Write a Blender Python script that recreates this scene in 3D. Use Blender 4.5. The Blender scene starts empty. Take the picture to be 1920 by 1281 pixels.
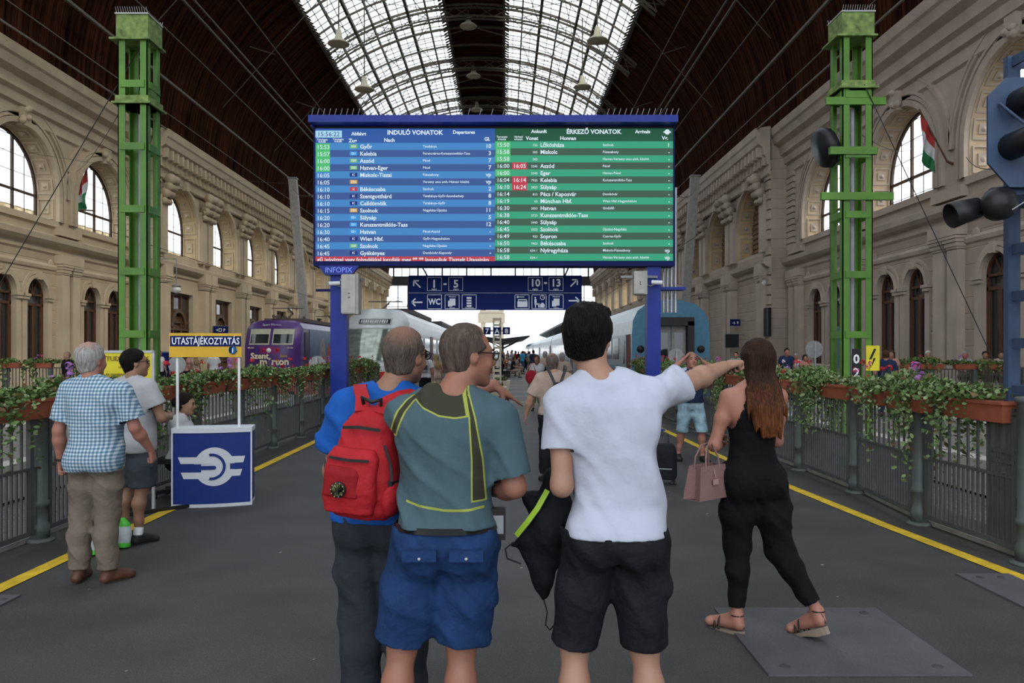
import bpy, math, random
import numpy as np
from mathutils import Vector, Matrix
PI = math.pi
SC = bpy.context.scene
COL = SC.collection
# ------------------------------------------------ camera, sky, exposure
F, VX, VY, EYE = 1440.0, 948.0, 660.0, 1.65
cam_d = bpy.data.cameras.new('camera'); cam = bpy.data.objects.new('camera', cam_d); COL.objects.link(cam)
cam.location = (0, 0, EYE); cam.rotation_euler = (PI / 2, 0, 0)
cam_d.sensor_width = 36; cam_d.lens = 27.0; cam_d.shift_x = 12 / 1920; cam_d.shift_y = 19.5 / 1920
cam_d.clip_start = 0.05; cam_d.clip_end = 2000
SC.camera = cam
world = bpy.data.worlds.new('sky'); SC.world = world; world.use_nodes = True
bgn = world.node_tree.nodes['Background']
bgn.inputs[0].default_value = (0.86, 0.93, 1.0, 1); bgn.inputs[1].default_value = 5.0
SC.view_settings.view_transform = 'Standard'; SC.view_settings.look = 'None'
SC.view_settings.exposure = -0.85; SC.view_settings.gamma = 1.0
SC.view_settings.use_curve_mapping = False
SC.cycles.use_denoising = True
SC.cycles.max_bounces = 8; SC.cycles.diffuse_bounces = 4; SC.cycles.glossy_bounces = 3
SC.cycles.transparent_max_bounces = 12; SC.cycles.caustics_reflective = False; SC.cycles.caustics_refractive = False
SC.cycles.sample_clamp_indirect = 8
sun_d = bpy.data.lights.new('sun', 'SUN'); sun = bpy.data.objects.new('sun', sun_d); COL.objects.link(sun)
sun_d.energy = 5.0; sun_d.angle = 0.35; sun_d.color = (1.0, 0.9, 0.74)
sun.rotation_euler = Vector((-0.62, 0.34, -0.62)).to_track_quat('-Z', 'Y').to_euler()
R = random.Random(7)

def P(px, py, Y):
    """point at depth Y metres seen at photo pixel (px, py)"""
    return Vector(((px - VX) * Y / F, Y, EYE - (py - VY) * Y / F))
def srgb(r, g, b):
    f = lambda c: ((c / 255 + 0.055) / 1.055) ** 2.4 if c > 10 else c / 255 / 12.92
    return (f(r), f(g), f(b), 1)
# ------------------------------------------------ materials
MATS = {}
def mat(name, col, rough=0.7, metal=0.0, var=0.12, scale=6.0, bump=0.0, bscale=40.0, emit=0.0, spec=0.3, stretch=(1, 1, 1), trans=0.0):
    if name in MATS: return MATS[name]
    m = bpy.data.materials.new(name); m.use_nodes = True; MATS[name] = m
    nt = m.node_tree; N = nt.nodes; L = nt.links; b = N['Principled BSDF']
    b.inputs['Roughness'].default_value = rough; b.inputs['Metallic'].default_value = metal
    b.inputs['Specular IOR Level'].default_value = spec
    tc = N.new('ShaderNodeTexCoord'); mp = N.new('ShaderNodeMapping'); mp.inputs['Scale'].default_value = stretch
    L.new(tc.outputs['Object'], mp.inputs['Vector'])
    nz = N.new('ShaderNodeTexNoise'); nz.inputs['Scale'].default_value = scale; nz.inputs['Detail'].default_value = 4
    L.new(mp.outputs[0], nz.inputs['Vector'])
    cr = N.new('ShaderNodeValToRGB'); L.new(nz.outputs['Fac'], cr.inputs[0])
    c = col[:3]
    cr.color_ramp.elements[0].position = 0.3; cr.color_ramp.elements[1].position = 0.7
    cr.color_ramp.elements[0].color = (*[x * (1 - var) for x in c], 1)
    cr.color_ramp.elements[1].color = (*[min(1, x * (1 + var)) for x in c], 1)
    L.new(cr.outputs[0], b.inputs['Base Color'])
    if emit:
        L.new(cr.outputs[0], b.inputs['Emission Color']); b.inputs['Emission Strength'].default_value = emit
    if trans:
        b.inputs['Transmission Weight'].default_value = trans
    if bump:
        n2 = N.new('ShaderNodeTexNoise'); n2.inputs['Scale'].default_value = bscale; n2.inputs['Detail'].default_value = 3
        L.new(mp.outputs[0], n2.inputs['Vector'])
        bp = N.new('ShaderNodeBump'); bp.inputs['Strength'].default_value = bump; bp.inputs['Distance'].default_value = 0.02
        L.new(n2.outputs['Fac'], bp.inputs['Height']); L.new(bp.outputs[0], b.inputs['Normal'])
    return m
def glass_mat(name, tint=(1, 1, 1), gloss=0.08):
    if name in MATS: return MATS[name]
    m = bpy.data.materials.new(name); m.use_nodes = True; MATS[name] = m
    nt = m.node_tree; N = nt.nodes; L = nt.links; N.remove(N['Principled BSDF'])
    t = N.new('ShaderNodeBsdfTransparent'); t.inputs[0].default_value = (*tint, 1)
    g = N.new('ShaderNodeBsdfGlossy'); g.inputs['Roughness'].default_value = 0.05
    fr = N.new('ShaderNodeMixShader'); fr.inputs[0].default_value = gloss
    L.new(t.outputs[0], fr.inputs[1]); L.new(g.outputs[0], fr.inputs[2])
    L.new(fr.outputs[0], N['Material Output'].inputs[0])
    return m
# ------------------------------------------------ mesh builder
class MB:
    def __init__(s): s.v = []; s.f = []; s.m = []; s.sm = []
    def add(s, vs, fs, mi=0, smooth=False):
        o = len(s.v); s.v += [tuple(v) for v in vs]
        for f in fs: s.f.append(tuple(i + o for i in f)); s.m.append(mi); s.sm.append(smooth)
    def box(s, x0, y0, z0, x1, y1, z1, mi=0, M=None):
        vs = [Vector((x, y, z)) for z in (z0, z1) for y in (y0, y1) for x in (x0, x1)]
        if M is not None: vs = [M @ v for v in vs]
        s.add(vs, [(0, 2, 3, 1), (4, 5, 7, 6), (0, 1, 5, 4), (2, 6, 7, 3), (0, 4, 6, 2), (1, 3, 7, 5)], mi)
    def beam(s, a, b, w, h=None, mi=0, up=(0, 0, 1)):
        a = Vector(a); b = Vector(b); h = w if h is None else h; d = b - a
        if d.length < 1e-6: return
        d.normalize(); u = Vector(up)
        if abs(d.dot(u)) > 0.98: u = Vector((0, 1, 0))
        x = d.cross(u).normalized(); z = x.cross(d).normalized()
        vs = []
        for p in (a, b):
            for (i, j) in ((-1, -1), (1, -1), (1, 1), (-1, 1)): vs.append(p + x * (i * w / 2) + z * (j * h / 2))
        s.add(vs, [(3, 2, 1, 0), (4, 5, 6, 7), (0, 1, 5, 4), (1, 2, 6, 5), (2, 3, 7, 6), (3, 0, 4, 7)], mi)
    def tube(s, pts, r, n=8, mi=0, caps=True, smooth=True):
        pts = [Vector(p) for p in pts]; k = len(pts)
        rs = r if isinstance(r, (list, tuple)) else [r] * k
        vs = []; prev = None
        for i in range(k):
            d = (pts[min(i + 1, k - 1)] - pts[max(i - 1, 0)]).normalized()
            if prev is None:
                u = Vector((0, 0, 1)) if abs(d.z) < 0.9 else Vector((1, 0, 0))
                x = d.cross(u).normalized()
            else: x = (prev - d * prev.dot(d)).normalized()
            prev = x; y = d.cross(x)
            for j in range(n):
                a = 2 * PI * j / n; vs.append(pts[i] + (x * math.cos(a) + y * math.sin(a)) * rs[i])
        fs = []
        for i in range(k - 1):
            for j in range(n):
                fs.append((i * n + j, i * n + (j + 1) % n, (i + 1) * n + (j + 1) % n, (i + 1) * n + j))
        s.add(vs, fs, mi, smooth)
        if caps:
            s.add(vs[:n], [tuple(range(n - 1, -1, -1))], mi); s.add(vs[-n:], [tuple(range(n))], mi)
    def lathe(s, prof, c=(0, 0, 0), n=16, mi=0, M=None, smooth=True):
        vs = []
        for (r, z) in prof:
            for j in range(n):
                a = 2 * PI * j / n; v = Vector((r * math.cos(a), r * math.sin(a), z))
                if M is not None: v = M @ v
                vs.append(v + Vector(c))
        fs = []
        for i in range(len(prof) - 1):
            for j in range(n): fs.append((i * n + j, i * n + (j + 1) % n, (i + 1) * n + (j + 1) % n, (i + 1) * n + j))
        if prof[0][0] > 1e-4: fs.append(tuple(range(n - 1, -1, -1)))
        if prof[-1][0] > 1e-4: fs.append(tuple((len(prof) - 1) * n + j for j in range(n)))
        s.add(vs, fs, mi, smooth)
    def prism(s, poly, a, b, mi=0, M=None):
        """poly in (x,z), extruded along y from a to b"""
        n = len(poly); vs = [Vector((x, a, z)) for x, z in poly] + [Vector((x, b, z)) for x, z in poly]
        if M is not None: vs = [M @ v for v in vs]
        s.add(vs, [tuple(range(n)), tuple(range(2 * n - 1, n - 1, -1))] + [(i, i + n, (i + 1) % n + n, (i + 1) % n) for i in range(n)], mi)
    def mesh(s, name, mats):
        me = bpy.data.meshes.new(name); me.from_pydata(s.v, [], s.f)
        for m in (mats if isinstance(mats, (list, tuple)) else [mats]): me.materials.append(m)
        me.polygons.foreach_set('material_index', s.m); me.polygons.foreach_set('use_smooth', s.sm)
        me.update(); return me
    def build(s, name, mats, parent=None, loc=None, rz=0):
        return link(name, s.mesh(name, mats), parent, loc, rz)
def link(name, me, parent=None, loc=None, rz=0):
    o = bpy.data.objects.new(name, me); COL.objects.link(o)
    if parent is not None: o.parent = parent
    if loc is not None: o.location = loc
    if rz: o.rotation_euler = (0, 0, rz)
    return o
def tag(o, label=None, cat=None, group=None, kind=None):
    if label: o['label'] = label
    if cat: o['category'] = cat
    if group: o['group'] = group
    if kind: o['kind'] = kind
    return o
def empty(name, loc=(0, 0, 0), rz=0, label=None, cat=None, group=None, kind=None):
    o = bpy.data.objects.new(name, None); COL.objects.link(o); o.location = loc; o.rotation_euler = (0, 0, rz)
    o.empty_display_size = 0.1
    return tag(o, label, cat, group, kind)
def struct(name, mb, mats, parent=None):
    o = mb.build(name, mats, parent)
    if parent is None: o['kind'] = 'structure'
    return o
def kids(o): return [c for c in bpy.data.objects if c.parent == o]
def copy_tree(o, label=None, loc=None, rz=None, par=None):
    c = o.copy(); COL.objects.link(c)
    if par is not None: c.parent = par
    if label: c['label'] = label
    if loc is not None: c.location = loc
    if rz is not None: c.rotation_euler = (0, 0, rz)
    for k in list(o.children): copy_tree(k, par=c)
    return c
# text as mesh pieces added into an MB
def text_into(mb, body, size, M, mi=0, bold=0.0, align='LEFT', fit=None, ext=0.0):
    cu = bpy.data.curves.new('t', 'FONT'); cu.body = body; cu.size = size; cu.align_x = align
    cu.offset = bold * size; cu.resolution_u = 2; cu.fill_mode = 'FRONT' if not ext else 'BOTH'; cu.extrude = ext
    ob = bpy.data.objects.new('t', cu); COL.objects.link(ob)
    dg = bpy.context.evaluated_depsgraph_get(); me = bpy.data.meshes.new_from_object(ob.evaluated_get(dg))
    vs = [v.co.copy() for v in me.vertices]; fs = [tuple(p.vertices) for p in me.polygons]
    bpy.data.objects.remove(ob); bpy.data.curves.remove(cu); bpy.data.meshes.remove(me)
    if not vs: return 0
    w = max(v.x for v in vs) - min(v.x for v in vs)
    k = 1.0 if fit is None else fit / w
    vs = [M @ Vector((v.x * k, v.y, v.z)) for v in vs]
    mb.add(vs, fs, mi); return w
def face_M(origin, right=(1, 0, 0), up=(0, 0, 1)):
    r = Vector(right).normalized(); u = Vector(up).normalized(); n = r.cross(u)
    M = Matrix(((r.x, u.x, n.x, origin[0]), (r.y, u.y, n.y, origin[1]), (r.z, u.z, n.z, origin[2]), (0, 0, 0, 1)))
    return M
# ------------------------------------------------ hall shell
XC, RA, RZ0, RH = -2.7, 19.2, 15.6, 16.3
XW = {-1: XC - RA, 1: XC + RA}
YP, YE, YB = 47.7, 142.0, -14.0            # pavilion end, hall end, behind the camera
def stone_mat(name, c, joint=0.62):
    m = mat(name, c, 0.85, var=0.1, scale=0.7, bump=0.15, bscale=9)
    nt = m.node_tree; N = nt.nodes; L = nt.links; b = N['Principled BSDF']
    tc = N.new('ShaderNodeTexCoord'); sp = N.new('ShaderNodeSeparateXYZ'); L.new(tc.outputs['Object'], sp.inputs[0])
    md = N.new('ShaderNodeMath'); md.operation = 'PINGPONG'; md.inputs[1].default_value = joint / 2; L.new(sp.outputs['Z'], md.inputs[0])
    mr = N.new('ShaderNodeMapRange'); mr.inputs[1].default_value = 0.0; mr.inputs[2].default_value = 0.035
    L.new(md.outputs[0], mr.inputs[0])
    b2 = N.new('ShaderNodeBump'); b2.inputs['Strength'].default_value = 0.6; b2.inputs['Distance'].default_value = 0.04
    L.new(mr.outputs[0], b2.inputs['Height']); old = b.inputs['Normal'].links[0].from_socket
    L.new(old, b2.inputs['Normal']); L.new(b2.outputs[0], b.inputs['Normal'])
    return m
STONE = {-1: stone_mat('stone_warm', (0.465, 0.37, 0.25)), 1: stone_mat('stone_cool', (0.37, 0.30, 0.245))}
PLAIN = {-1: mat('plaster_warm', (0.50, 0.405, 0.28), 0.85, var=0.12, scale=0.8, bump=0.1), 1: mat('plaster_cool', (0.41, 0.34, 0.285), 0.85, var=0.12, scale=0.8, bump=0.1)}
SUNLIT = mat('plaster_sunlit', (0.52, 0.39, 0.22), 0.8, var=0.15, scale=1.5)  # golden sunlight on the window reveals, put into the plaster colour
WOODD = mat('door_wood', (0.10, 0.045, 0.025), 0.5, var=0.3, scale=5, stretch=(4, 4, 0.6))
WINFR = mat('window_frame_metal', (0.09, 0.06, 0.045), 0.6)
GLASS = glass_mat('clear_glass', (0.96, 0.97, 0.97), 0.06)
DARKGL = mat('dark_glass', (0.02, 0.022, 0.025), 0.12, spec=0.6, var=0.3)

ground = MB(); ground.box(-160, -60, -1.0, 160, 700, -0.55)
struct('ground', ground, mat('ballast', (0.12, 0.11, 0.1), 0.95, var=0.4, scale=14, bump=0.8, bscale=25))
def asphalt(name, c):
    m = mat(name, c, 0.62, var=0.22, scale=1.6, bump=0.35, bscale=140, spec=0.35)
    nt = m.node_tree; N = nt.nodes; L = nt.links; b = N['Principled BSDF']
    tc = N.new('ShaderNodeTexCoord')
    n2 = N.new('ShaderNodeTexNoise'); n2.inputs['Scale'].default_value = 110; n2.inputs['Detail'].default_value = 2; L.new(tc.outputs['Object'], n2.inputs['Vector'])
    cr = N.new('ShaderNodeValToRGB'); cr.color_ramp.elements[0].position = 0.35; cr.color_ramp.elements[0].color = (0.7, 0.7, 0.7, 1)
    cr.color_ramp.elements[1].position = 0.72; cr.color_ramp.elements[1].color = (1.5, 1.5, 1.5, 1); L.new(n2.outputs['Fac'], cr.inputs[0])
    mx = N.new('ShaderNodeMix'); mx.data_type = 'RGBA'; mx.blend_type = 'MULTIPLY'; mx.inputs[0].default_value = 1
    L.new(b.inputs['Base Color'].links[0].from_socket, mx.inputs[6]); L.new(cr.outputs[0], mx.inputs[7]); L.new(mx.outputs[2], b.inputs['Base Color'])
    return m
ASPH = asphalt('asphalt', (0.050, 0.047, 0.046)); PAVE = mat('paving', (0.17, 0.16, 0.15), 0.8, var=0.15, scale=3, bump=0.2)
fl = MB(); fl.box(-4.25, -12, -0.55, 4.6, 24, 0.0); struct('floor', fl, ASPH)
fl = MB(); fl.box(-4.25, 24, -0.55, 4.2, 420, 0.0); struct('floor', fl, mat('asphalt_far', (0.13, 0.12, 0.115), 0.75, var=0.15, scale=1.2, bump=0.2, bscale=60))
fj = MB()
for k in range(24): fj.box(-4.2, 25 + k * 3.1, 0.0, 4.15, 25.35 + k * 3.1, 0.012)
struct('floor', fj, mat('paving_band', (0.27, 0.25, 0.23), 0.8))
for (a, b) in ((-11.0, -7.3), (-24.5, -13.9), (7.35, 11.0), (13.9, 19.5)):
    f2 = MB(); f2.box(a, -12, -0.55, b, 420, 0.0); struct('floor', f2, PAVE)
kerb = MB()
for x in (-11.0, -7.3, 7.35, 11.0, 13.9, -13.9): kerb.box(x - 0.16, -12, -0.5, x + 0.16, 400, 0.02)
struct('trim_1', kerb, mat('kerb_stone', (0.42, 0.4, 0.37), 0.8))
# yellow safety lines
YEL = mat('line_yellow', (0.60, 0.40, 0.025), 0.7, var=0.25, scale=7)
def line_strip(name, pts, w):
    m = MB(); vs = []
    for (x, y) in pts: vs += [(x - w / 2, y, 0.006), (x + w / 2, y, 0.006)]
    m.add(vs, [(2 * i, 2 * i + 1, 2 * i + 3, 2 * i + 2) for i in range(len(pts) - 1)]); return struct(name, m, YEL)
line_strip('trim_2', [(-3.55, -4), (-3.52, 5.3), (-3.5, 9), (-3.5, 15.3), (-3.52, 24), (-3.6, 120)], 0.13)
line_strip('trim_3', [(4.05, 1), (3.78, 5.4), (3.6, 7.3), (3.46, 9.5), (3.38, 12), (3.33, 16.4), (3.35, 24), (3.6, 120)], 0.13)
# rails
RAIL = mat('rail_steel', (0.25, 0.22, 0.2), 0.4, 0.8)
SLP = mat('sleeper', (0.09, 0.075, 0.06), 0.9)
for cx in (-12.3, -5.75, 6.0, 12.4):
    m = MB()
    for s in (-0.75, 0.75): m.box(cx + s - 0.035, 14, -0.46, cx + s + 0.035, 400, -0.32)
    m2 = MB()
    for k in range(90): m2.box(cx - 1.25, 14 + k * 0.75, -0.57, cx + 1.25, 14.25 + k * 0.75, -0.47)
    t = empty('railway_track', (0, 0, 0), label={-12.3: 'railway track under the purple locomotive', -5.75: 'railway track under the silver train left of the platform', 6.0: 'railway track under the pale blue coaches', 12.4: 'empty railway track right of the blue coaches'}[cx], cat='track')
    m.build('rail', RAIL, t); m2.build('sleeper', SLP, t)
# ---- walls
class Side:
    def __init__(s, sd, X, mb): s.s = sd; s.X = X; s.mb = mb
    def p(s, y, z, w): return (s.X + s.s * w, y, z)
    def quad(s, y0, z0, y1, z1, w=0.0, mi=0): s.mb.add([s.p(y0, z0, w), s.p(y1, z0, w), s.p(y1, z1, w), s.p(y0, z1, w)], [(0, 1, 2, 3)], mi)
    def box(s, y0, z0, w0, y1, z1, w1, mi=0):
        xa, xb = sorted((s.X + s.s * w0, s.X + s.s * w1)); s.mb.box(xa, min(y0, y1), z0, xb, max(y0, y1), z1, mi)
    def opening(s, yc, r, zs, zp, zt, z0, depth, mi=0, mi_r=0, flat=False, n=20):
        a = [PI - PI * i / n for i in range(n + 1)]
        arc = [(yc - r, zp), (yc + r, zp)] if flat else [(yc + r * math.cos(t), zp + r * math.sin(t)) for t in a]
        if zs > z0: s.quad(yc - r, z0, yc + r, zs, 0, mi)
        for i in range(len(arc) - 1):
            (ya, za), (yb, zb) = arc[i], arc[i + 1]
            s.mb.add([s.p(ya, za, 0), s.p(yb, zb, 0), s.p(yb, zt, 0), s.p(ya, zt, 0)], [(0, 1, 2, 3)], mi)
        out = [(yc - r, zs)] + arc + [(yc + r, zs), (yc - r, zs)]
        for i in range(len(out) - 1):
            (ya, za), (yb, zb) = out[i], out[i + 1]
            s.mb.add([s.p(ya, za, 0), s.p(yb, zb, 0), s.p(yb, zb, depth), s.p(ya, za, depth)], [(0, 1, 2, 3)], mi_r)
    def wall(s, y0, y1, z0, z1, ops, depth, mi=0, mi_r=0):
        y = y0
        for (yc, r, zs, zp, flat) in sorted(ops):
            if yc - r > y: s.quad(y, z0, yc - r, z1, 0, mi)
            s.opening(yc, r, zs, zp, z1, z0, depth, mi, mi_r, flat); y = yc + r
        if y < y1: s.quad(y, z0, y1, z1, 0, mi)
    def ring(s, yc, zc, r0, r1, w0, w1, zlow=None, mi=0, n=20):
        a = [PI - PI * i / n for i in range(n + 1)]
        st = [(yc + r0 * math.cos(t), zc + r0 * math.sin(t), yc + r1 * math.cos(t), zc + r1 * math.sin(t)) for t in a]
        if zlow is not None: st = [(yc - r0, zlow, yc - r1, zlow)] + st + [(yc + r0, zlow, yc + r1, zlow)]
        vs = []
        for (ya, za, yb, zb) in st: vs += [s.p(ya, za, w0), s.p(yb, zb, w0), s.p(yb, zb, w1), s.p(ya, za, w1)]
        fs = []
        for i in range(len(st) - 1):
            for j in range(4): fs.append((i * 4 + j, i * 4 + (j + 1) % 4, (i + 1) * 4 + (j + 1) % 4, (i + 1) * 4 + j))
        s.mb.add(vs, fs, mi)
    def molding(s, y0, y1, prof, mi=0):
        """prof list of (w,z); w negative = towards hall"""
        n = len(prof); vs = [s.p(y0, z, w) for w, z in prof] + [s.p(y1, z, w) for w, z in prof]
        s.mb.add(vs, [(i, i + 1, i + 1 + n, i + n) for i in range(n - 1)] + [tuple(range(n)), tuple(range(2 * n - 1, n - 1, -1))], mi)
    def coffers(s, yc, zc, r, d0, d1, zlow, mi=0, k=9, m2=None):
        wm = (d0 + d1) / 2; hw = (d1 - d0) / 2
        def put(y, z, ny, nz, size):
            ty, tz = -nz, ny
            def bx(a0, a1, w0, w1, t):
                vs = []
                for (a, w) in ((a0, w0), (a1, w0), (a1, w1), (a0, w1)):
                    for q in (0, t): vs.append(s.p(y + ty * a + ny * q, z + tz * a + nz * q, w))
                s.mb.add(vs, [(0, 2, 4, 6), (1, 3, 5, 7), (0, 1, 3, 2), (2, 3, 5, 4), (4, 5, 7, 6), (6, 7, 1, 0)], mi)
            e = size; f = 0.07
            bx(-e, e, d0, d0 + f, 0.06); bx(-e, e, d1 - f, d1, 0.06); bx(-e, -e + f, d0 + f, d1 - f, 0.06); bx(e - f, e, d0 + f, d1 - f, 0.06)
            bx(-e * 0.45, e * 0.45, wm - hw * 0.45, wm + hw * 0.45, 0.05)
            M = Matrix.Translation(Vector(s.p(y, z, wm)))
            q = Vector((0, ny, nz)).to_track_quat('Z', 'Y').to_matrix().to_4x4()
            s.mb.lathe([(0.13, 0), (0.11, 0.06), (0.05, 0.09), (0, 0.13)], n=8, mi=mi, M=M @ q)
        for i in range(k):
            t = PI * (i + 0.5) / k; put(yc + r * math.cos(t), zc + r * math.sin(t), -math.cos(t), -math.sin(t), r * PI / k * 0.40)
        nz_ = max(1, int((zc - zlow) / 0.95))
        for sg in (-1, 1):
            for i in range(nz_):
                put(yc + sg * r, zlow + (i + 0.5) * (zc - zlow) / nz_, -sg, 0, (zc - zlow) / nz_ * 0.4)
WN = [0]; DN = [0]
def window(side, X, yc, r, zs, zp, w, nmull=3, frame=WINFR, tint=GLASS):
    WN[0] += 1; fr = MB(); S = Side(side, X, fr); n = 20
    S.ring(yc, zp, r - 0.12, r, w - 0.05, w + 0.06, zs, 0)
    S.box(yc - r, zs, w - 0.05, yc + r, zs + 0.14, w + 0.06); S.box(yc - r, zp - 0.06, w - 0.05, yc + r, zp + 0.06, w + 0.06)
    for i in range(1, nmull):
        y = yc - r + 2 * r * i / nmull; S.box(y - 0.06, zs, w - 0.05, y + 0.06, zp + math.sqrt(max(0, r * r - (y - yc) ** 2)), w + 0.06)
    for i in range(1, nmull * 2):
        y = yc - r + 2 * r * i / (nmull * 2); S.box(y - 0.015, zs, w, y + 0.015, zp + math.sqrt(max(0, r * r - (y - yc) ** 2)), w + 0.03)
    z = zs + 0.5
    while z < zp + r - 0.2:
        hw = r if z < zp else math.sqrt(r * r - (z - zp) ** 2); S.box(yc - hw, z - 0.012, w, yc + hw, z + 0.012, w + 0.03); z += 0.85
    g = MB(); G = Side(side, X, g)
    out = [(yc - r, zs)] + [(yc + r * math.cos(PI - PI * i / n), zp + r * math.sin(PI - PI * i / n)) for i in range(n + 1)] + [(yc + r, zs)]
    g.add([G.p(y, z, w + 0.02) for y, z in out], [tuple(range(len(out)))])
    o = g.build('window_%d' % WN[0], tint); o['kind'] = 'structure'; fr.build('window_frame', frame, o)
def door_arch(side, X, yc, r, zp, w):
    DN[0] += 1; d = MB(); S = Side(side, X, d)
    S.ring(yc, zp, r - 0.1, r, w - 0.06, w + 0.06, 0.0); S.box(yc - r, zp - 0.55, w - 0.06, yc + r, zp - 0.42, w + 0.06)
    S.box(yc - r, zp - 0.05, w - 0.06, yc + r, zp + 0.05, w + 0.06)
    for y in (yc - r + 0.1, yc - 0.08, yc + 0.02, yc + r - 0.2): S.box(y, 0, w - 0.05, y + 0.1, zp - 0.45, w + 0.05)
    for sg in (-1, 1):
        ya, yb = sorted((yc + sg * 0.04, yc + sg * (r - 0.1)))
        S.box(ya, 0.02, w - 0.04, yb, 0.75, w + 0.04); S.box(ya, zp - 0.55, w - 0.04, yb, zp - 0.45, w + 0.04)
    for a in (0.33, 0.5, 0.67):
        y, z = yc + math.cos(PI * a) * r, zp + math.sin(PI * a) * r; S.mb.beam(S.p(yc, zp, w), S.p(y, z, w), 0.05)
    o = d.build('door_%d' % DN[0], WOODD); o['kind'] = 'structure'
    g = MB(); G = Side(side, X, g); n = 12
    out = [(yc - r, 0.0)] + [(yc + r * math.cos(PI - PI * i / n), zp + r * math.sin(PI - PI * i / n)) for i in range(n + 1)] + [(yc + r, 0.0)]
    g.add([G.p(y, z, w + 0.03) for y, z in out], [tuple(range(len(out)))]); g.build('pane', DARKGL, o)
    h = MB(); H = Side(side, X, h); H.box(yc - 0.06, 1.0, w - 0.12, yc - 0.03, 1.25, w - 0.06); h.build('door_handle', RAIL, o)
EY = EYE
PROF_TOP = [(0.0, 12.6), (-0.12, 12.7), (-0.12, 13.2), (-0.3, 13.3), (-0.34, 13.7), (-0.55, 13.85), (-0.6, 14.3), (-0.95, 14.5), (-1.05, 14.9), (-1.15, 15.0), (-1.2, 15.45), (0.0, 15.6)]
PROF_BELT = [(0, 6.55), (-0.1, 6.65), (-0.12, 6.9), (-0.35, 7.0), (-0.5, 7.15), (-0.55, 7.4), (-0.1, 7.55), (0, 7.6)]
PROF_LOW = [(0, 5.75), (-0.08, 5.8), (-0.12, 5.95), (-0.05, 6.05), (0, 6.1)]
def capital(S, y, hw, z, w, mi=0):
    for i, (a, h) in enumerate(((0.03, 0.08), (0.07, 0.16), (0.12, 0.12), (0.16, 0.1))):
        S.box(y - hw - a, z, w - a, y + hw + a, z + h, 0.05, mi); z += h + 0.01
for sd in (-1, 1):
    nm = 'wall_left' if sd < 0 else 'wall_right'
    big = {-1: [(43.85, 2.85), (36.4, 2.85), (28.95, 2.85), (21.5, 2.85), (14.05, 2.85), (6.6, 2.85)], 1: [(42.2, 2.9), (34.2, 2.85), (26.3, 2.85), (18.4, 2.85), (10.5, 2.85), (2.6, 2.85)]}[sd]
    XP = XW[sd] + sd * 1.1
    # pavilion wall, upper and lower tiers
    m = MB(); S = Side(sd, XP, m)
    ups = [(yc, r, 8.3, 9.6, False) for yc, r in big]
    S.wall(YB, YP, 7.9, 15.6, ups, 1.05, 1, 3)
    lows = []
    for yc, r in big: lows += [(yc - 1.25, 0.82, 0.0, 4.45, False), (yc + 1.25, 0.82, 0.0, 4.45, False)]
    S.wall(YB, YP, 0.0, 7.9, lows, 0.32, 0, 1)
    struct(nm, m, [STONE[sd], PLAIN[sd], SUNLIT, mat('reveal_sunlit', (0.45, 0.35, 0.23), 0.8, var=0.12, scale=1.5)])  # last tone: reveals with the warm light painted in
    t = MB(); S = Side(sd, XP, t)
    S.molding(YB, YP, PROF_TOP); S.molding(YB, YP, PROF_BELT); S.molding(YB, YP, PROF_LOW)
    S.molding(YB, YP, [(0, 0), (-0.15, 0), (-0.15, 0.9), (0, 1.0)])
    for yc, r in big:
        for (a, b, w) in ((0.02, 0.26, -0.2), (0.3, 0.46, -0.12), (0.5, 0.62, -0.16), (0.95, 1.08, -0.1), (1.1, 1.2, -0.15)): S.ring(yc, 9.6, r + a, r + b, w, 0.02, 8.3 if a < 0.6 else 9.6)
        S.coffers(yc, 9.6, r, 0.1, 0.9, 8.3)
        S.box(yc - r - 0.1, 8.0, -0.14, yc + r + 0.1, 8.3, 0.1)
        # keystone ornament
        S.box(yc - 0.3, 9.6 + r - 0.1, -0.35, yc + 0.3, 9.6 + r + 0.75, 0)
        for q in range(5):
            S.mb.lathe([(0.0, -0.16), (0.15, -0.08), (0.17, 0.05), (0, 0.17)], c=S.p(yc + R.uniform(-0.45, 0.45), 9.6 + r + R.uniform(0, 0.8), -0.35), n=7)
        for dy in (-1.25, 1.25):
            for (a, b, w) in ((0.02, 0.16, -0.12), (0.2, 0.36, -0.07)): S.ring(yc + dy, 4.45, 0.82 + a, 0.82 + b, w, 0.02)
            S.box(yc + dy - 0.13, 5.2, -0.2, yc + dy + 0.13, 5.62, 0)
            for e in (-1, 1):
                y = yc + dy + e * 1.0; S.box(y - 0.17, 0, -0.08, y + 0.17, 4.2, 0); S.box(y - 0.23, 4.18, -0.16, y + 0.23, 4.3, 0); S.box(y - 0.28, 4.32, -0.2, y + 0.28, 4.45, 0)
        for e in (-1, 1): S.mb.lathe([(0.2, 0), (0.28, 0.03), (0.2, 0.06), (0.1, 0.03)], n=12, M=Matrix.Translation(Vector(S.p(yc + e * 2.36, 6.05, -0.02))) @ Matrix.Rotation(PI / 2 * -sd, 4, 'Y'))
        y = yc + (3.73 if sd < 0 else 3.95)
        if y < YP - 1.5:
            for dy in (-0.5, 0.5): S.box(y + dy - 0.33, 0.9, -0.32, y + dy + 0.33, 5.6, 0); capital(S, y + dy, 0.33, 5.62, -0.32); S.box(y + dy - 0.4, 0, -0.4, y + dy + 0.4, 0.9, 0)
            S.box(y - 1.0, 6.14, -0.45, y + 1.0, 6.6, 0); S.box(y - 1.05, 7.6, -0.3, y + 1.05, 8.05, 0)
    # corner pier, banded
    for k in range(13): S.box(YP - 1.1, 7.95 + k * 0.37, -0.18, YP, 8.25 + k * 0.37, 0)
    struct('trim_%d' % (4 if sd < 0 else 5), t, PLAIN[sd])
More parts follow.
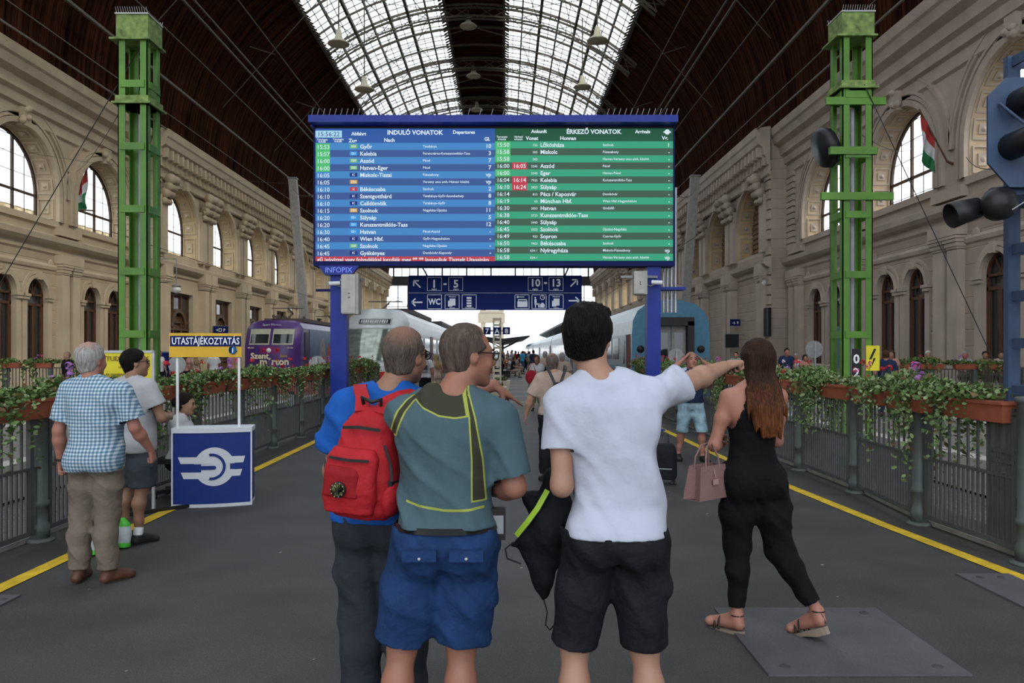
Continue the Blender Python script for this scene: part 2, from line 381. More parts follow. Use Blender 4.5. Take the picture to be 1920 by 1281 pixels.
    for yc, r in big:
        window(sd, XP, yc, r, 8.3, 9.6, 1.0)
        if yc > 15:
            for dy in (-1.25, 1.25): door_arch(sd, XP, yc + dy, 0.82, 4.45, 0.22)
    # central wall
    X = XW[sd]
    cen = [51.9 + 7.6 * k for k in range(12)]
    m = MB(); S = Side(sd, X, m)
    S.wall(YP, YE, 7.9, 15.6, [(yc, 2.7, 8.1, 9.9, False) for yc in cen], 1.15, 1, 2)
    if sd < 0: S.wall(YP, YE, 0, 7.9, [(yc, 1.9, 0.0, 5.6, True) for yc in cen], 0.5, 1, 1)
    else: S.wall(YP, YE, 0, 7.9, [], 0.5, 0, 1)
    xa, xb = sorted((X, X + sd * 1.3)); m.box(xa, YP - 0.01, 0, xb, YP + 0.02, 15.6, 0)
    struct(nm, m, [STONE[sd], PLAIN[sd], SUNLIT])
    t = MB(); S = Side(sd, X, t)
    S.molding(YP - 0.3, YE, [(w * 0.8 - 0.15, z) for w, z in PROF_TOP]); S.molding(YP - 0.1, YE, PROF_BELT)
    y = YP
    while y < YE:                      # modillions under the cornice
        S.box(y, 13.75, -0.9, y + 0.26, 14.35, -0.3); S.box(y, 13.25, -0.55, y + 0.26, 13.75, -0.2); y += 0.75 if y < 90 else 1.5
    for k in range(20): S.box(YP, 0.9 + k * 0.62 + (0.35 if k > 11 else 0), -0.14, YP + 1.0, 1.42 + k * 0.62 + (0.35 if k > 11 else 0), 0)
    for i, yc in enumerate(cen):
        for (a, b, w) in ((0.02, 0.22, -0.2), (0.26, 0.4, -0.12)): S.ring(yc, 9.9, 2.7 + a, 2.7 + b, w, 0.02, 8.1)
        if i < 7: S.coffers(yc, 9.9, 2.7, 0.15, 1.0, 8.1, k=9)
        S.box(yc - 0.25, 12.5, -0.45, yc + 0.25, 13.1, 0)
        for e in (-1, 1):
            y = yc + e * 3.2
            S.box(y - 0.38, 0.9, -0.5, y + 0.38, 6.0, 0); capital(S, y, 0.38, 6.05, -0.5); S.box(y - 0.55, 6.55, -0.6, y + 0.55, 7.2, 0)
            S.box(y - 0.5, 0, -0.6, y + 0.5, 0.9, 0)
            S.box(y - 0.42, 7.95, -0.32, y + 0.42, 11.6, 0)
            if i < 8:                   # scrolled console with shell ornament
                for (z, w, r) in ((11.7, -0.5, 0.34), (12.1, -0.7, 0.3), (12.55, -0.8, 0.36), (11.2, -0.42, 0.22)):
                    t.lathe([(0.0, -0.46), (r, -0.4), (r * 0.8, 0.0), (r, 0.4), (0.0, 0.46)], n=8, M=Matrix.Translation(Vector(S.p(y, z, w))) @ Matrix.Rotation(PI / 2, 4, 'X'))
                for q in range(6): t.lathe([(0, -0.15), (0.13, 0), (0, 0.16)], c=S.p(y + R.uniform(-0.6, 0.6), 12 + R.uniform(-0.5, 0.7), -0.5 + R.uniform(-0.2, 0.1)), n=6)
            else: S.box(y - 0.4, 11.6, -0.8, y + 0.4, 12.9, 0)
    struct('trim_%d' % (6 if sd < 0 else 7), t, PLAIN[sd])
    bl = mat('blind_infill', (0.27, 0.15, 0.09), 0.8, var=0.3, scale=2)
    for i, yc in enumerate(cen):
        if sd < 0 or i > 5: window(sd, X, yc, 2.7, 8.1, 9.9, 1.1, 2)
        else:
            WN[0] += 1; b = MB(); S = Side(sd, X, b)
            S.box(yc - 2.7, 8.1, 1.1, yc + 2.7, 12.6, 1.2)
            o = struct('window_%d' % WN[0], b, bl); f = MB(); S = Side(sd, X, f)
            for q in range(13): S.box(yc - 2.65, 8.2 + q * 0.34, 1.02, yc + 2.65, 8.4 + q * 0.34, 1.1)
            f.build('slat', mat('blind_slats', (0.22, 0.13, 0.085), 0.8), o)
        if sd < 0 and i < 8:
            DN[0] += 1; d = MB(); S = Side(sd, X, d); w = 0.4
            S.box(yc - 1.9, 0, w, yc + 1.9, 5.6, w + 0.06)
            for y in (-1.9, -0.7, 0.55, 1.75): S.box(yc + y, 0, w - 0.12, yc + y + 0.15, 5.6, w)
            for z in (0, 0.9, 3.1, 3.6, 5.45): S.box(yc - 1.9, z, w - 0.13, yc + 1.9, z + 0.14, w)
            S.ring(yc, 3.35, 0.95, 1.2, w - 0.25, w); 
            o = struct('door_%d' % DN[0], d, mat('portal_wood', (0.11, 0.06, 0.035), 0.55, var=0.3, scale=3)); g = MB(); S = Side(sd, X, g)
            for y in (-1.65, -0.45, 0.8): S.box(yc + y, 1.1, w - 0.04, yc + y + 0.85, 3.0, w - 0.01); S.box(yc + y, 4.1, w - 0.04, yc + y + 0.75, 5.3, w - 0.01)
            g.build('pane', DARKGL, o)
# ---- vaulted ceiling
def vault(u, k=1.0): return (XC + u * RA * k, RZ0 - (1 - k) * 6 + RH * k * math.sqrt(max(0, 1 - u * u)))
UG, US = 12.9 / RA, 2.6 / RA
def vstrip(mb, th0, th1, n, y0, y1, mi=0, k=1.0):
    vs = []
    for i in range(n + 1):
        th = th0 + (th1 - th0) * i / n; x, z = vault(math.cos(th), k); vs += [(x, y0, z), (x, y1, z)]
    mb.add(vs, [(2 * i, 2 * i + 1, 2 * i + 3, 2 * i + 2) for i in range(n)], mi)
def wood_ceiling():
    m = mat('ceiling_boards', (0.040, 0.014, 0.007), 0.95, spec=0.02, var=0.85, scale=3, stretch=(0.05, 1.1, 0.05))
    nt = m.node_tree; N = nt.nodes; L = nt.links; b = N['Principled BSDF']
    tc = N.new('ShaderNodeTexCoord'); sp = N.new('ShaderNodeSeparateXYZ'); L.new(tc.outputs['Object'], sp.inputs[0])
    md = N.new('ShaderNodeMath'); md.operation = 'PINGPONG'; md.inputs[1].default_value = 0.2; L.new(sp.outputs['Y'], md.inputs[0])
    mr = N.new('ShaderNodeMapRange'); mr.inputs[1].default_value = 0.0; mr.inputs[2].default_value = 0.05; L.new(md.outputs[0], mr.inputs[0])
    bp = N.new('ShaderNodeBump'); bp.inputs['Distance'].default_value = 0.1; bp.inputs['Strength'].default_value = 1; L.new(mr.outputs[0], bp.inputs['Height']); L.new(bp.outputs[0], b.inputs['Normal'])
    return m
a0, a1, a2 = 0.0, math.acos(UG), math.acos(US)
ce = MB()
for (p, q, n) in ((a0, a1, 14), (PI - a1, PI, 14), (a2, PI - a2, 6)): vstrip(ce, p, q, n, YB, YE + 2)
for s in (-1, 1):
    x = XC + s * RA; ce.box(min(x, x + s * 1.5), YB, 15.5, max(x, x + s * 1.5), YP, 15.65)
# outer roof skin, half a metre above, so the boards are not paper thin
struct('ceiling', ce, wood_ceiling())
rf = MB()
for (p, q, n) in ((a0, a1, 14), (PI - a1, PI, 14), (a2, PI - a2, 6)): vstrip(rf, p, q, n, YB, YE + 2, k=1.025)
struct('roof', rf, mat('zinc_roof', (0.2, 0.2, 0.21), 0.5, 0.6))
gl = MB(); vstrip(gl, a1, a2, 14, YB, YE + 2); vstrip(gl, PI - a2, PI - a1, 14, YB, YE + 2)
o = struct('ceiling_glazing', gl, GLASS)
BAR = mat('glazing_bar', (0.07, 0.065, 0.055), 0.6); TRUS = mat('truss_iron', (0.10, 0.085, 0.06), 0.6, var=0.2)
gb = MB(); y = YB; i = 0
def vpt(th, y, k=1.0): x, z = vault(math.cos(th), k); return Vector((x, y, z))
ths = [[a1 + (a2 - a1) * j / 7 for j in range(8)], [PI - a2 + (a2 - a1) * j / 7 for j in range(8)]]
y = 16.0
while y < YE:
    for tl in ths:
        for j in range(7): gb.beam(vpt(tl[j], y, 0.998), vpt(tl[j + 1], y, 0.998), 0.045, 0.06)
    y += 1.05
for tl in ths:
    for j in range(8):
        gb.beam(vpt(tl[j], YB, 0.99), vpt(tl[j], YE, 0.99), {0: 0.22, 7: 0.22, 2: 0.24, 3: 0.2, 5: 0.24}.get(j, 0.12), 0.34)
        if j < 7: gb.beam(vpt((tl[j] + tl[j + 1]) / 2, YB, 0.997), vpt((tl[j] + tl[j + 1]) / 2, YE, 0.997), 0.05, 0.07)
gb.build('glazing_bar', BAR, o)
# ruffled eaves of boards at the skylight edges
ed = MB(); y = 20
while y < YE:
    for th, s in ((a1, -1), (PI - a1, 1), (a2, 1), (PI - a2, -1)):
        p = vpt(th, y, 0.985); ed.beam(p, p + Vector((s * 0.45 * (1 if th < PI / 2 else 1), 0, -0.25)), 0.28, 0.05)
    y += 0.62
struct('ceiling_edge', ed, mat('eave_board', (0.05, 0.035, 0.025), 0.8))
# trusses
def truss(y, n=34, light=False):
    m = MB(); k1 = 0.94; off = 0.3
    th = [PI * (i + 0.0) / n for i in range(n + 1)]
    if light:
        for i in range(n): m.beam(vpt(th[i], y, 0.975), vpt(th[i + 1], y, 0.975), 0.1, 0.14)
        return m
    for yy in (y - off, y + off):
        for i in range(n):
            if not (a1 - 0.1 < th[i] < PI - a1): continue
            m.beam(vpt(th[i], yy, 0.985), vpt(th[i + 1], yy, 0.985), 0.10, 0.16); m.beam(vpt(th[i], yy, k1), vpt(th[i + 1], yy, k1), 0.10, 0.14)
    for i in range(n):
        if not (a1 - 0.1 < th[i] < PI - a1): continue
        m.beam(vpt(th[i], y - off, 0.985 if i % 2 else k1), vpt(th[i + 1], y - off, k1 if i % 2 else 0.985), 0.05, 0.05)
        m.beam(vpt(th[i], y + off, k1 if i % 2 else 0.985), vpt(th[i + 1], y + off, 0.985 if i % 2 else k1), 0.05, 0.05)
        m.beam(vpt(th[i], y - off, k1), vpt(th[i + 1], y + off, k1), 0.04, 0.04)
    return m
ys = [18.3 + 12.0 * k for k in range(12)]
for y in ys:
    o = struct('roof_truss', truss(y), TRUS)
    l = MB()
    for y2 in (y + 4, y + 8):
        for tt in range(9, 25): l.beam(vpt(PI * tt / 34, y2, 0.978), vpt(PI * (tt + 1) / 34, y2, 0.978), 0.1, 0.16)
    struct('roof_rib', l, TRUS)
# wind bracing in the skylight and tie rods over the hall
br = MB()
for k in range(11):
    y = ys[k]
    for tl in ths:
        br.beam(vpt(tl[0], y, 0.97), vpt(tl[7], y + 12, 0.97), 0.04); br.beam(vpt(tl[7], y, 0.97), vpt(tl[0], y + 12, 0.97), 0.04)
        for j in (1, 3, 5):
            br.beam(vpt(tl[j], y, 0.955), vpt(tl[j + 1], y + 6, 0.975), 0.05); br.beam(vpt(tl[j + 1], y + 6, 0.975), vpt(tl[j], y + 12, 0.955), 0.05)
struct('roof_bracing', br, TRUS)
pip = MB()
for (sl, w) in ((-1.247, 0.14), (-0.92, 0.12), (-0.885, 0.1), (-1.62, 0.08), (-1.05, 0.05), (-0.76, 0.06), (-1.42, 0.04)):
    for mir in (1, -1):
        # line slope is measured about the vault centre
        best = min([i / 400 * PI for i in range(1, 400)], key=lambda t: abs((vpt(t, 0, 0.95).x - sl * (vpt(t, 0, 0.95).z - EYE))))
        t = best if mir > 0 else PI - best
        a = vpt(t, 8, 0.95); b = vpt(t, YE, 0.95); pip.beam(a, b, w)
struct('roof_rail', pip, mat('rail_grey', (0.14, 0.12, 0.095), 0.6))
tie = MB()
for y in ys[1:]:
    for s in (-1, 1):
        a = vpt(PI / 2 - s * (PI / 2 - 0.25), y, 0.93); b = vpt(PI / 2 - s * (PI / 2 - a1 - 0.1), y, 0.9)
        tie.tube([a, b], 0.03, 5); tie.tube([b, vpt(PI / 2, y, 0.9)], 0.025, 5)
        tie.tube([vpt(PI / 2 - s * (PI / 2 - 0.55), y, 0.94), vpt(PI / 2 - s * (PI / 2 - 0.6), y, 0.86)], 0.035, 5)
struct('roof_tie', tie, TRUS)
# ---- end gable: iron and glass screen over the train exit
eg = MB(); Y = YE
for z in (15.2, 18.2, 21.5, 25): 
    hw = RA * math.sqrt(max(0.0, 1 - ((z - RZ0) / RH) ** 2)) if z > RZ0 else RA
    eg.box(XC - hw, Y - 0.2, z - 0.12, XC + hw, Y + 0.2, z + 0.12)
eg.box(XC - RA, Y - 0.4, 13.9, XC + RA, Y + 0.4, 15.6)
for i in range(-12, 13):
    x = XC + i * 1.5; zt = RZ0 + RH * math.sqrt(max(0, 1 - (i * 1.5 / RA) ** 2)); w = 0.14 if i % 3 == 0 else 0.05
    eg.box(x - w, Y - 0.15, 15.5, x + w, Y + 0.15, zt)
for s in (-1, 1):
    x0 = XC + s * RA; x1 = XC + s * (RA - 4.0)
    a, b = min(x0, x1), max(x0, x1)
    for x in (x1, (x0 + x1) / 2): eg.box(x - (0.25 if x == x1 else 0.06), Y - 0.2, 0, x + (0.25 if x == x1 else 0.06), Y + 0.2, 14.5)
    for z in (3, 5.6, 8.2, 10.0): eg.box(a, Y - 0.1, z - 0.06, b, Y + 0.1, z + 0.06)
    for k in range(16):
        t0, t1 = PI * k / 16, PI * (k + 1) / 16; xc = (a + b) / 2
        for r in (1.7, 1.1): eg.beam((xc + r * math.cos(t0), Y, 10 + r * math.sin(t0)), (xc + r * math.cos(t1), Y, 10 + r * math.sin(t1)), 0.08)
gf = struct('wall_back', eg, mat('gable_iron', (0.06, 0.06, 0.065), 0.6))
g2 = MB(); pts = [(XC + RA * math.cos(PI * i / 24), Y + 0.05, RZ0 + RH * math.sin(PI * i / 24)) for i in range(25)]; g2.add(pts, [tuple(range(25))])
for s in (-1, 1):
    a, b = sorted((XC + s * RA, XC + s * (RA - 4.0))); g2.add([(a, Y + 0.05, 0.5), (b, Y + 0.05, 0.5), (b, Y + 0.05, 14), (a, Y + 0.05, 14)], [(0, 1, 2, 3)])
g2.build('pane', GLASS, gf)

nb = empty('neighbour_building', (-75, 110, 0), label='sunlit cream building seen through the arched windows of the left wall', cat='building')
m = MB(); m.box(-6, -90, -0.5, 0, 160, 24); m.build('wall', mat('cream_facade', (0.36, 0.27, 0.14), 0.9, var=0.1, scale=0.5), nb)
m = MB(); y = -89
while y < 159: m.box(0, y, 0, 0.5, y + 0.9, 24); y += 2.6
m.build('pilaster', mat('cream_pilaster', (0.5, 0.42, 0.27), 0.9), nb)
# ------------------------------------------------ information board
BLUE = mat('board_blue', (0.010, 0.028, 0.27), 0.45, var=0.08)
NAVY = mat('sign_navy', (0.006, 0.012, 0.09), 0.5, var=0.08, spec=0.1)
BLK = mat('black_plastic', (0.012, 0.012, 0.014), 0.45)
WHT = mat('white_paint', (0.75, 0.76, 0.78), 0.5, var=0.04)
GREY = mat('grey_metal', (0.22, 0.23, 0.24), 0.45, 0.2)
LGREY = mat('light_grey_metal', (0.42, 0.43, 0.44), 0.5)
def em(name, c, e):
    m = mat(name, srgb(*c), 0.5, var=0.0, emit=e * 1.72, spec=0.1); b = m.node_tree.nodes['Principled BSDF']
    for l in list(b.inputs['Base Color'].links): m.node_tree.links.remove(l)
    b.inputs['Base Color'].default_value = (0.01, 0.01, 0.012, 1); return m
SCR = {k: em('screen_' + k, c, 1.05) for k, c in dict(b1=(66, 132, 196), b2=(58, 88, 148), bh=(46, 88, 160), g1=(54, 160, 122), g2=(62, 92, 76), gh=(30, 84, 60), lime=(74, 186, 110), red=(188, 58, 74),
      white=(215, 232, 240), clock=(168, 214, 236), ora=(206, 156, 60), sky=(50, 150, 225), leaf=(110, 180, 120), mid=(120, 160, 210), navy=(20, 44, 120), ltgrn=(150, 225, 190)).items()}
DB = 16.0
bx0, bx1 = P(588, 0, DB).x, P(1264, 0, DB).x
def BZ(py): return EYE - (py - VY) * DB / F
def BX(px): return (px - VX) * DB / F
board = empty('departure_board', (0, DB, 0), label='wide electronic timetable board with blue departures and green arrivals, on two blue posts', cat='departure board')
m = MB(); m.box(BX(588), 0.03, BZ(497), BX(1265), 0.42, BZ(236)); m.build('case', BLK, board)
m = MB(); m.box(BX(584), -0.28, BZ(236), BX(1266), 0.5, BZ(223)); m.box(BX(584), -0.1, BZ(240), BX(589), 0.44, BZ(236)); m.build('canopy', BLUE, board)
m = MB()
for k in range(64):
    x = BX(588) + (bx1 - bx0) * k / 63
    if k < 22 or k > 50 or k % 2: m.tube([(x, -0.2, BZ(224)), (x + 0.05, -0.22, BZ(224) + 0.16)], 0.006, 4)
m.build('bird_spike', LGREY, board)
m = MB(); m.box(BX(588), -0.03, BZ(499), BX(1265), 0.44, BZ(490)); m.box(BX(588), -0.02, BZ(499), BX(591.5), 0.1, BZ(236)); m.box(BX(1262), -0.02, BZ(499), BX(1265), 0.1, BZ(236)); m.build('bezel', NAVY, board)
for (xa, xb) in ((618, 648), (1215, 1240)):
    m = MB(); m.box(BX(xa), 0.06, 0, BX(xb), 0.36, BZ(495)); m.box(BX(xa) - 0.08, -0.02, 0, BX(xb) + 0.08, 0.44, 0.03); m.build('post', BLUE, board)
# maker's plate
m = MB(); m.prism([(BX(598), BZ(499)), (BX(674), BZ(499)), (BX(660), BZ(516)), (BX(610), BZ(516))], -0.06, 0.05, 0); 
text_into(m, 'INFOPIX', 0.155, face_M((BX(636), -0.063, BZ(511.5))), 1, 0.012, 'CENTER', fit=0.56); m.build('maker_plate', [BLUE, em('plate_letter', (120, 140, 235), 1)], board)
m = MB(); rows = {k: i for i, k in enumerate(SCR)}
def rect(x0, x1, y0, y1, k, d=0.0): m.add([(BX(x0), d, BZ(y1)), (BX(x1), d, BZ(y1)), (BX(x1), d, BZ(y0)), (BX(x0), d, BZ(y0))], [(0, 1, 2, 3)], rows[k])
XM = 928
rect(591, XM, 241, 268, 'bh'); rect(XM, 1262, 241, 265, 'gh')
rect(591, 641, 245, 258, 'clock', -0.002)
dep = [('15:53', 'Győr', 'Tatabánya', '10', 'lime', 'leaf'), ('15:57', 'Kelebia', 'Ferencváros-Kunszentmiklós-Tass', '3', 'lime', 'sky'), ('16:00', 'Aszód', 'Pécel', '7', 'lime', 'leaf'), ('16:00', 'Hatvan-Eger', 'Pécel', '7', 'lime', 'leaf'),
       ('16:05', 'Miskolc-Tiszai', 'Füzesabony', 'vp', 0, 'navy'), ('16:05', '', 'Verseny utca amh.-Hatvan között', 'vp', 0, 'ora'), ('16:10', 'Békéscsaba', 'Szolnok', '2', 0, 'red'), ('16:10', 'Szentgotthárd', 'Tatabánya-Győr-Szombathely', '8', 0, 'navy'),
       ('16:10', 'Celldömölk', 'Tatabánya-Győr', '8', 0, 'navy'), ('16:15', 'Szolnok', 'Nagykáta-Újszász', '11', 0, 'ora'), ('16:20', 'Sülysáp', '', '5', 0, 'sky'), ('16:20', 'Kunszentmiklós-Tass', '', '12', 0, 'sky'),
       ('16:30', 'Hatvan', 'Pécel-Aszód', '-', 0, 'sky'), ('16:40', 'Wien Hbf.', 'Győr-Hegyeshalom', '-', 0, 'navy'), ('16:45', 'Szolnok', 'Nagykáta-Újszász', '-', 0, 'leaf'), ('16:45', 'Gyékényes', 'Dombóvár-Kaposvár', '-', 0, 'navy')]
arr = [('15:50', '', '735', 'Lőkösháza', 'Szolnok', '1', 'lime'), ('15:58', '', '505', 'Miskolc', 'Füzesabony', '-', 'lime'), ('15:58', '', '505', '', 'Hatvan-Verseny utca amh. között', '-', 'lime'), ('16:00', '16:05', '3245', 'Aszód', 'Pécel', '-', 0),
       ('16:00', '', '3345', 'Eger', 'Hatvan-Pécel', '-', 'lime'), ('16:04', '16:14', '7925', 'Kelebia', 'Kunszentmiklós-Tass', '-', 0), ('16:10', '16:24', '3423', 'Sülysáp', '', '-', 0), ('16:14', '', '815', 'Pécs / Kaposvár', 'Dombóvár', '-', 0),
       ('16:19', '', '63', 'München Hbf.', 'Wien Hbf.-Hegyeshalom', '-', 0), ('16:30', '', '3053', 'Hatvan', 'Gödöllő', '-', 0), ('16:38', '', '3723', 'Kunszentmiklós-Tass', '', '-', 0), ('16:40', '', '3443', 'Sülysáp', '', '-', 0),
       ('16:45', '', '3323', 'Szolnok', 'Újszász-Nagykáta', '-', 0), ('16:49', '', '923', 'Sopron', 'Csorna-Győr', '-', 0), ('16:50', '', '7403', 'Békéscsaba', 'Szolnok', '-', 0), ('16:58', '', '654-1', 'Nyíregyháza', 'Miskolc-Füzesabony', 'vp', 0), ('16:58', '', '654-1', '', 'Hatvan-Verseny utca amh. között', 'vp', 0)]
rh = (481 - 268) / 16.0
T = MB()
def tx(s, px, py, h, k='white', bold=0.02, al='LEFT'):
    if s: text_into(T, s, h * DB / F * 1.28, face_M((BX(px), -0.006, BZ(py))), rows[k], bold, al)
for i, r in enumerate(dep):
    y = 268 + rh * i; rect(591, XM, y, y + rh, 'b1' if i % 2 == 0 else 'b2')
    if r[4]: rect(592, 619, y + 1, y + rh + 1, 'lime', -0.002)
    b = y + rh * 0.80
    tx(r[0], 594, b + 1, 8.6, 'white', 0.008); tx(r[1], 675, b, 8.2, 'white', 0.022); tx(r[2], 793, b - 2, 5.0, 'white', 0.012); tx(r[3], 921, b - 1, 8.2, 'white', 0.02, 'RIGHT')
    rect(656, 670, y + 3, y + rh - 3, r[5], -0.002)
    tx({'leaf': 'S50', 'sky': 'S21', 'navy': 'IC', 'ora': 'Z50', 'red': 'ic'}[r[5]], 663, b - 2, 4.6, 'white', 0.02, 'CENTER')
rg = (489 - 265) / 17.0
for i, r in enumerate(arr):
    y = 265 + rg * i; rect(XM, 1262, y, y + rg, 'g1' if i % 2 == 0 else 'g2')
    if r[6]: rect(929, 957, y, y + rg, 'lime', -0.002)
    if r[1]: rect(960, 988, y, y + rg, 'red', -0.002)
    b = y + rg * 0.80
    tx(r[0], 931, b, 8.6, 'white', 0.008); tx(r[1], 962, b, 8.6, 'white', 0.008); tx(r[2], 1008, b - 1, 4.8, 'white', 0.008, 'RIGHT'); tx(r[3], 1013, b, 8.2, 'white', 0.022); tx(r[4], 1130, b - 1.5, 5.0, 'white', 0.012); tx(r[5], 1256, b, 8.0, 'white', 0.02, 'RIGHT')
rect(591, XM, 481, 493, 'red')
tx('gű ivóvízzel vagy folyadékkal kezdjék meg ** ** Javasoljuk Tisztelt Utasainkn', 595, 490.5, 8.2, 'white', 0.016)
for s, x, y, h in (('Abfahrt', 659, 254, 7), ('INDULÓ VONATOK', 726, 252.5, 9), ('Departures', 849, 251, 7), ('Zug', 654, 267, 7.4), ('Nach', 720, 266, 7.4), ('Gl.', 908, 264, 7.4), ('Ankunft', 996, 249.5, 7), ('ÉRKEZŐ VONATOK', 1062, 251, 9), ('Arrivals', 1191, 250, 7), ('Vonat', 986, 262.5, 7.4), ('Honnan', 1050, 262.5, 7.4), ('Vg.', 1241, 262, 7.4)): tx(s, x, y, h, 'white', 0.03)
for s, x, y in (('Tényleges', 594, 263.5), ('indulás', 597, 267.5), ('Tényleges', 624, 263), ('indulás', 627, 267), ('Tervezett', 931, 258.5), ('érkezés', 933, 263), ('Várható', 964, 258.5), ('érkezés', 964, 263)): tx(s, x, y, 4, 'white', 0.02)
tx('15:56:22', 595, 255.8, 9.6, 'navy', 0.0)
# small winged wheel at the corner of the arrivals page
for (x0, x1, y0, y1) in ((1244, 1258, 246.5, 249),): rect(x0, x1, y0, y1, 'white', -0.004)
T.lathe([(0.0, 0), (0.055, 0.0)], c=(BX(1251), -0.006, BZ(247.7)), n=14, mi=rows['white'], M=Matrix.Rotation(PI / 2, 4, 'X'))
sc_ = m.build('screen', list(SCR.values()), board); T.build('lettering', list(SCR.values()), sc_)
# grey cabinets and cameras on the posts
def cabinet(px0, px1, py0, py1, lab):
    c = empty('equipment_cabinet', (0, 0, 0), label=lab, cat='cabinet'); Y = 15.75; a, b = P(px0, py1, Y), P(px1, py0, Y)
    q = MB(); q.box(a.x, Y, a.z, b.x, Y + 0.3, b.z); q.build('body', mat('cabinet_paint', (0.36, 0.35, 0.32), 0.5), c)
    q = MB(); q.box(a.x - 0.012, Y - 0.02, a.z + 0.02, b.x - 0.06, Y, b.z - 0.02); q.build('door', mat('cabinet_door', (0.42, 0.41, 0.38), 0.5), c)
    q = MB()
    for z in (0.42, 0.52): q.lathe([(0.012, 0), (0.01, 0.02), (0, 0.022)], c=((a.x + b.x) / 2 - 0.02, Y - 0.02, a.z + (b.z - a.z) * z), M=Matrix.Rotation(PI / 2, 4, 'X'), n=8)
    q.build('lock', BLK, c)
    q = MB(); q.beam((a.x, Y + 0.2, b.z - 0.1), (a.x - 0.25 if px0 > 1000 else a.x - 0.08, Y + 0.25, b.z - 0.1), 0.05); q.beam((b.x, Y + 0.2, b.z - 0.1), (b.x + (0.25 if px0 > 1000 else 0.05), Y + 0.25, b.z - 0.1), 0.05); q.build('bracket', GREY, c)
cabinet(641, 672, 514, 589, 'grey equipment cabinet mounted at the top of the left blue post')
cabinet(1190, 1214, 508, 552, 'small grey equipment cabinet mounted at the top of the right blue post')
def camera_(px, py, sx, lab):
    c = empty('security_camera', (0, 0, 0), label=lab, cat='camera'); Y = 15.9; p = P(px, py, Y)
    q = MB(); q.tube([p + Vector((-0.1 * sx, -0.1, 0)), p + Vector((0.1 * sx, 0.02, 0.02))], 0.045, 10); q.build('housing', WHT, c)
    q = MB(); q.lathe([(0.035, 0), (0.0, 0.001)], c=p + Vector((-0.101 * sx, -0.105, 0)), n=10); q.build('lens', BLK, c)
    q = MB(); q.tube([p + Vector((0.05 * sx, 0.02, -0.03)), p + Vector((0.12 * sx, 0.1, -0.05)), p + Vector((0.2 * sx, 0.2, 0))], 0.014, 6); q.build('bracket', LGREY, c)
camera_(627, 533, 1, 'white security camera on the left blue post'); camera_(1232, 531, -1, 'white security camera on the right blue post')
q = MB(); a = P(590, 544, 16); q.box(a.x, 16.1, a.z - 0.02, P(620, 544, 16).x, 16.18, a.z + 0.03)
tag(q.build('bracket_arm', NAVY), 'thin dark arm sticking out left from the left blue post', 'bracket')
# ------------------------------------------------ direction sign
DS = 17.2
sg = empty('direction_sign', (0, DS, 0), label='long navy direction sign with white arrows, platform numbers 1-5 and 10-13 and pictograms', cat='sign')
def sx(px): return (px - VX) * DS / F
def sz(py): return EYE - (py - VY) * DS / F
m = MB(); m.box(sx(766), 0, sz(549), sx(1091), 0.16, sz(516.5)); m.box(sx(766), 0, sz(581), sx(1091), 0.16, sz(550)); m.box(sx(766), 0.01, sz(550.5), sx(1091), 0.15, sz(548.5), 1); m.build('panel', [mat('sign_blue', (0.007, 0.018, 0.12), 0.6, var=0.05, spec=0.08), LGREY], sg)
m = MB()
for px in (800, 1060): m.tube([(sx(px), 0.08, sz(516)), (sx(px), -0.9, BZ(498))], 0.02, 6)
m.build('hanger', GREY, sg)
m = MB(); SW = mat('sign_white', (0.75, 0.78, 0.85), 0.5, var=0.02)
def fr(x0, x1, y0, y1, t=1.0):
    for (a, b, c, d) in ((x0, x1, y0, y0 + t), (x0, x1, y1 - t, y1), (x0, x0 + t, y0, y1), (x1 - t, x1, y0, y1)): m.box(sx(a), -0.006, sz(d), sx(b), 0.0, sz(c))
def bxs(x0, x1, y0, y1, w=-0.006): m.box(sx(x0), w, sz(y1), sx(x1), 0, sz(y0))
def st(s, px, py, h, b=0.02, al='CENTER', fit=None): text_into(m, s, h * DS / F * 1.33, face_M((sx(px), -0.006, sz(py))), 0, b, al, fit)
for x0 in (801, 841, 990, 1029): fr(x0, x0 + 27, 520, 545.5, 0.7)
st('1', 814, 539, 15, 0.03); st('5', 855, 539, 15, 0.03); st('10', 1003.5, 537, 14.5, 0.03); st('13', 1042.5, 537, 14.5, 0.03); st('-', 834.5, 537, 14, 0.04); st('-', 1023, 535, 14, 0.04)
for x0 in (814, 855, 1003.5, 1042.5): st('vágány', x0, 543.5, 3, 0.02)
for x0 in (801, 834, 866, 965, 997, 1029): fr(x0, x0 + 27.5, 552.5, 579.5, 1.0)
st('WC', 814.7, 571, 11.5, 0.035, fit=23 * DS / F)
def arrow(cx, cy, ang, L, t=2.6):
    c, s_ = math.cos(ang), math.sin(ang)
    def q(u, v): return (sx(cx + u * c - v * s_), sz(cy - (u * s_ + v * c)))
    for (u0, v0, u1, v1) in ((-L, 0, L, 0), (L, 0, L - 7, 7), (L, 0, L - 7, -7)):
        dx, dy = u1 - u0, v1 - v0; l = math.hypot(dx, dy); nx, ny = -dy / l * t / 2, dx / l * t / 2
        pts = [q(u0 + nx, v0 + ny), q(u0 - nx, v0 - ny), q(u1 - nx, v1 - ny), q(u1 + nx, v1 + ny)]
        m.add([(x, -0.006, z) for x, z in pts], [(0, 1, 2, 3)])
arrow(782, 533, PI * 3 / 4, 9); arrow(782, 567, PI, 10); arrow(1076, 531, PI / 4, 9); arrow(1076, 564, 0, 10)
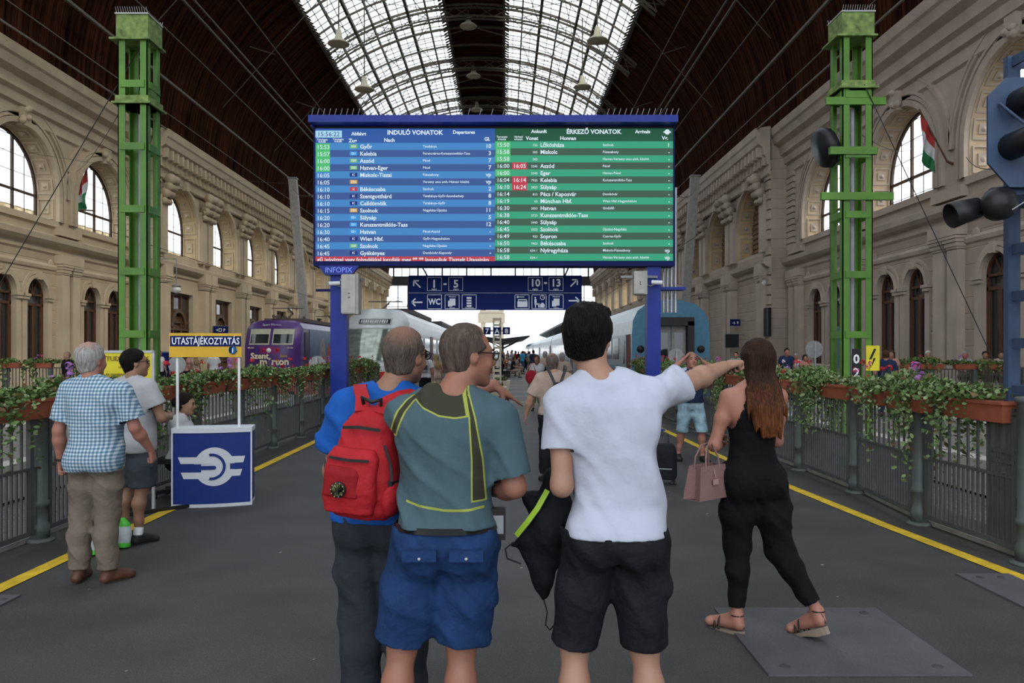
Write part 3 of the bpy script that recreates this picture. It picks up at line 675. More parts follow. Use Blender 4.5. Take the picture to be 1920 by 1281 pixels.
# pictograms: tickets, clerk window, luggage lockers, waiting room
for x0 in (834, 1029):
    bxs(x0 + 9, x0 + 20, 560, 573); bxs(x0 + 6, x0 + 14, 564, 575, -0.007); st('Pénztárak', x0 + 14, 557.5, 2.6, 0.02); st('Tickets', x0 + 14, 578.5, 2.6, 0.02)
for y in (557, 562, 567, 572): bxs(875, 884, y, y + 3.5)
st('Tourinform', 880, 578.3, 2.6, 0.02)
bxs(970, 989, 565, 576); bxs(971, 973, 562, 566); bxs(986, 988, 562, 566); bxs(971, 988, 561, 563); bxs(969, 972, 555, 559); bxs(972, 983, 556.3, 557.6)
bxs(1002, 1005, 557, 560); bxs(1002, 1006, 561, 570); bxs(1002, 1012, 569, 571.5); bxs(1009, 1012, 570, 577); bxs(1003, 1005, 572, 577); bxs(1013, 1021, 570, 577); bxs(1015, 1019, 568, 570)
for k in range(12):
    t = 2 * PI * k / 12; bxs(1017 + 4 * math.cos(t) - 0.7, 1017 + 4 * math.cos(t) + 0.7, 558 + 4 * math.sin(t) - 0.7, 558 + 4 * math.sin(t) + 0.7)
bxs(1016.6, 1017.4, 555.5, 558.5); bxs(1017, 1020, 557.6, 558.4)
m.build('symbols', SW, sg)
# ------------------------------------------------ green gantry masts
GRN = mat('mast_green', (0.07, 0.19, 0.015), 0.4, var=0.25, scale=2.5, spec=0.4)
GRN2 = mat('mast_green_worn', (0.15, 0.22, 0.06), 0.6, var=0.5, scale=9)
def mast(x, y, top, w, lab, plates, extra):
    g = empty('catenary_mast', (x, y, -0.55), label=lab, cat='mast', group=None); h = top + 0.55; t = 0.11
    legs = [(-1, -1), (1, -1), (1, 1), (-1, 1)]
    for (i, j) in legs:
        m = MB(); X = i * (w / 2 - 0.01); Yy = j * (w / 2 - 0.01)
        m.box(min(X, X - i * t), min(Yy, Yy - j * 0.015), 0, max(X, X - i * t), max(Yy, Yy - j * 0.015), h - 0.5); m.box(min(X, X - i * 0.015), min(Yy, Yy - j * t), 0, max(X, X - i * 0.015), max(Yy, Yy - j * t), h - 0.5)
        m.build('leg', GRN, g)
    z = 0.5
    while z < h - 1.0:
        for (x0, y0, x1, y1) in ((-w / 2 + 0.05, -w / 2 - 0.008, w / 2 - 0.05, -w / 2 + 0.008), (-w / 2 + 0.05, w / 2 - 0.008, w / 2 - 0.05, w / 2 + 0.008), (-w / 2 - 0.008, -w / 2 + 0.05, -w / 2 + 0.008, w / 2 - 0.05), (w / 2 - 0.008, -w / 2 + 0.05, w / 2 + 0.008, w / 2 - 0.05)):
            m = MB(); m.box(x0, y0, z, x1, y1, z + 0.11); m.build('batten_plate', GRN, g)
        z += 0.96
    for z in plates: m = MB(); m.box(-w / 2 - 0.06, -w / 2 - 0.06, z + 0.55, w / 2 + 0.06, w / 2 + 0.06, z + 0.58); m.box(-w / 2 - 0.02, -w / 2 - 0.02, z + 0.55, w / 2 + 0.02, w / 2 + 0.02, z + 0.68); m.build('collar_plate', GRN2, g)
    m = MB()
    m.box(-w / 2 - 0.01, -w / 2 - 0.01, h - 0.5, w / 2 + 0.01, w / 2 + 0.01, h - 0.12); m.box(-w / 2 - 0.1, -w / 2 - 0.05, h - 0.52, w / 2 + 0.05, w / 2 + 0.05, h - 0.49); m.build('cap_plate', GRN2, g)
    m = MB()
    for i in range(14):
        for j in (-1, 1): m.tube([(-w / 2 + w * i / 13, j * w / 2, h - 0.12), (-w / 2 + w * i / 13 * 1.0, j * (w / 2 + 0.05), h - 0.03)], 0.004, 4)
    m.box(-w / 2 - 0.02, -w / 2 - 0.03, h - 0.13, w / 2 + 0.02, w / 2 + 0.02, h - 0.11); m.build('bird_spike', LGREY, g)
    m = MB(); m.box(-w / 2 - 0.15, -w / 2 - 0.15, 0, w / 2 + 0.15, w / 2 + 0.15, 0.35); m.build('footing', GRN, g)
    if extra:
        for bb in ((-w / 2 - 0.35, -w / 2 - 0.05, 4.62, w / 2 + 0.3, -w / 2 + 0.02, 4.74), (-w / 2 - 0.2, -w / 2 - 0.03, 5.35, w / 2 + 0.05, -w / 2 + 0.05, 5.47), (-w / 2 - 0.25, -w / 2, 6.15, w / 2 + 0.2, -w / 2 + 0.06, 6.27)): m = MB(); m.box(*bb); m.build('cross_arm', GRN, g)
        m = MB(); m.lathe([(0.0, -0.12), (0.3, -0.1), (0.34, 0), (0.3, 0.1), (0, 0.12)], c=(-w / 2 - 0.12, 0.1, 5.55), n=20, M=Matrix.Rotation(PI / 2 - 0.35, 4, 'Y')); m.build('horn_loudspeaker', BLK, g)
        m = MB(); m.box(-0.1, -w / 2 - 0.03, 1.75, 0.02, -w / 2 - 0.01, 2.25); text_into(m, '0', 0.2, face_M((-0.04, -w / 2 - 0.035, 2.02)), 1, 0.03, 'CENTER'); text_into(m, '2', 0.2, face_M((-0.04, -w / 2 - 0.035, 1.8)), 1, 0.03, 'CENTER'); m.build('number_plate', [BLK, WHT], g)
        m = MB(); m.box(w / 2 - 0.13, -w / 2 - 0.03, 1.9, w / 2 + 0.08, -w / 2 - 0.01, 2.3)
        m.add([(w / 2 - 0.01, -w / 2 - 0.033, 2.25), (w / 2 + 0.03, -w / 2 - 0.033, 2.25), (w / 2 - 0.05, -w / 2 - 0.033, 2.08), (w / 2 - 0.09, -w / 2 - 0.033, 2.08)], [(0, 1, 2, 3)], 1); m.add([(w / 2 - 0.02, -w / 2 - 0.033, 2.1), (w / 2 + 0.02, -w / 2 - 0.033, 2.1), (w / 2 - 0.06, -w / 2 - 0.033, 1.94)], [(0, 1, 2)], 1)
        m.build('warning_plate', [mat('warning_yellow', (0.7, 0.6, 0.03), 0.5), BLK], g)
    m = MB(); m.tube([(0.02, 0, 0.4), (0.02, 0, h - 1.6)], 0.035, 8); m.build('conduit', mat('conduit_grey', (0.3, 0.29, 0.33), 0.5), g)
    return g
mast(-5.72, 12.0, 6.95, 0.47, 'green steel lattice mast standing on the left, behind the checked-shirt man', (5.45,), False)
mast(5.62, 12.5, 7.2, 0.5, 'green steel lattice mast standing on the right, with 0 2 number plate', (5.85,), True)
# leaning concrete-grey poles
def lean(p0, p1, lab, Y):
    a = P(*p0, Y); b = P(*p1, Y); d = (a - b) / (a.z - b.z); a0 = b + d * (-0.55 - b.z)
    o = empty('leaning_pole', (0, 0, 0), label=lab, cat='pole')
    m = MB(); m.beam(a0, a, 0.62, 0.5, up=(0, 1, 0)); m.build('shaft', mat('pole_grey', (0.27, 0.26, 0.245), 0.7, var=0.15), o)
    m = MB(); m.box(a.x - 0.36, Y - 0.3, a.z, a.x + 0.36, Y + 0.3, a.z + 0.1); m.build('cap', GREY, o)
    return a
lt = lean((549, 336), (571, 600), 'slanting grey steel pole left of the timetable board', 60)
rt = lean((1303, 332), (1282, 600), 'slanting grey steel pole right of the timetable board', 56)
pb = empty('pipe_rack', (0, 0, 0), label='upright shiny grey pipes behind the right end of the board', cat='pipes')
for k in range(4):
    m = MB(); x = P(1244 + k * 7.5, 0, 16.6).x; m.tube([(x, 16.6, 2.5), (x, 16.6, 5.2 if k > 1 else 3.8)], 0.034, 10); m.build('pipe', mat('pipe_metal', (0.4, 0.41, 0.43), 0.35, 0.6), pb)
m = MB(); m.box(BX(1238), 16.3, 2.97, P(1280, 0, 16.6).x, 16.62, 3.03); m.build('bracket', BLUE, pb)
# ------------------------------------------------ railway signal at the right edge
SBL = mat('signal_blue', (0.05, 0.08, 0.15), 0.5, var=0.15)
sgn = empty('signal_mast', (4.29, 5.95, 0), label='tall blue-grey lattice signal mast with octagonal lamp shield at the right edge', cat='signal')
m = MB()
for x in (-0.17, 0.17):
    for y in (0.0, 0.3): m.box(x - 0.05, y - 0.03, 1.22, x + 0.05, y + 0.03, 4.05)
m.build('column', SBL, sgn)
z = 1.3
while z < 4:
    m = MB(); m.box(-0.17, -0.035, z, 0.17, -0.02, z + 0.08); m.box(-0.17, 0.3, z, 0.17, 0.32, z + 0.08); m.box(-0.19, -0.03, z, -0.17, 0.31, z + 0.08); z += 0.38; m.build('batten_plate', SBL, sgn)
m = MB(); oc = [(x - 0.23, z) for x, z in [(-0.46, 3.06), (-0.46, 3.56), (-0.32, 3.70), (0.32, 3.70), (0.46, 3.56), (0.46, 3.06), (0.28, 2.88), (-0.30, 2.88)]]
m.prism(oc, -0.22, -0.2); m.build('shield', SBL, sgn)
m = MB()
for (x, z, r) in ((-0.45, 3.50, 0.11), (-0.52, 3.18, 0.10)):
    m.lathe([(r, 0), (r * 0.98, 0.3), (r * 0.8, 0.31), (r * 0.8, 0.05), (0, 0.04)], c=(x, -0.22, z), n=18, M=Matrix.Rotation(PI / 2, 4, 'X'))
m.build('lamp_hood', BLK, sgn)
m = MB(); m.lathe([(0.10, 0), (0.125, 0.04), (0.12, 0.12), (0.07, 0.16), (0, 0.17)], c=(-0.58, -0.1, 2.77), n=18, M=Matrix.Rotation(PI / 2 + 0.1, 4, 'X')); m.lathe([(0.08, 0), (0.10, 0.22), (0.09, 0.225), (0.07, 0)], c=(-0.66, -0.05, 2.76), n=14, M=Matrix.Rotation(-PI / 2 - 0.3, 4, 'Y')); m.build('lower_lamp', BLK, sgn)
m = MB(); m.beam((-0.6, -0.12, 2.86), (-0.1, -0.1, 2.9), 0.05, 0.07); m.tube([(-0.62, -0.24, 3.5), (-0.45, -0.5, 3.15), (-0.32, -0.26, 2.95)], 0.012, 6); m.build('bracket', SBL, sgn)
m = MB(); m.tube([(-0.55, -0.28, 2.7), (-0.45, -0.35, 2.78), (-0.35, -0.3, 2.68), (-0.2, -0.1, 2.65)], 0.005, 5); m.tube([(-0.5, -0.5, 3.4), (-0.6, -0.5, 3.3), (-0.58, -0.5, 3.15), (-0.5, -0.5, 3.08)], 0.005, 5); m.build('cable', LGREY, sgn)
# ------------------------------------------------ passenger information counter
ct = empty('promotion_counter', (P(396, 0, 8.15).x, 8.15, 0), rz=math.radians(12), label='blue and white counter with winged wheel emblem and yellow UTASTÁJÉKOZTATÁS header', cat='counter')
CB = mat('counter_blue', (0.01, 0.03, 0.19), 0.45, var=0.06); CW = mat('counter_white', (0.62, 0.64, 0.68), 0.5, var=0.03)
W2 = 0.40; H0, H1 = 0.0, 0.84; n = 14
def cp(u): return (u * W2, 0.06 * u * u)          # gently curved front
m = MB(); vs = []
for i in range(n + 1):
    u = -1 + 2 * i / n; x, y = cp(u); vs += [(x, y, 0.035), (x, y, H1 - 0.05)]
m.add(vs, [(2 * i, 2 * i + 2, 2 * i + 3, 2 * i + 1) for i in range(n)]); 
for s in (-1, 1): m.box(min(s * W2, s * W2 - s * 0.015), 0.06, 0.03, max(s * W2, s * W2 - s * 0.015), 0.36, H1 - 0.04)
m.build('front_panel', CB, ct)
m = MB(); poly = [cp(-1 + 2 * i / n) for i in range(n + 1)] + [(W2, 0.38), (-W2, 0.38)]
for (z0, z1, e) in ((H1 - 0.05, H1, 1.02), (0.0, 0.035, 1.005)):
    k = len(poly); vs = [(x * e, y - (0.012 if e > 1.01 else 0.004), z0) for x, y in poly] + [(x * e, y - (0.012 if e > 1.01 else 0.004), z1) for x, y in poly]
    m.add(vs, [tuple(range(k - 1, -1, -1)), tuple(range(k, 2 * k))] + [(i, (i + 1) % k, (i + 1) % k + k, i + k) for i in range(k)])
for s in (-1, 1): x, y = cp(s); m.box(x - 0.008, y - 0.008, 0, x + 0.008, y + 0.01, H1)
m.build('counter_top', CW, ct)
# emblem: circle crossed by staggered wings
m = MB()
def onf(x, z, d=0.004): u = max(-1, min(1, x / W2)); return (x, 0.06 * u * u - d, z)
zc = 0.43
def arcstrip(cx, cz, r0, r1, a0, a1, k=24, d=0.004, mi=0):
    vs = []
    for i in range(k + 1):
        a = a0 + (a1 - a0) * i / k; vs += [onf(cx + r0 * math.cos(a), cz + r0 * math.sin(a), d), onf(cx + r1 * math.cos(a), cz + r1 * math.sin(a), d)]
    m.add(vs, [(2 * i, 2 * i + 1, 2 * i + 3, 2 * i + 2) for i in range(k)], mi)
def para(x0, x1, z0, z1, sk, d=0.006, mi=0):
    k = 6; vs = []
    for i in range(k + 1):
        t = i / k; vs += [onf(x0 + (x1 - x0) * t, z0, d), onf(x0 + (x1 - x0) * t + sk, z1, d)]
    m.add(vs, [(2 * i, 2 * i + 1, 2 * i + 3, 2 * i + 2) for i in range(k)], mi)
arcstrip(0.03, zc, 0.0, 0.205, 0, 2 * PI, 44, 0.004)
para(-0.31, 0.0, zc + 0.035, zc + 0.105, -0.03, 0.006); para(-0.28, 0.0, zc - 0.125, zc - 0.055, -0.03, 0.006)
para(0.10, 0.32, zc + 0.035, zc + 0.105, 0.02, 0.006); para(0.12, 0.29, zc - 0.105, zc - 0.035, 0.02, 0.006)
arcstrip(0.005, zc, 0.112, 0.142, -PI * .56, PI * .56, 26, 0.008, 1)
para(-0.33, 0.03, zc - 0.03, zc + 0.012, -0.0, 0.009, 1); arcstrip(0.03, zc - 0.009, 0.0, 0.021, -PI / 2, PI / 2, 8, 0.009, 1); para(-0.33, -0.10, zc - 0.055, zc + 0.03, 0, 0.0085, 1); para(0.19, 0.34, zc - 0.03, zc + 0.03, 0, 0.009, 1)
m.build('emblem', [CW, CB], ct)
for x in (-0.355, 0.27):
    m = MB(); m.tube([(x, 0.1, 0.82), (x, 0.1, 1.62)], 0.015, 10); m.build('pole', WHT, ct)
HY = mat('header_yellow', (0.62, 0.36, 0.02), 0.5, var=0.05)
hd = MB(); hd.box(-0.43, 0.06, 1.595, 0.30, 0.09, 1.85); hb = hd.build('header_panel', HY, ct)
m = MB(); m.box(-0.42, 0.052, 1.71, 0.295, 0.06, 1.82); text_into(m, 'UTASTÁJÉKOZTATÁS', 0.105, face_M((-0.062, 0.048, 1.73)), 1, 0.012, 'CENTER', fit=0.68)
m.lathe([(0.045, 0), (0, 0.0)], c=(0.21, 0.046, 1.67), n=20, mi=1, M=Matrix.Rotation(PI / 2, 4, 'X')); m.lathe([(0.04, 0), (0, 0.0)], c=(0.21, 0.044, 1.67), n=20, mi=2, M=Matrix.Rotation(PI / 2, 4, 'X')); text_into(m, 'i', 0.07, face_M((0.21, 0.042, 1.645)), 1, 0.03, 'CENTER')
m.build('lettering', [NAVY, WHT, mat('info_blue', (0.03, 0.2, 0.55), 0.5)], hb)
# yellow timetable stand
ys_ = empty('poster_stand', (P(238, 0, 7.9).x, 7.9, 0), rz=math.radians(8), label='yellow timetable poster in a grey frame standing behind the two men on the left', cat='poster stand')
m = MB(); m.box(-0.25, 0, 0.85, 0.25, 0.012, 1.64); m.build('poster', mat('poster_yellow', (0.62, 0.52, 0.015), 0.4, var=0.05), ys_)
m = MB()
for (a, b, c, d) in ((-0.27, -0.245, 0.0, 1.66), (0.245, 0.27, 0.0, 1.66), (-0.27, 0.27, 1.64, 1.665), (-0.27, 0.27, 0.83, 0.855)): m.box(a, -0.012, c, b, 0.03, d)
m.build('frame', LGREY, ys_)
m = MB()
for x in (-0.2, 0.3): m.beam((x - 0.3, -0.25, 0.02), (x + 0.32, 0.2, 0.02), 0.05, 0.03)
m.build('foot', BLK, ys_)
m = MB(); zz = 1.56
for k, (s, h) in enumerate((('TUDJA, HOGY', 0.05), ('utazás közben busz', 0.03), ('és vonatjegy', 0.03), ('menetrend', 0.028), ('információ', 0.028), ('jegyvásárlás', 0.025), ('elővétel', 0.025), ('pénztár', 0.025))):
    text_into(m, s, h * 1.3, face_M((-0.2 + (k % 2) * 0.12, -0.014, zz)), 0, 0.02); zz -= 0.075
m.build('lettering', mat('poster_ink', (0.16, 0.10, 0.02), 0.6), ys_)
# ------------------------------------------------ steel plates set in the platform
PLM = mat('steel_plate', (0.105, 0.103, 0.11), 0.5, 0.2, var=0.18, scale=3, bump=0.15, bscale=60)
def plate(x0, x1, y0, y1, lab):
    o = empty('floor_plate', ((x0 + x1) / 2, (y0 + y1) / 2, 0), label=lab, cat='floor plate')
    m = MB(); a, b = (x1 - x0) / 2, (y1 - y0) / 2; m.box(-a, -b, 0.001, a, b, 0.012); m.build('sheet', PLM, o)
    for (i, j) in ((-1, -1), (1, -1), (1, 1), (-1, 1)):
        m = MB(); m.lathe([(0.028, 0.012), (0.022, 0.016), (0, 0.016)], c=(i * (a - 0.12), j * (b - 0.1), 0), n=12); m.build('bolt', mat('bolt_dark', (0.05, 0.05, 0.055), 0.5), o)
plate(1.335, 2.37, 3.9, 4.92, 'square grey steel plate in the floor under the woman in black')
plate(3.33, 3.72, 4.75, 5.68, 'grey steel plate in the floor beside the right yellow line'); plate(-3.45, -3.27, 4.4, 5.18, 'narrow grey steel plate in the floor beside the left yellow line')
# platform number post with lattice and planter
np_ = empty('platform_number_post', (P(932, 0, 27).x, 27, 0), label='cream perforated post with small blue signs 7, A and 8', cat='sign post')
CRM = mat('cream_paint', (0.55, 0.5, 0.38), 0.6)
m = MB()
for s in (-1, 1): m.box(s * 0.12 - 0.03, -0.05, 0.0, s * 0.12 + 0.03, 0.05, 2.85)
z = 0.35
while z < 2.8: m.box(-0.1, -0.04, z, 0.1, 0.04, z + 0.09); z += 0.2
m.build('column', CRM, np_)
for i, (x, s) in enumerate(((-0.35, '7'), (0.0, 'A'), (0.33, '8'))):
    m = MB(); m.box(x - 0.13, -0.09, 2.26, x + 0.13, -0.06, 2.52); text_into(m, s, 0.24, face_M((x, -0.095, 2.3)), 1, 0.03, 'CENTER'); m.build('number_sign', [NAVY, WHT], np_)
m = MB(); m.box(-0.35, -0.02, 2.36, 0.35, 0.02, 2.42); m.build('bracket', CRM, np_)
# ------------------------------------------------ fences and flower boxes
FEN = mat('fence_grey', (0.085, 0.088, 0.09), 0.5, 0.1, var=0.15)
FPOST = mat('fence_post_grey', (0.095, 0.107, 0.103), 0.5, 0.1, var=0.15)
TER = mat('terracotta', (0.30, 0.085, 0.045), 0.75, var=0.2)
LEAF = [mat('leaf_green', (0.085, 0.15, 0.038), 0.55, var=0.6, scale=22), mat('leaf_pale', (0.19, 0.26, 0.11), 0.55, var=0.5, scale=25), mat('leaf_dry', (0.16, 0.10, 0.045), 0.7, var=0.4, scale=20)]
PET = [mat('petal_pink', (0.55, 0.06, 0.2), 0.6, var=0.2), mat('petal_red', (0.45, 0.015, 0.03), 0.6, var=0.2), mat('petal_white', (0.6, 0.5, 0.6), 0.6), mat('petal_lilac', (0.32, 0.13, 0.4), 0.6)]
def panel_mesh(L, h=1.13, zb=0.12, dense=True):
    m = MB()
    for z, t in ((h, 0.045), (zb, 0.045), (0.66, 0.025)): m.box(0.04, -0.015, z - t, L - 0.04, 0.015, z)
    x = 0.09; k = 0
    while x < L - 0.06:
        tall = k % 2 == 0; m.box(x - 0.009, -0.009, zb, x + 0.009, 0.009, h - 0.02 if tall else 0.66)
        x += 0.062 if dense else 0.1; k += 1
    return m.mesh('fence_bars', FEN)
def fence(pts, side, gate=None, h=1.15):
    word = {'L': 'left', 'R': 'right'}[side]
    for i, (x, y) in enumerate(pts):
        big = (side == 'R' and i == 0)
        p = empty('fence_post', (x, y, 0), label='%s grey round fence post with flared foot along the %s edge of the platform' % (ORD[i], word), cat='fence post', group='fence posts along the %s platform edge' % word)
        r = 0.085 if big else 0.062; hh = 1.3 if big else h + 0.06
        m = MB(); m.lathe([(r + 0.015, 0.03), (r + 0.015, 0.14), (r, 0.16), (r, 0.30), (r + 0.012, 0.31), (r + 0.012, 0.35), (r, 0.36), (r, hh - 0.05), (r + 0.015, hh - 0.04), (r + 0.015, hh), (0, hh + 0.01)], n=16); m.build('column', FPOST, p)
        m = MB(); m.lathe([(r + 0.055, 0.0), (r + 0.05, 0.015), (r + 0.02, 0.03), (0, 0.03)], n=16); m.build('foot', FPOST, p)
    for i in range(len(pts) - 1):
        (x0, y0), (x1, y1) = pts[i], pts[i + 1]; L = math.hypot(x1 - x0, y1 - y0); a = math.atan2(y1 - y0, x1 - x0)
        f = empty('barrier_fence', (x0, y0, 0), a, label='%s barred fence panel along the %s platform edge, between two posts' % (ORD[i], word), cat='fence', group='fence panels along the %s platform edge' % word)
        link('bars', panel_mesh(L), f)
        m = MB(); m.box(0.02, -0.02, h - 0.02, L - 0.02, 0.02, h + 0.02); m.build('top_rail', FEN, f)
        if i % 1 == 0:
            for s in (0.1, L - 0.16): m = MB(); m.box(s, -0.02, 0.1, s + 0.05, 0.02, h); m.build('stile', FEN, f)
ORD = ['nearest', 'second', 'third', 'fourth', 'fifth', 'sixth', 'seventh', 'eighth', 'ninth', 'tenth', 'eleventh', 'twelfth', 'thirteenth', 'fourteenth', 'fifteenth']
LPTS = [(-4.12, 5.0), (-4.06, 6.7), (-4.06, 8.35), (-4.05, 10.0), (-4.02, 11.6), (-4.0, 13.2), (-3.95, 14.8), (-3.95, 16.5), (-3.98, 18.4), (-4.0, 20.3), (-4.0, 22.2), (-4.0, 24)]
RPTS = [(4.06, 5.95), (3.96, 7.35), (4.1, 9.0), (4.1, 10.7), (4.05, 12.4), (4.0, 14.1), (3.95, 15.8), (3.95, 17.6), (3.95, 19.5), (3.95, 21.4), (4.0, 23.3)]
fence(LPTS, 'L'); fence(RPTS, 'R')
# heavy end leaf of the fence beside the signal
m = MB()
for x in (0.02, 0.09, 0.16, 0.23, 0.3): m.box(x, -0.02, 0.1, x + 0.022, 0.02, 1.2)
for z in (1.2, 0.86, 0.78, 0.1): m.box(0.0, -0.022, z - 0.03, 0.34, 0.022, z)
g = empty('gate_leaf', (4.05, 6.08, 0), PI / 2, label='narrow grey barred gate leaf between signal and fence', cat='gate'); m.build('bars', FEN, g); m = MB(); m.box(-0.03, -0.03, 0.4, 0.0, 0.03, 0.5); m.build('hinge', FEN, g)
# low concrete upstand under the fences
m = MB()
for pts, s in ((LPTS, -1), (RPTS, 1)):
    for (a, b) in zip(pts, pts[1:]): m.beam((a[0] + s * 0.12, a[1], -0.06), (b[0] + s * 0.12, b[1], -0.06), 0.1, 0.2)
struct('trim_8', m, mat('upstand_concrete', (0.33, 0.32, 0.3), 0.85, var=0.2))
def foliage_mesh(seed, L, n, trail, pale, leaf=0.045, dry=0.06, up=0.38):
    r = random.Random(seed); m = MB()
    stems = []
    cc = [r.uniform(-L / 2 + .1, L / 2 - .1) for _ in range(3)]; ct = r.choice(cc); hg = [r.uniform(.75, 1.3) for _ in range(3)]
    for i in range(int(n / 9)):
        if r.random() < trail: x = r.gauss(ct, .13); d = Vector((r.uniform(-0.4, 0.4), r.choice((-1, -1, 1)) * r.uniform(0.5, 1), r.uniform(0.1, 0.5))); tl = r.uniform(0.3, 0.75)
        else: q_ = r.randrange(3); x = r.gauss(cc[q_], L * .17); d = Vector((r.uniform(-0.6, 0.6), r.uniform(-0.8, 0.8), r.uniform(0.5, 1.2))); tl = r.uniform(0.14, up) * hg[q_]
        x = max(-L / 2, min(L / 2, x)); stems.append((Vector((x, r.uniform(-0.05, 0.05), 0.13)), d.normalized(), tl))
    for (p0, d, tl) in stems:
        k = 9 if tl < .4 else 15; sway = r.uniform(-.12, .12)
        for j in range(k):
            t = (j + 1) / k * tl; out = min(t, .2) if tl > .4 else t
            p = p0 + d * out + Vector((sway * t, 0, -1.9 * t * t if tl < .4 else -.35 * t * t - max(0, t - .16) * 1.05)) + Vector((r.gauss(0, 0.028), r.gauss(0, 0.022), r.gauss(0, 0.02)))
            s = leaf * r.uniform(0.6, 1.25); nrm = Vector((r.gauss(0, 0.7), r.gauss(0, 0.7), r.uniform(0.2, 1))).normalized()
            u = nrm.orthogonal().normalized(); u.rotate(Matrix.Rotation(r.uniform(0, 6.28), 3, nrm)); v = nrm.cross(u)
            mi = 2 if r.random() < dry else (1 if r.random() < pale else 0)
            m.add([p - u * s, p - u * s * 0.3 + v * s * 0.62, p + u * s * 0.75 + v * s * 0.3, p + u * s, p + u * s * 0.3 - v * s * 0.62, p - u * s * 0.5 - v * s * 0.5], [(0, 1, 2, 3, 4, 5)], mi)
    return m.mesh('foliage', LEAF)
def blossom_mesh(seed, L, n, cols):
    r = random.Random(seed); m = MB()
    for i in range(n):
        c = Vector((r.uniform(-L / 2, L / 2), r.uniform(-0.2, 0.2), r.uniform(0.24, 0.46))); mi = r.choice(cols); R_ = r.uniform(0.022, 0.045)
        m.tube([c - Vector((0, 0, 0.16)), c], 0.003, 4, 4)
        for q in range(16):
            d = Vector((r.gauss(0, 1), r.gauss(0, 1), r.gauss(0, 0.7) + 0.2)).normalized(); p = c + d * R_; u = d.orthogonal().normalized(); v = d.cross(u); s = R_ * 0.42
            m.add([p - u * s, p + v * s, p + u * s, p - v * s], [(0, 1, 2, 3)], mi)
    return m.mesh('blossom', PET + [LEAF[0]])
def planter_mesh(L):
    m = MB(); a, b = 0.085, 0.105; h0, h1 = -0.04, 0.13
    for (x, y, z) in ((0, 0, 0),):
        vs = [Vector((sx_ * (L / 2 - (0.02 if z_ < 0 else 0)), sy_ * (a if z_ < 0 else b), h0 if z_ < 0 else h1)) for z_ in (-1, 1) for sy_ in (-1, 1) for sx_ in (-1, 1)]
        m.add(vs, [(0, 2, 3, 1), (0, 1, 5, 4), (2, 6, 7, 3), (0, 4, 6, 2), (1, 3, 7, 5)])
    m.box(-L / 2 - 0.01, -b - 0.012, h1 - 0.025, L / 2 + 0.01, b + 0.012, h1)
    return m.mesh('planter', TER)
PM = planter_mesh(0.78)
FM = {'L': [foliage_mesh(s, 0.98, 1500, 0.13, 0.35, 0.029, 0.12) for s in range(4)], 'R': [foliage_mesh(20 + s, 0.98, 1650, 0.34, 0.6, 0.027, 0.03) for s in range(4)], 'F': [foliage_mesh(50 + s, 1.2, 420, 0.25, 0.15, 0.055, 0.12, 0.24) for s in range(3)]}
BM = {'pink': blossom_mesh(1, 0.8, 7, [0, 0, 1]), 'red': blossom_mesh(2, 0.8, 4, [1]), 'mix': blossom_mesh(3, 0.8, 4, [0, 2, 3]), 'lilac': blossom_mesh(5, 0.8, 5, [3, 2])}
def flower_box(x, y, z, rz, kind, k, bl, lab, grp, sc=1.0):
    o = empty('flower_box', (x, y, z), rz, label=lab, cat='flower box', group=grp)
    link('planter', PM, o); f = link('foliage', FM[kind][k % len(FM[kind])], o); f['kind'] = 'stuff'
    f.scale = (R.choice((-1, 1)), R.choice((-1, 1)), R.uniform(0.8, 1.3))
    if bl: link('blossom', BM[bl], o)
    return o
def along(pts, d):
    for (a, b) in zip(pts, pts[1:]):
        L = math.hypot(b[0] - a[0], b[1] - a[1])
        if d <= L: t = d / L; return a[0] + (b[0] - a[0]) * t, a[1] + (b[1] - a[1]) * t, math.atan2(b[1] - a[1], b[0] - a[0])
        d -= L
    return (*pts[-1], PI / 2)
COLW = {'pink': 'pink geranium heads', 'red': 'red geranium heads', 'mix': 'a few pink and white blooms', 'lilac': 'lilac blooms', None: 'green foliage only'}
RB = [None, 'mix', 'pink', None, 'red', 'lilac', 'pink', None, 'mix', 'red', 'pink', None, 'pink', 'mix', 'red', None, 'pink']
for i in range(17):
    x, y, a = along(RPTS, 0.55 + i * 1.0); b = RB[i]
    flower_box(x, y, 1.12, a, 'R', i, b, 'right fence flower box, %s from the signal, %s' % (ORD2[i] if 'ORD2' in globals() else (ORD + ['sixteenth', 'seventeenth'])[i], COLW[b]), 'flower boxes hung along the right fence')
LB = [None, None, 'mix', None, 'red', None, 'mix', 'red', None, 'red', 'red', None, 'mix', 'red', None, None, 'red', None]
for i in range(18):
    x, y, a = along(LPTS, 0.35 + i * 1.02); b = LB[i]
    flower_box(x, y, 1.12, a, 'L', i, b, 'left fence flower box, %s from its near end, %s' % ((ORD + ['sixteenth', 'seventeenth', 'eighteenth'])[i], COLW[b]), 'flower boxes hung along the left fence')
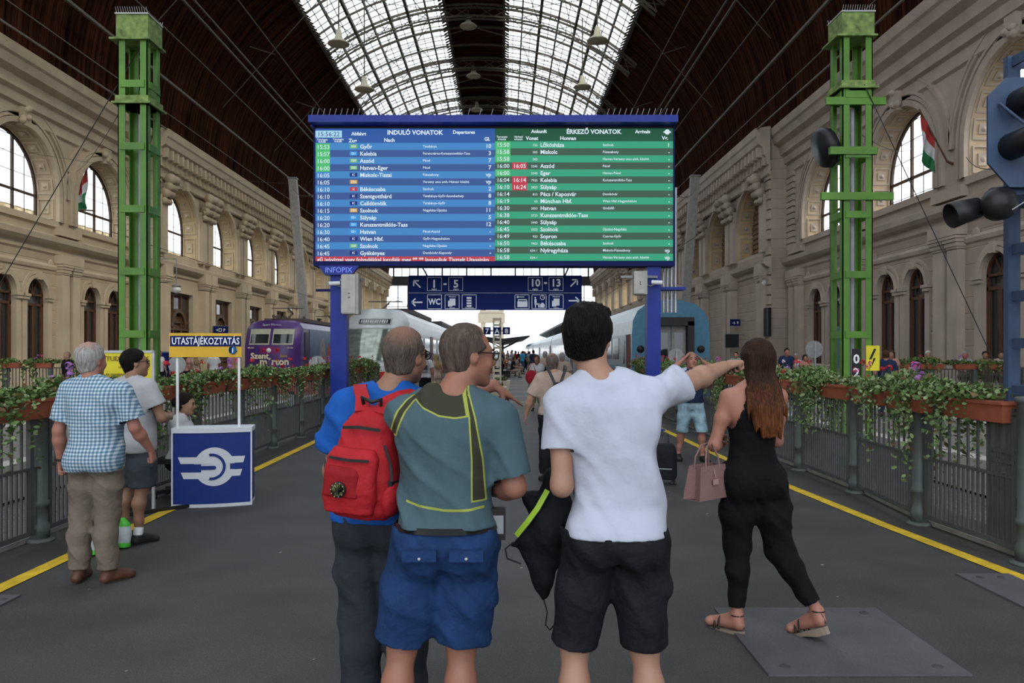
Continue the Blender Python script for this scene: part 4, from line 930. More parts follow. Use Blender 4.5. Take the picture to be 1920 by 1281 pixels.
# cross fences at the platform heads
for (xa, xb, Y, word) in ((-19.5, -13.0, 27.5, 'left'), (12.2, 17.2, 25.2, 'right')):
    f = empty('terrace_fence', (xa, Y, 0), label='grey barred fence with flower boxes crossing in front of the %s wall' % word, cat='fence'); L = xb - xa
    m = MB()
    for z in (0.12, 1.1): m.box(0, -0.02, z - 0.04, L, 0.02, z)
    m.build('rail', FEN, f); m = MB(); x = 0.05
    while x < L: m.box(x - 0.012, -0.012, 0.1, x + 0.012, 0.012, 1.1); x += 0.12
    m.build('bars', FEN, f); x = 0
    while x <= L: m = MB(); m.box(x - 0.07, -0.05, 0, x + 0.07, 0.05, 1.15); m.build('post', FPOST, f); x += 1.6
    n = int(L / 1.15)
    for i in range(n):
        flower_box(xa + 0.6 + i * 1.15, Y, 1.12, 0, 'F', i, 'pink' if (i % 3 == 1 and word == 'right') else ('mix' if i % 4 == 2 else None), 'cross fence flower box in front of the %s wall, %s from its left end' % (word, ORD[i]), 'flower boxes on the cross fence in front of the %s wall' % word)
# gravel strip with litter between fence and track
m = MB()
for s in (-1, 1):
    for k in range(420):
        x = s * R.uniform(4.35, 4.95); y = R.uniform(6.5, 22); r_ = R.uniform(0.02, 0.06); m.lathe([(0, -r_ * 0.5), (r_, 0), (0, r_ * 0.6)], c=(x, y, -0.5 + r_ * 0.3), n=5, smooth=False)
o = struct('rubble', m, mat('rubble_stone', (0.36, 0.33, 0.28), 0.9, var=0.4, scale=5)); o['kind'] = 'stuff'
m = MB()
for k in range(40): x, y = R.uniform(-3.3, 3.3), R.uniform(2.5, 14); r_ = R.uniform(0.006, 0.014); m.add([(x - r_, y, 0.003), (x, y - r_, 0.004), (x + r_ * 1.3, y, 0.006), (x, y + r_, 0.003)], [(0, 1, 2, 3)])
o = struct('litter', m, mat('litter_pale', (0.4, 0.4, 0.38), 0.8)); o['kind'] = 'stuff'
# ------------------------------------------------ trains
def hull(m, cx, y0, hw, zs, yf, y1, mi=0, top=3.4, roofr=0.55, n=16, edge=3, cor=0.45):
    """nose surface over heights zs plus straight body to y1"""
    rows_ = []
    for z in zs:
        row = []
        wz = hw if z < top - roofr else hw * math.sqrt(max(0.05, 1 - ((z - (top - roofr)) / roofr) ** 2) * 0.6 + 0.4 * (1 - (z - (top - roofr)) / roofr * 0.35))
        for i in range(n + 1):
            u = -1 + 2 * i / n; row.append((cx + u * wz, y0 + yf(z) + cor * abs(u) ** edge, z))
        rows_.append(row)
    vs = [v for r_ in rows_ for v in r_]; w = n + 1
    m.add(vs, [(a * w + i, a * w + i + 1, (a + 1) * w + i + 1, (a + 1) * w + i) for a in range(len(zs) - 1) for i in range(n)], mi, True)
    for e in (0, n):
        vs = [];
        for r_ in rows_: vs += [r_[e], (r_[e][0], y1, r_[e][2])]
        m.add(vs, [(2 * a, 2 * a + 1, 2 * a + 3, 2 * a + 2) for a in range(len(zs) - 1)], mi, False)
    tr = rows_[-1]; k = len(tr); m.add(tr + [(x, y1, z) for x, y, z in tr], [(i, i + 1, i + 1 + k, i + k) for i in range(k - 1)], mi, True)
    m.add([(cx - hw, y1, zs[0]), (cx + hw, y1, zs[0]), (cx + hw, y1, zs[-1]), (cx - hw, y1, zs[-1])], [(0, 1, 2, 3)], mi)
def facepatch(m, cx, x0, x1, z0, z1, y0, yf, cor, edge, hw, d, mi=0, n=6, nz=4):
    vs = []
    for j in range(nz + 1):
        z = z0 + (z1 - z0) * j / nz
        for i in range(n + 1):
            x = x0 + (x1 - x0) * i / n; vs.append((cx + x, y0 + yf(z) + cor * abs(x / hw) ** edge - d, z))
    w = n + 1; m.add(vs, [(a * w + i, a * w + i + 1, (a + 1) * w + i + 1, (a + 1) * w + i) for a in range(nz) for i in range(n)], mi, True)
PUR = mat('loco_purple', (0.075, 0.03, 0.16), 0.3, var=0.25, scale=1.2); MAG = mat('loco_magenta', (0.20, 0.02, 0.12), 0.35); LBL = mat('loco_side_blue', (0.06, 0.13, 0.24), 0.35, var=0.4, scale=1.5)
CREAM = mat('window_cream', (0.38, 0.38, 0.28), 0.4); TGL = mat('train_glass', (0.02, 0.025, 0.03), 0.1, spec=0.7)
lo = empty('locomotive', (0, 0, 0), label='purple electric locomotive with cream name lettering on its front', cat='locomotive')
cx, y0, hw = -12.25, 40.0, 1.48
lyf = lambda z: 0.0 if z < 1.95 else (z - 1.95) * 0.42
zs = [-0.15, 0.4, 0.9, 1.4, 1.95, 2.4, 2.9, 3.2, 3.32]
m = MB(); hull(m, cx, y0, hw, zs, lyf, y0 + 18, 0, 3.35, 0.35); m.build('body', PUR, lo)
fp = lambda mb, a, b, c, d, dd=0.02, mi=0: facepatch(mb, cx, a, b, c, d, y0, lyf, 0.45, 3, hw, dd, mi)
m = MB(); fp(m, -1.2, -0.08, 2.02, 2.86); fp(m, 0.06, 1.12, 2.02, 2.86); m.build('windscreen_frame', CREAM, lo)
m = MB(); fp(m, -1.14, -0.14, 2.1, 2.58, 0.03); fp(m, 0.12, 1.06, 2.1, 2.58, 0.03); m.build('windscreen', TGL, lo)
m = MB(); fp(m, -0.55, 0.5, 1.55, 1.92); fp(m, -1.3, 1.3, 0.45, 0.85); m.build('front_band', MAG, lo)
for (x, z, r_) in ((-0.08, 1.73, 0.13), (-0.95, 0.72, 0.14), (0.95, 0.72, 0.14)): m = MB(); m.lathe([(r_, 0), (r_ * 0.9, 0.04), (0, 0.05)], c=(cx + x, y0 + lyf(z) + 0.45 * abs(x / hw) ** 3, z), n=14, M=Matrix.Rotation(PI / 2, 4, 'X')); m.build('headlight', mat('lamp_white', (0.8, 0.8, 0.75), 0.3), lo)
for (x, r_) in ((-0.62, 0.1), (0.62, 0.1), (-0.35, 0.08), (0.35, 0.08)): m = MB(); m.lathe([(r_, 0), (r_, 0.04), (0, 0.05)], c=(cx + x, y0 + 0.02, 1.75 if abs(x) < 0.5 else 0.95), n=10, M=Matrix.Rotation(PI / 2, 4, 'X')); m.build('tail_light', mat('lamp_red', (0.5, 0.01, 0.01), 0.3), lo)
m = MB(); text_into(m, 'Szent', 0.42, face_M((cx - 1.02, y0 - 0.03, 1.3)), 0, 0.035, fit=0.95); text_into(m, 'márton', 0.5, face_M((cx - 0.55, y0 - 0.03, 0.98)), 0, 0.035, fit=1.5); text_into(m, 'Saint', 0.2, face_M((cx + 0.5, y0 - 0.03, 1.38)), 1, 0.02); 
text_into(m, '470 504', 0.1, face_M((cx - 1.2, y0 + 0.05, 1.83)), 0, 0.02); text_into(m, '470 504', 0.1, face_M((cx + 0.85, y0 + 0.03, 1.83)), 0, 0.02); text_into(m, 'Szent Márton', 0.18, face_M((cx - 0.55, y0 + 0.46, 3.02)), 2, 0.02)
m.build('lettering', [mat('letter_cream', (0.75, 0.62, 0.42), 0.5), mat('letter_gold', (0.5, 0.28, 0.05), 0.5), LGREY], lo)
m = MB(); m.box(cx + hw, y0 + 2.2, 0.3, cx + hw + 0.02, y0 + 17.5, 2.9); m.build('side_panel', LBL, lo)
m = MB(); m.box(cx + hw, y0 + 1.2, 0.1, cx + hw + 0.03, y0 + 1.9, 2.7); m.build('cab_door', mat('cab_door', (0.03, 0.02, 0.07), 0.4), lo)
# saint figure painted on the loco side: red cloak and grey robe, as flat paint
m = MB(); X = cx + hw + 0.025
for (pts, mi) in ((((4.2, 0.4), (6.4, 0.4), (5.8, 1.7), (5.3, 2.5), (4.7, 2.3), (4.3, 1.4)), 0), (((6.0, 0.4), (9.5, 0.4), (9.0, 1.9), (7.4, 2.3), (6.4, 2.0)), 1)): m.add([(X, y0 + a, b) for a, b in pts], [tuple(range(len(pts)))], mi)
m.build('side_painting', [mat('paint_robe', (0.3, 0.28, 0.28), 0.5, var=0.5, scale=5), mat('paint_cloak', (0.42, 0.07, 0.04), 0.5, var=0.3)], lo)
m = MB(); m.box(cx - 1.1, y0 + 2.5, 3.3, cx + 1.1, y0 + 16, 3.5)
for yy in (3.0, 13): m.beam((cx, y0 + yy, 3.5), (cx, y0 + yy + 1.3, 3.85), 0.06); m.beam((cx, y0 + yy + 1.3, 3.85), (cx, y0 + yy + 0.2, 4.1), 0.06); m.beam((cx - 0.9, y0 + yy + 0.2, 4.1), (cx + 0.9, y0 + yy + 0.2, 4.1), 0.05)
for k in range(8): m.lathe([(0.09, 0), (0.05, 0.1), (0.09, 0.2), (0.05, 0.3), (0, 0.3)], c=(cx + R.uniform(-1, 1), y0 + 1.6 + R.uniform(0, 4), 3.4), n=8)
m.build('roof_gear', mat('roof_gear', (0.08, 0.06, 0.055), 0.6), lo)
# silver multiple unit
SIL = mat('train_silver', (0.46, 0.47, 0.47), 0.3, 0.15, var=0.06); SILG = mat('train_front_glass', (0.24, 0.27, 0.23), 0.12, 0.6, var=0.35, scale=2.5, stretch=(1, 1, 3))
tr = empty('silver_train', (0, 0, 0), label='silver railcar train with slanted nose and wide front window, left of the platform', cat='train')
cx, y0, hw = -5.62, 31.0, 1.42
tyf = lambda z: 0.05 * max(0, 0.6 - z) + (0 if z < 0.9 else (z - 0.9) ** 1.35 * 0.75)
zs = [-0.35, 0.1, 0.6, 0.9, 1.3, 1.7, 2.1, 2.5, 2.9, 3.2, 3.42, 3.55]
m = MB(); hull(m, cx, y0, hw, zs, tyf, y0 + 70, 0, 3.6, 0.8, cor=0.8); m.build('body', SIL, tr)
fp = lambda mb, a, b, c, d, dd=0.02, mi=0: facepatch(mb, cx, a, b, c, d, y0, tyf, 0.8, 3, hw, dd, mi, 8, 6)
m = MB(); fp(m, -1.12, 1.12, 1.3, 2.62, 0.03); m.build('windscreen', SILG, tr)
m = MB(); fp(m, -1.18, 1.18, 1.24, 2.68, 0.015); fp(m, -0.72, 0.72, 2.82, 3.1, 0.02); m.build('window_surround', mat('surround_grey', (0.3, 0.31, 0.3), 0.4), tr)
m = MB(); fp(m, -0.66, 0.66, 2.86, 3.06, 0.03)
for k in range(12): fp(m, -0.6 + k * 0.1, -0.55 + k * 0.1 + R.uniform(0, 0.03), 2.9, 3.03, 0.035, 1)
m.build('destination_display', [TGL, LGREY], tr)
m = MB(); fp(m, -1.35, 1.35, 0.35, 0.85, 0.02); m.build('red_band', mat('train_red', (0.5, 0.02, 0.015), 0.35), tr)
m = MB(); m.beam((cx - 0.9, y0 + 0.5, 1.25), (cx + 0.1, y0 + 0.1, 1.35), 0.03); m.beam((cx - 1.05, y0 + 0.75, 2.3), (cx - 0.95, y0 + 0.45, 1.4), 0.02); m.build('wiper', BLK, tr)
m = MB()
for k in range(17): m.box(cx + hw - 0.01, y0 + 5 + k * 3.8, 1.4, cx + hw + 0.015, y0 + 7.6 + k * 3.8, 2.35)
m.build('side_window', TGL, tr); m = MB()
for k in range(8): m.box(cx + hw, y0 + 3.6 + k * 8.4, 0.2, cx + hw + 0.03, y0 + 4.8 + k * 8.4, 2.5)
m.build('door', mat('train_door', (0.2, 0.05, 0.05), 0.4), tr)
m = MB(); m.box(cx - 0.9, y0 + 7, 3.55, cx + 0.9, y0 + 18, 3.8); m.box(cx - 0.9, y0 + 26, 3.55, cx + 0.9, y0 + 40, 3.8); m.beam((cx, y0 + 4, 3.6), (cx, y0 + 6, 4.0), 0.07); m.beam((cx - 0.8, y0 + 5, 4.0), (cx + 0.8, y0 + 5, 4.0), 0.05); m.build('roof_gear', mat('roof_gear', (0.08, 0.06, 0.055), 0.6), tr)
# pale blue passenger coaches
CBL = mat('coach_blue', (0.05, 0.17, 0.27), 0.35, var=0.12); CSI = mat('coach_silver', (0.27, 0.33, 0.37), 0.3, 0.2, var=0.08)
cx, hw = 6.02, 1.42
for k in range(6):
    y0 = 28 + k * 25.2
    c = empty('passenger_coach', (cx, y0, 0), label=('nearest pale blue railway coach with gangway end facing the camera' if k == 0 else '%s blue railway coach in the row right of the platform' % ORD[k]), cat='coach', group='pale blue coaches right of the platform')
    prof = [(-hw, 0.0), (-hw, 2.3), (-hw * 0.97, 2.8), (-hw * 0.85, 3.15), (-hw * 0.62, 3.4), (-hw * 0.3, 3.52), (0, 3.56)]; prof = prof + [(-x, z) for x, z in prof[-2::-1]]
    mi_of = lambda i: 1 if (0 < i < len(prof) - 2) else 0
    m = MB(); n = len(prof); vs = [(x, 0, z) for x, z in prof] + [(x, 24.6, z) for x, z in prof]
    for i in range(n - 1): m.add([vs[i], vs[i + 1], vs[i + 1 + n], vs[i + n]], [(0, 1, 2, 3)], 1 if 0 < i < n - 2 else 2, 0 < i < n - 2)
    m.add(vs[:n], [tuple(range(n))], 0); m.add(vs[n:], [tuple(range(n - 1, -1, -1))], 0)
    m.box(-hw, 0.1, -0.25, hw, 24.5, 0.0, 3)
    m.build('body', [CBL, mat('coach_roof', (0.38, 0.47, 0.52), 0.35, 0.2), CSI, BLK], c)
    m = MB()
    for q in range(9): m.box(-hw - 0.012, 3.2 + q * 2.1, 1.35, -hw, 4.9 + q * 2.1, 2.2)
    m.build('window', TGL, c)
    m = MB(); m.box(-hw - 0.01, 2.2, 0.2, -hw, 22.6, 1.1); m.build('blue_band', mat('coach_band', (0.12, 0.22, 0.32), 0.4), c)
    m = MB(); m.box(-hw - 0.015, 0.35, 0.05, -hw + 0.0, 1.15, 2.3); m.build('door_opening', mat('coach_vestibule', (0.12, 0.012, 0.01), 0.6), c)
    m = MB(); m.box(-hw - 0.04, 1.15, 0.1, -hw, 1.95, 2.3); m.build('door', CSI, c); m = MB(); m.box(-hw - 0.05, 1.42, 1.2, -hw - 0.04, 1.68, 2.1); m.build('door_window', TGL, c)
    if k == 0:
        m = MB()
        for (a, b, e, f) in ((-0.78, -0.55, 0.3, 2.75), (0.55, 0.78, 0.3, 2.75), (-0.78, 0.78, 2.6, 2.9)): m.box(a, -0.35, e, b, 0, f)
        m.box(-0.55, -0.05, 0.3, 0.55, 0, 0.42); m.build('gangway_bellows', BLK, c)
        for s in (-1, 1):
            m = MB(); m.box(min(0.02 * s, s * 0.53), -0.04, 0.42, max(0.02 * s, s * 0.53), -0.01, 2.6); m.build('end_door', mat('coach_door_grey', (0.25, 0.24, 0.22), 0.5), c)
            m = MB(); m.box(min(0.12 * s, s * 0.42), -0.05, 1.2, max(0.12 * s, s * 0.42), -0.04, 2.35); m.build('door_window', TGL, c)
            m = MB(); m.lathe([(0.14, 0), (0.13, 0.05), (0, 0.06)], c=(s * 1.1, 0, 1.75), n=14, M=Matrix.Rotation(PI / 2, 4, 'X')); m.build('end_lamp', BLK, c)
# ------------------------------------------------ buffer stops with grey discs
def disc(x, y, z, r_, lab):
    o = empty('buffer_stop', (x, y, -0.55), label=lab, cat='buffer stop')
    m = MB(); m.box(-1.3, 0, 0.9, 1.3, 0.25, 1.25); m.build('beam', mat('buffer_red', (0.35, 0.05, 0.04), 0.6), o)
    for s in (-0.8, 0.8): m = MB(); m.beam((s, 0.1, 0), (s, 0.1, 1.0), 0.2); m.beam((s, 1.2, 0), (s, 0.2, 1.0), 0.16); m.build('strut', GREY, o)
    m = MB(); m.box(-0.03, -0.06, 0.9, 0.03, -0.02, z + 0.55 + r_ * 0.8); m.build('stake', LGREY, o)
    m = MB(); m.lathe([(0, -0.1), (r_, -0.1), (r_, -0.08), (0, -0.08)], c=(0, -0.03, z + 0.55), n=28, M=Matrix.Rotation(PI / 2, 4, 'X'), smooth=False); m.lathe([(0.02, 0.0), (0.02, 0.02), (0, 0.02)], c=(0, 0.05, z + 0.55), n=6, M=Matrix.Rotation(PI / 2, 4, 'X')); m.build('disc', mat('disc_grey', (0.33, 0.34, 0.34), 0.5), o)
    m = MB(); m.box(-0.012, -0.02, z + 0.55 - r_ * 0.6, 0.012, 0.0, z + 0.55 + r_ * 0.6); m.build('disc_bracket', BLK, o)
disc(-12.3, 28.7, 1.17, 0.33, 'grey round disc on a buffer stop in front of the purple locomotive'); disc(-5.75, 23.4, 1.26, 0.27, 'grey round disc on a buffer stop in front of the silver train')
disc(6.0, 27.0, 1.5, 0.27, 'grey round disc on a buffer stop in front of the blue coach'); disc(12.4, 30.8, 1.75, 0.35, 'grey round disc on a buffer stop right of the blue coach')
# ------------------------------------------------ things on the side platforms and walls
def board_(px0, px1, py0, py1, Y, name, cat, lab, col, legs=None, txt=None, tc=None):
    a, b = P(px0, py1, Y), P(px1, py0, Y); o = empty(name, ((a.x + b.x) / 2, Y, 0), label=lab, cat=cat); w = (b.x - a.x) / 2
    m = MB(); m.box(-w, 0, a.z, w, 0.12, b.z); m.box(-w - 0.04, -0.01, a.z - 0.04, w + 0.04, 0.0, b.z + 0.04, 1); 
    m.box(-w, -0.02, a.z, w, -0.01, b.z)
    if txt: text_into(m, txt, (b.z - a.z) * 0.6, face_M((0, -0.03, a.z + (b.z - a.z) * 0.25)), 2, 0.03, 'CENTER')
    m.build('panel', [col, GREY, tc or WHT], o)
    if legs is not None:
        m = MB()
        if len(legs) == 2: m.box(min(0, legs[1] - o.location.x), 0.03, b.z - 0.08, max(0, legs[1] - o.location.x), 0.09, b.z - 0.02)
        else: m.box(-0.05, 0.03, 0, 0.05, 0.1, a.z)
        m.build('support', GREY, o)
    return o
board_(291, 317, 661, 716, 31, 'ticket_kiosk', 'kiosk', 'dark blue ticket machine with white lettering by the left wall', NAVY, (0,), 'i')
board_(1563, 1580, 614, 690, 37, 'information_kiosk', 'kiosk', 'grey-green louvred kiosk behind the right green mast', mat('kiosk_teal', (0.10, 0.16, 0.17), 0.5, var=0.3, scale=4, stretch=(0.2, 0.2, 6)), (0,))
board_(400, 428, 612, 625, 56, 'exit_sign', 'sign', 'small navy sign with arrow and P hung near the left wall', NAVY, ('wall', XW[-1]), '+□ P')
board_(1369, 1388, 599, 611, 53, 'platform_sign', 'sign', 'small navy sign with arrow hung near the right wall', NAVY, ('wall', XW[1]), '→ 9')
board_(1360, 1385, 627, 652, 53, 'hanging_monitor', 'monitor', 'square black monitor hung below the small navy sign on the right', BLK, ('wall', XW[1]))
q = MB(); a, b = P(1452, 630, 47), P(1458, 576, 47); q.box(16.2, 47.4, a.z, 16.4, 48.2, b.z)
tag(q.build('wall_banner', BLK), 'narrow black vertical banner on the right corner pier', 'banner')
def globe(px, py, Y, X_wall, lab, r_=0.25):
    p = P(px, py, Y); o = empty('globe_lamp', p, label=lab, cat='lamp')
    m = MB(); m.lathe([(0.0, -r_)] + [(r_ * math.sin(t), -r_ * math.cos(t)) for t in (0.4, 0.8, 1.2, 1.57, 2.0, 2.4)] + [(0, r_)], n=14); m.build('globe', mat('opal_glass', (0.65, 0.65, 0.62), 0.3), o)
    m = MB(); m.lathe([(0.05, r_ + 0.1), (r_ * 1.2, r_ * 0.8), (r_ * 1.15, r_ * 0.75), (0, r_ * 0.9)], n=14); m.build('shade', GREY, o)
    m = MB(); m.tube([(0, 0, r_), (0, 0, r_ + 1.6)], 0.025, 6); m.tube([(0, 0, r_ + 1.6), (X_wall - p.x, 0, r_ + 1.6)], 0.025, 6); m.build('arm', GREY, o)
globe(331, 543, 46.5, XW[-1] + -1.1, 'white globe lamp hanging on the left wall beside the green mast'); globe(1431, 530, 48.5, XW[1], 'white globe lamp hanging at the right wall corner'); globe(543, 582, 76, XW[-1], 'small far white globe lamp on the left wall above the locomotive')
def flag(px0, py0, px1, py1, Y, Xw, lab):
    b = P(px0, py0, Y); t = P(px1, py1, Y); o = empty('national_flag', b, label=lab, cat='flag'); d = t - b
    m = MB(); m.tube([(0, 0, 0), d * 1.08], 0.035, 8); m.tube([(0, 0, 0), (Xw - b.x, 0, -0.1)], 0.05, 6); m.build('flagpole', WOODD, o)
    cols = [mat('flag_red', (0.33, 0.03, 0.03), 0.8), mat('flag_white', (0.5, 0.5, 0.5), 0.8), mat('flag_green', (0.02, 0.16, 0.06), 0.8)]
    for c in range(3):
        m = MB(); n = 10
        for side in (0,):
            vs = []
            for i in range(n + 1):
                s = i / n; base = d * (1 - s * 0.5)
                for j in range(5):
                    q = (c + j / 4) / 3; dz = -1.9 * q * (1 - 0.25 * s)
                    # cloth gathered below the pole, folds along its height
                    vs.append(base + Vector((0.12 * math.sin(s * 9 + q * 4) * q, 0.16 * math.cos(s * 8 + q * 3) * (0.3 + q), dz)))
            m.add(vs, [(a * 5 + j, a * 5 + j + 1, a * 5 + j + 6, a * 5 + j + 5) for a in range(n) for j in range(4)], 0, True)
        m.build('stripe', cols[c], o)
flag(128, 392, 163, 318, 43, XW[-1] - 1.1, 'red white green flag on a slanting pole on the left wall'); flag(1776, 303, 1727, 212, 30.2, XW[1] + 1.1, 'red white green flag on a slanting pole on the right wall')
# ------------------------------------------------ beyond the hall
CAN = mat('canopy_dark', (0.05, 0.052, 0.055), 0.6)
def canopy(xc, hw_, y0, y1, zc_, ze, lab):
    o = empty('platform_canopy', (xc, y0, 0), label=lab, cat='canopy'); L = y1 - y0
    m = MB(); m.prism([(0, zc_), (hw_, ze), (hw_, ze + 0.3), (0, zc_ + 0.8), (-hw_, ze + 0.3), (-hw_, ze)], 0, L); m.build('roof', CAN, o)
    y = 1.0
    while y < L: m = MB(); m.box(-0.15, y, 0, 0.15, y + 0.3, zc_ + 0.1); m.beam((0, y, zc_ - 1), (hw_ * 0.6, y, (zc_ + ze) / 2), 0.12); m.beam((0, y, zc_ - 1), (-hw_ * 0.6, y, (zc_ + ze) / 2), 0.12); m.build('column', CAN, o); y += 14
canopy(-0.6, 5.2, 146, 210, 3.4, 4.5, 'dark butterfly canopy over the middle platform beyond the number post'); canopy(-9.15, 1.8, 88, 168, 4.3, 4.9, 'dark canopy on the platform left, above the silver train'); canopy(9.15, 1.8, 96, 168, 4.6, 5.2, 'dark canopy right, above the row of coaches')
gt = empty('signal_bridge', (0, 232, 0), label='stone-coloured gantry with two legs beyond the middle canopy', cat='gantry'); CR2 = mat('gantry_stone', (0.35, 0.31, 0.24), 0.8)
for px in (906, 940): x = P(px, 0, 232).x; m = MB(); m.box(x - 0.75, 0, 0, x + 0.75, 1, 19); m.build('leg', CR2, gt)
m = MB(); m.box(P(896, 0, 232).x, -0.1, 10.4, P(947, 0, 232).x, 1.1, 13.4); m.box(P(899, 0, 232).x, -0.2, 13.4, P(944, 0, 232).x, 1.2, 14.2); m.build('crossbeam', CR2, gt)
lp = empty('street_lamp', (P(776, 0, 60).x, 60, 0), label='tall lamp post with white lantern beyond the silver train', cat='lamp')
m = MB(); m.tube([(0, 0, 0), (0, 0, 3.6), (0, 0, 4.1)], [0.07, 0.05, 0.04], 8); m.build('post', GREY, lp); m = MB(); m.lathe([(0.08, 4.1), (0.26, 4.55), (0.28, 4.6), (0.0, 4.75)], n=10); m.build('lantern', WHT, lp)
# far houses beyond the yard
m = MB()
for k in range(14): x = -90 + k * 14; h_ = R.uniform(3, 8); m.box(x, 480, -0.5, x + 11, 495, h_)
# planter under the number post and second one behind
for (x, y, lab) in ((P(932, 0, 27).x, 27.0, 'cream concrete flower tub at the foot of the number post'), (P(937, 0, 31).x + 0.1, 33.0, 'cream flower tub behind the tub of the number post')):
    o = empty('flower_tub', (x, y, 0), label=lab, cat='planter')
    m = MB(); vs = [Vector((a * s_, b * s_, z)) for z, s_ in ((0.0, 0.27), (0.42, 0.34)) for a, b in ((-1, -1), (1, -1), (1, 1), (-1, 1))]
    m.add(vs, [(3, 2, 1, 0), (0, 1, 5, 4), (1, 2, 6, 5), (2, 3, 7, 6), (3, 0, 4, 7), (4, 5, 6, 7)]); m.build('tub', CRM, o)
    f = link('foliage', FM['F'][0], o, (0, 0, 0.28)); f.scale = (0.5, 1.2, 1.1); f['kind'] = 'stuff'; link('blossom', BM['red'], o, (0, 0, 0.25)).scale = (0.6, 1, 1)
# ------------------------------------------------ overhead wires
WIRE = mat('wire_dark', (0.03, 0.03, 0.032), 0.5)
def wire(pts, lab, r_=0.012, sag=0.3):
    m = MB()
    for a, b in zip(pts, pts[1:]):
        a = Vector(a); b = Vector(b); m.tube([a + (b - a) * (i / 8) - Vector((0, 0, sag * 4 * (i / 8) * (1 - i / 8))) for i in range(9)], r_, 5)
    tag(m.build('overhead_wire', WIRE), lab, 'wire')
wire([(-22.9, 41, 11.3), (-5.72, 12.2, 6.2)], 'thin wire from left wall to top of the left green mast', 0.009); wire([(-22.8, 33.0, 10.6), (-16.8, 60, 14.8)], 'thin wire from left wall to the left slanting pole', 0.009)
wire([(-16.7, 60, 14.6), (BX(590), 16.3, 5.0)], 'long wire from left slanting pole to the timetable board'); wire([(13.9, 56, 13.6), (BX(1264), 16.3, 5.0)], 'long wire from right slanting pole to the timetable board')
wire([(5.7, 12.2, 5.9), (8.2, 12.9, 1.5)], 'stay wire slanting down from the right green mast', 0.008, 0.0); wire([(5.62, 12.5, 5.3), (17.6, 33, 10.5)], 'thin wire from right green mast to the right wall', 0.009); wire([(4.4, 6.2, 3.3), (17.4, 29, 9.0)], 'thin wire from the signal to the right wall', 0.012)
wire([(-5.75, 24, 5.3), (-5.75, 90, 5.3), (-5.75, 150, 5.3)], 'contact wire over the silver train', 0.012); wire([(6.0, 24, 5.3), (6.0, 90, 5.3), (6.0, 150, 5.3)], 'contact wire over the blue coaches', 0.012); wire([(-12.3, 24, 5.4), (-12.3, 90, 5.4), (-12.3, 150, 5.4)], 'contact wire over the purple locomotive', 0.012)
wire([(-5.72, 12.0, 6.4), (-10.4, 13.5, 0.3)], 'stay wire slanting down from the left green mast', 0.008, 0.0)
# hanging floodlights under the ridge
for i, (px, py, Y) in enumerate(((878, 46, 66.8), (888, 140, 78.9), (894, 204, 90), (635, 78, 52), (683, 164, 58), (1120, 72, 54), (1092, 160, 64))):
    p = P(px, py, Y); o = empty('hall_lamp', p, label='pale hanging lamp under the vault, %s' % ['nearest of the three on the ridge', 'middle one of the three on the ridge', 'farthest of the three on the ridge', 'nearer one left of the ridge', 'farther one left of the ridge', 'nearer one right of the ridge', 'farther one right of the ridge'][i], cat='lamp', group='lamps hung from the vault')
    m = MB(); m.lathe([(0.0, -0.1), (0.75, -0.2), (0.75, -0.12), (0.28, 0.2), (0.16, 0.8), (0, 0.8)], n=10); m.build('shade', mat('lamp_shade_cream', (0.5, 0.46, 0.33), 0.6), o); 
    u = abs((p.x - XC) / RA); zt = RZ0 + RH * math.sqrt(1 - u * u) * 0.97; m = MB(); m.tube([(0, 0, 0.8), (0, 0, zt - p.z)], 0.05, 5); m.build('rod', TRUS, o)
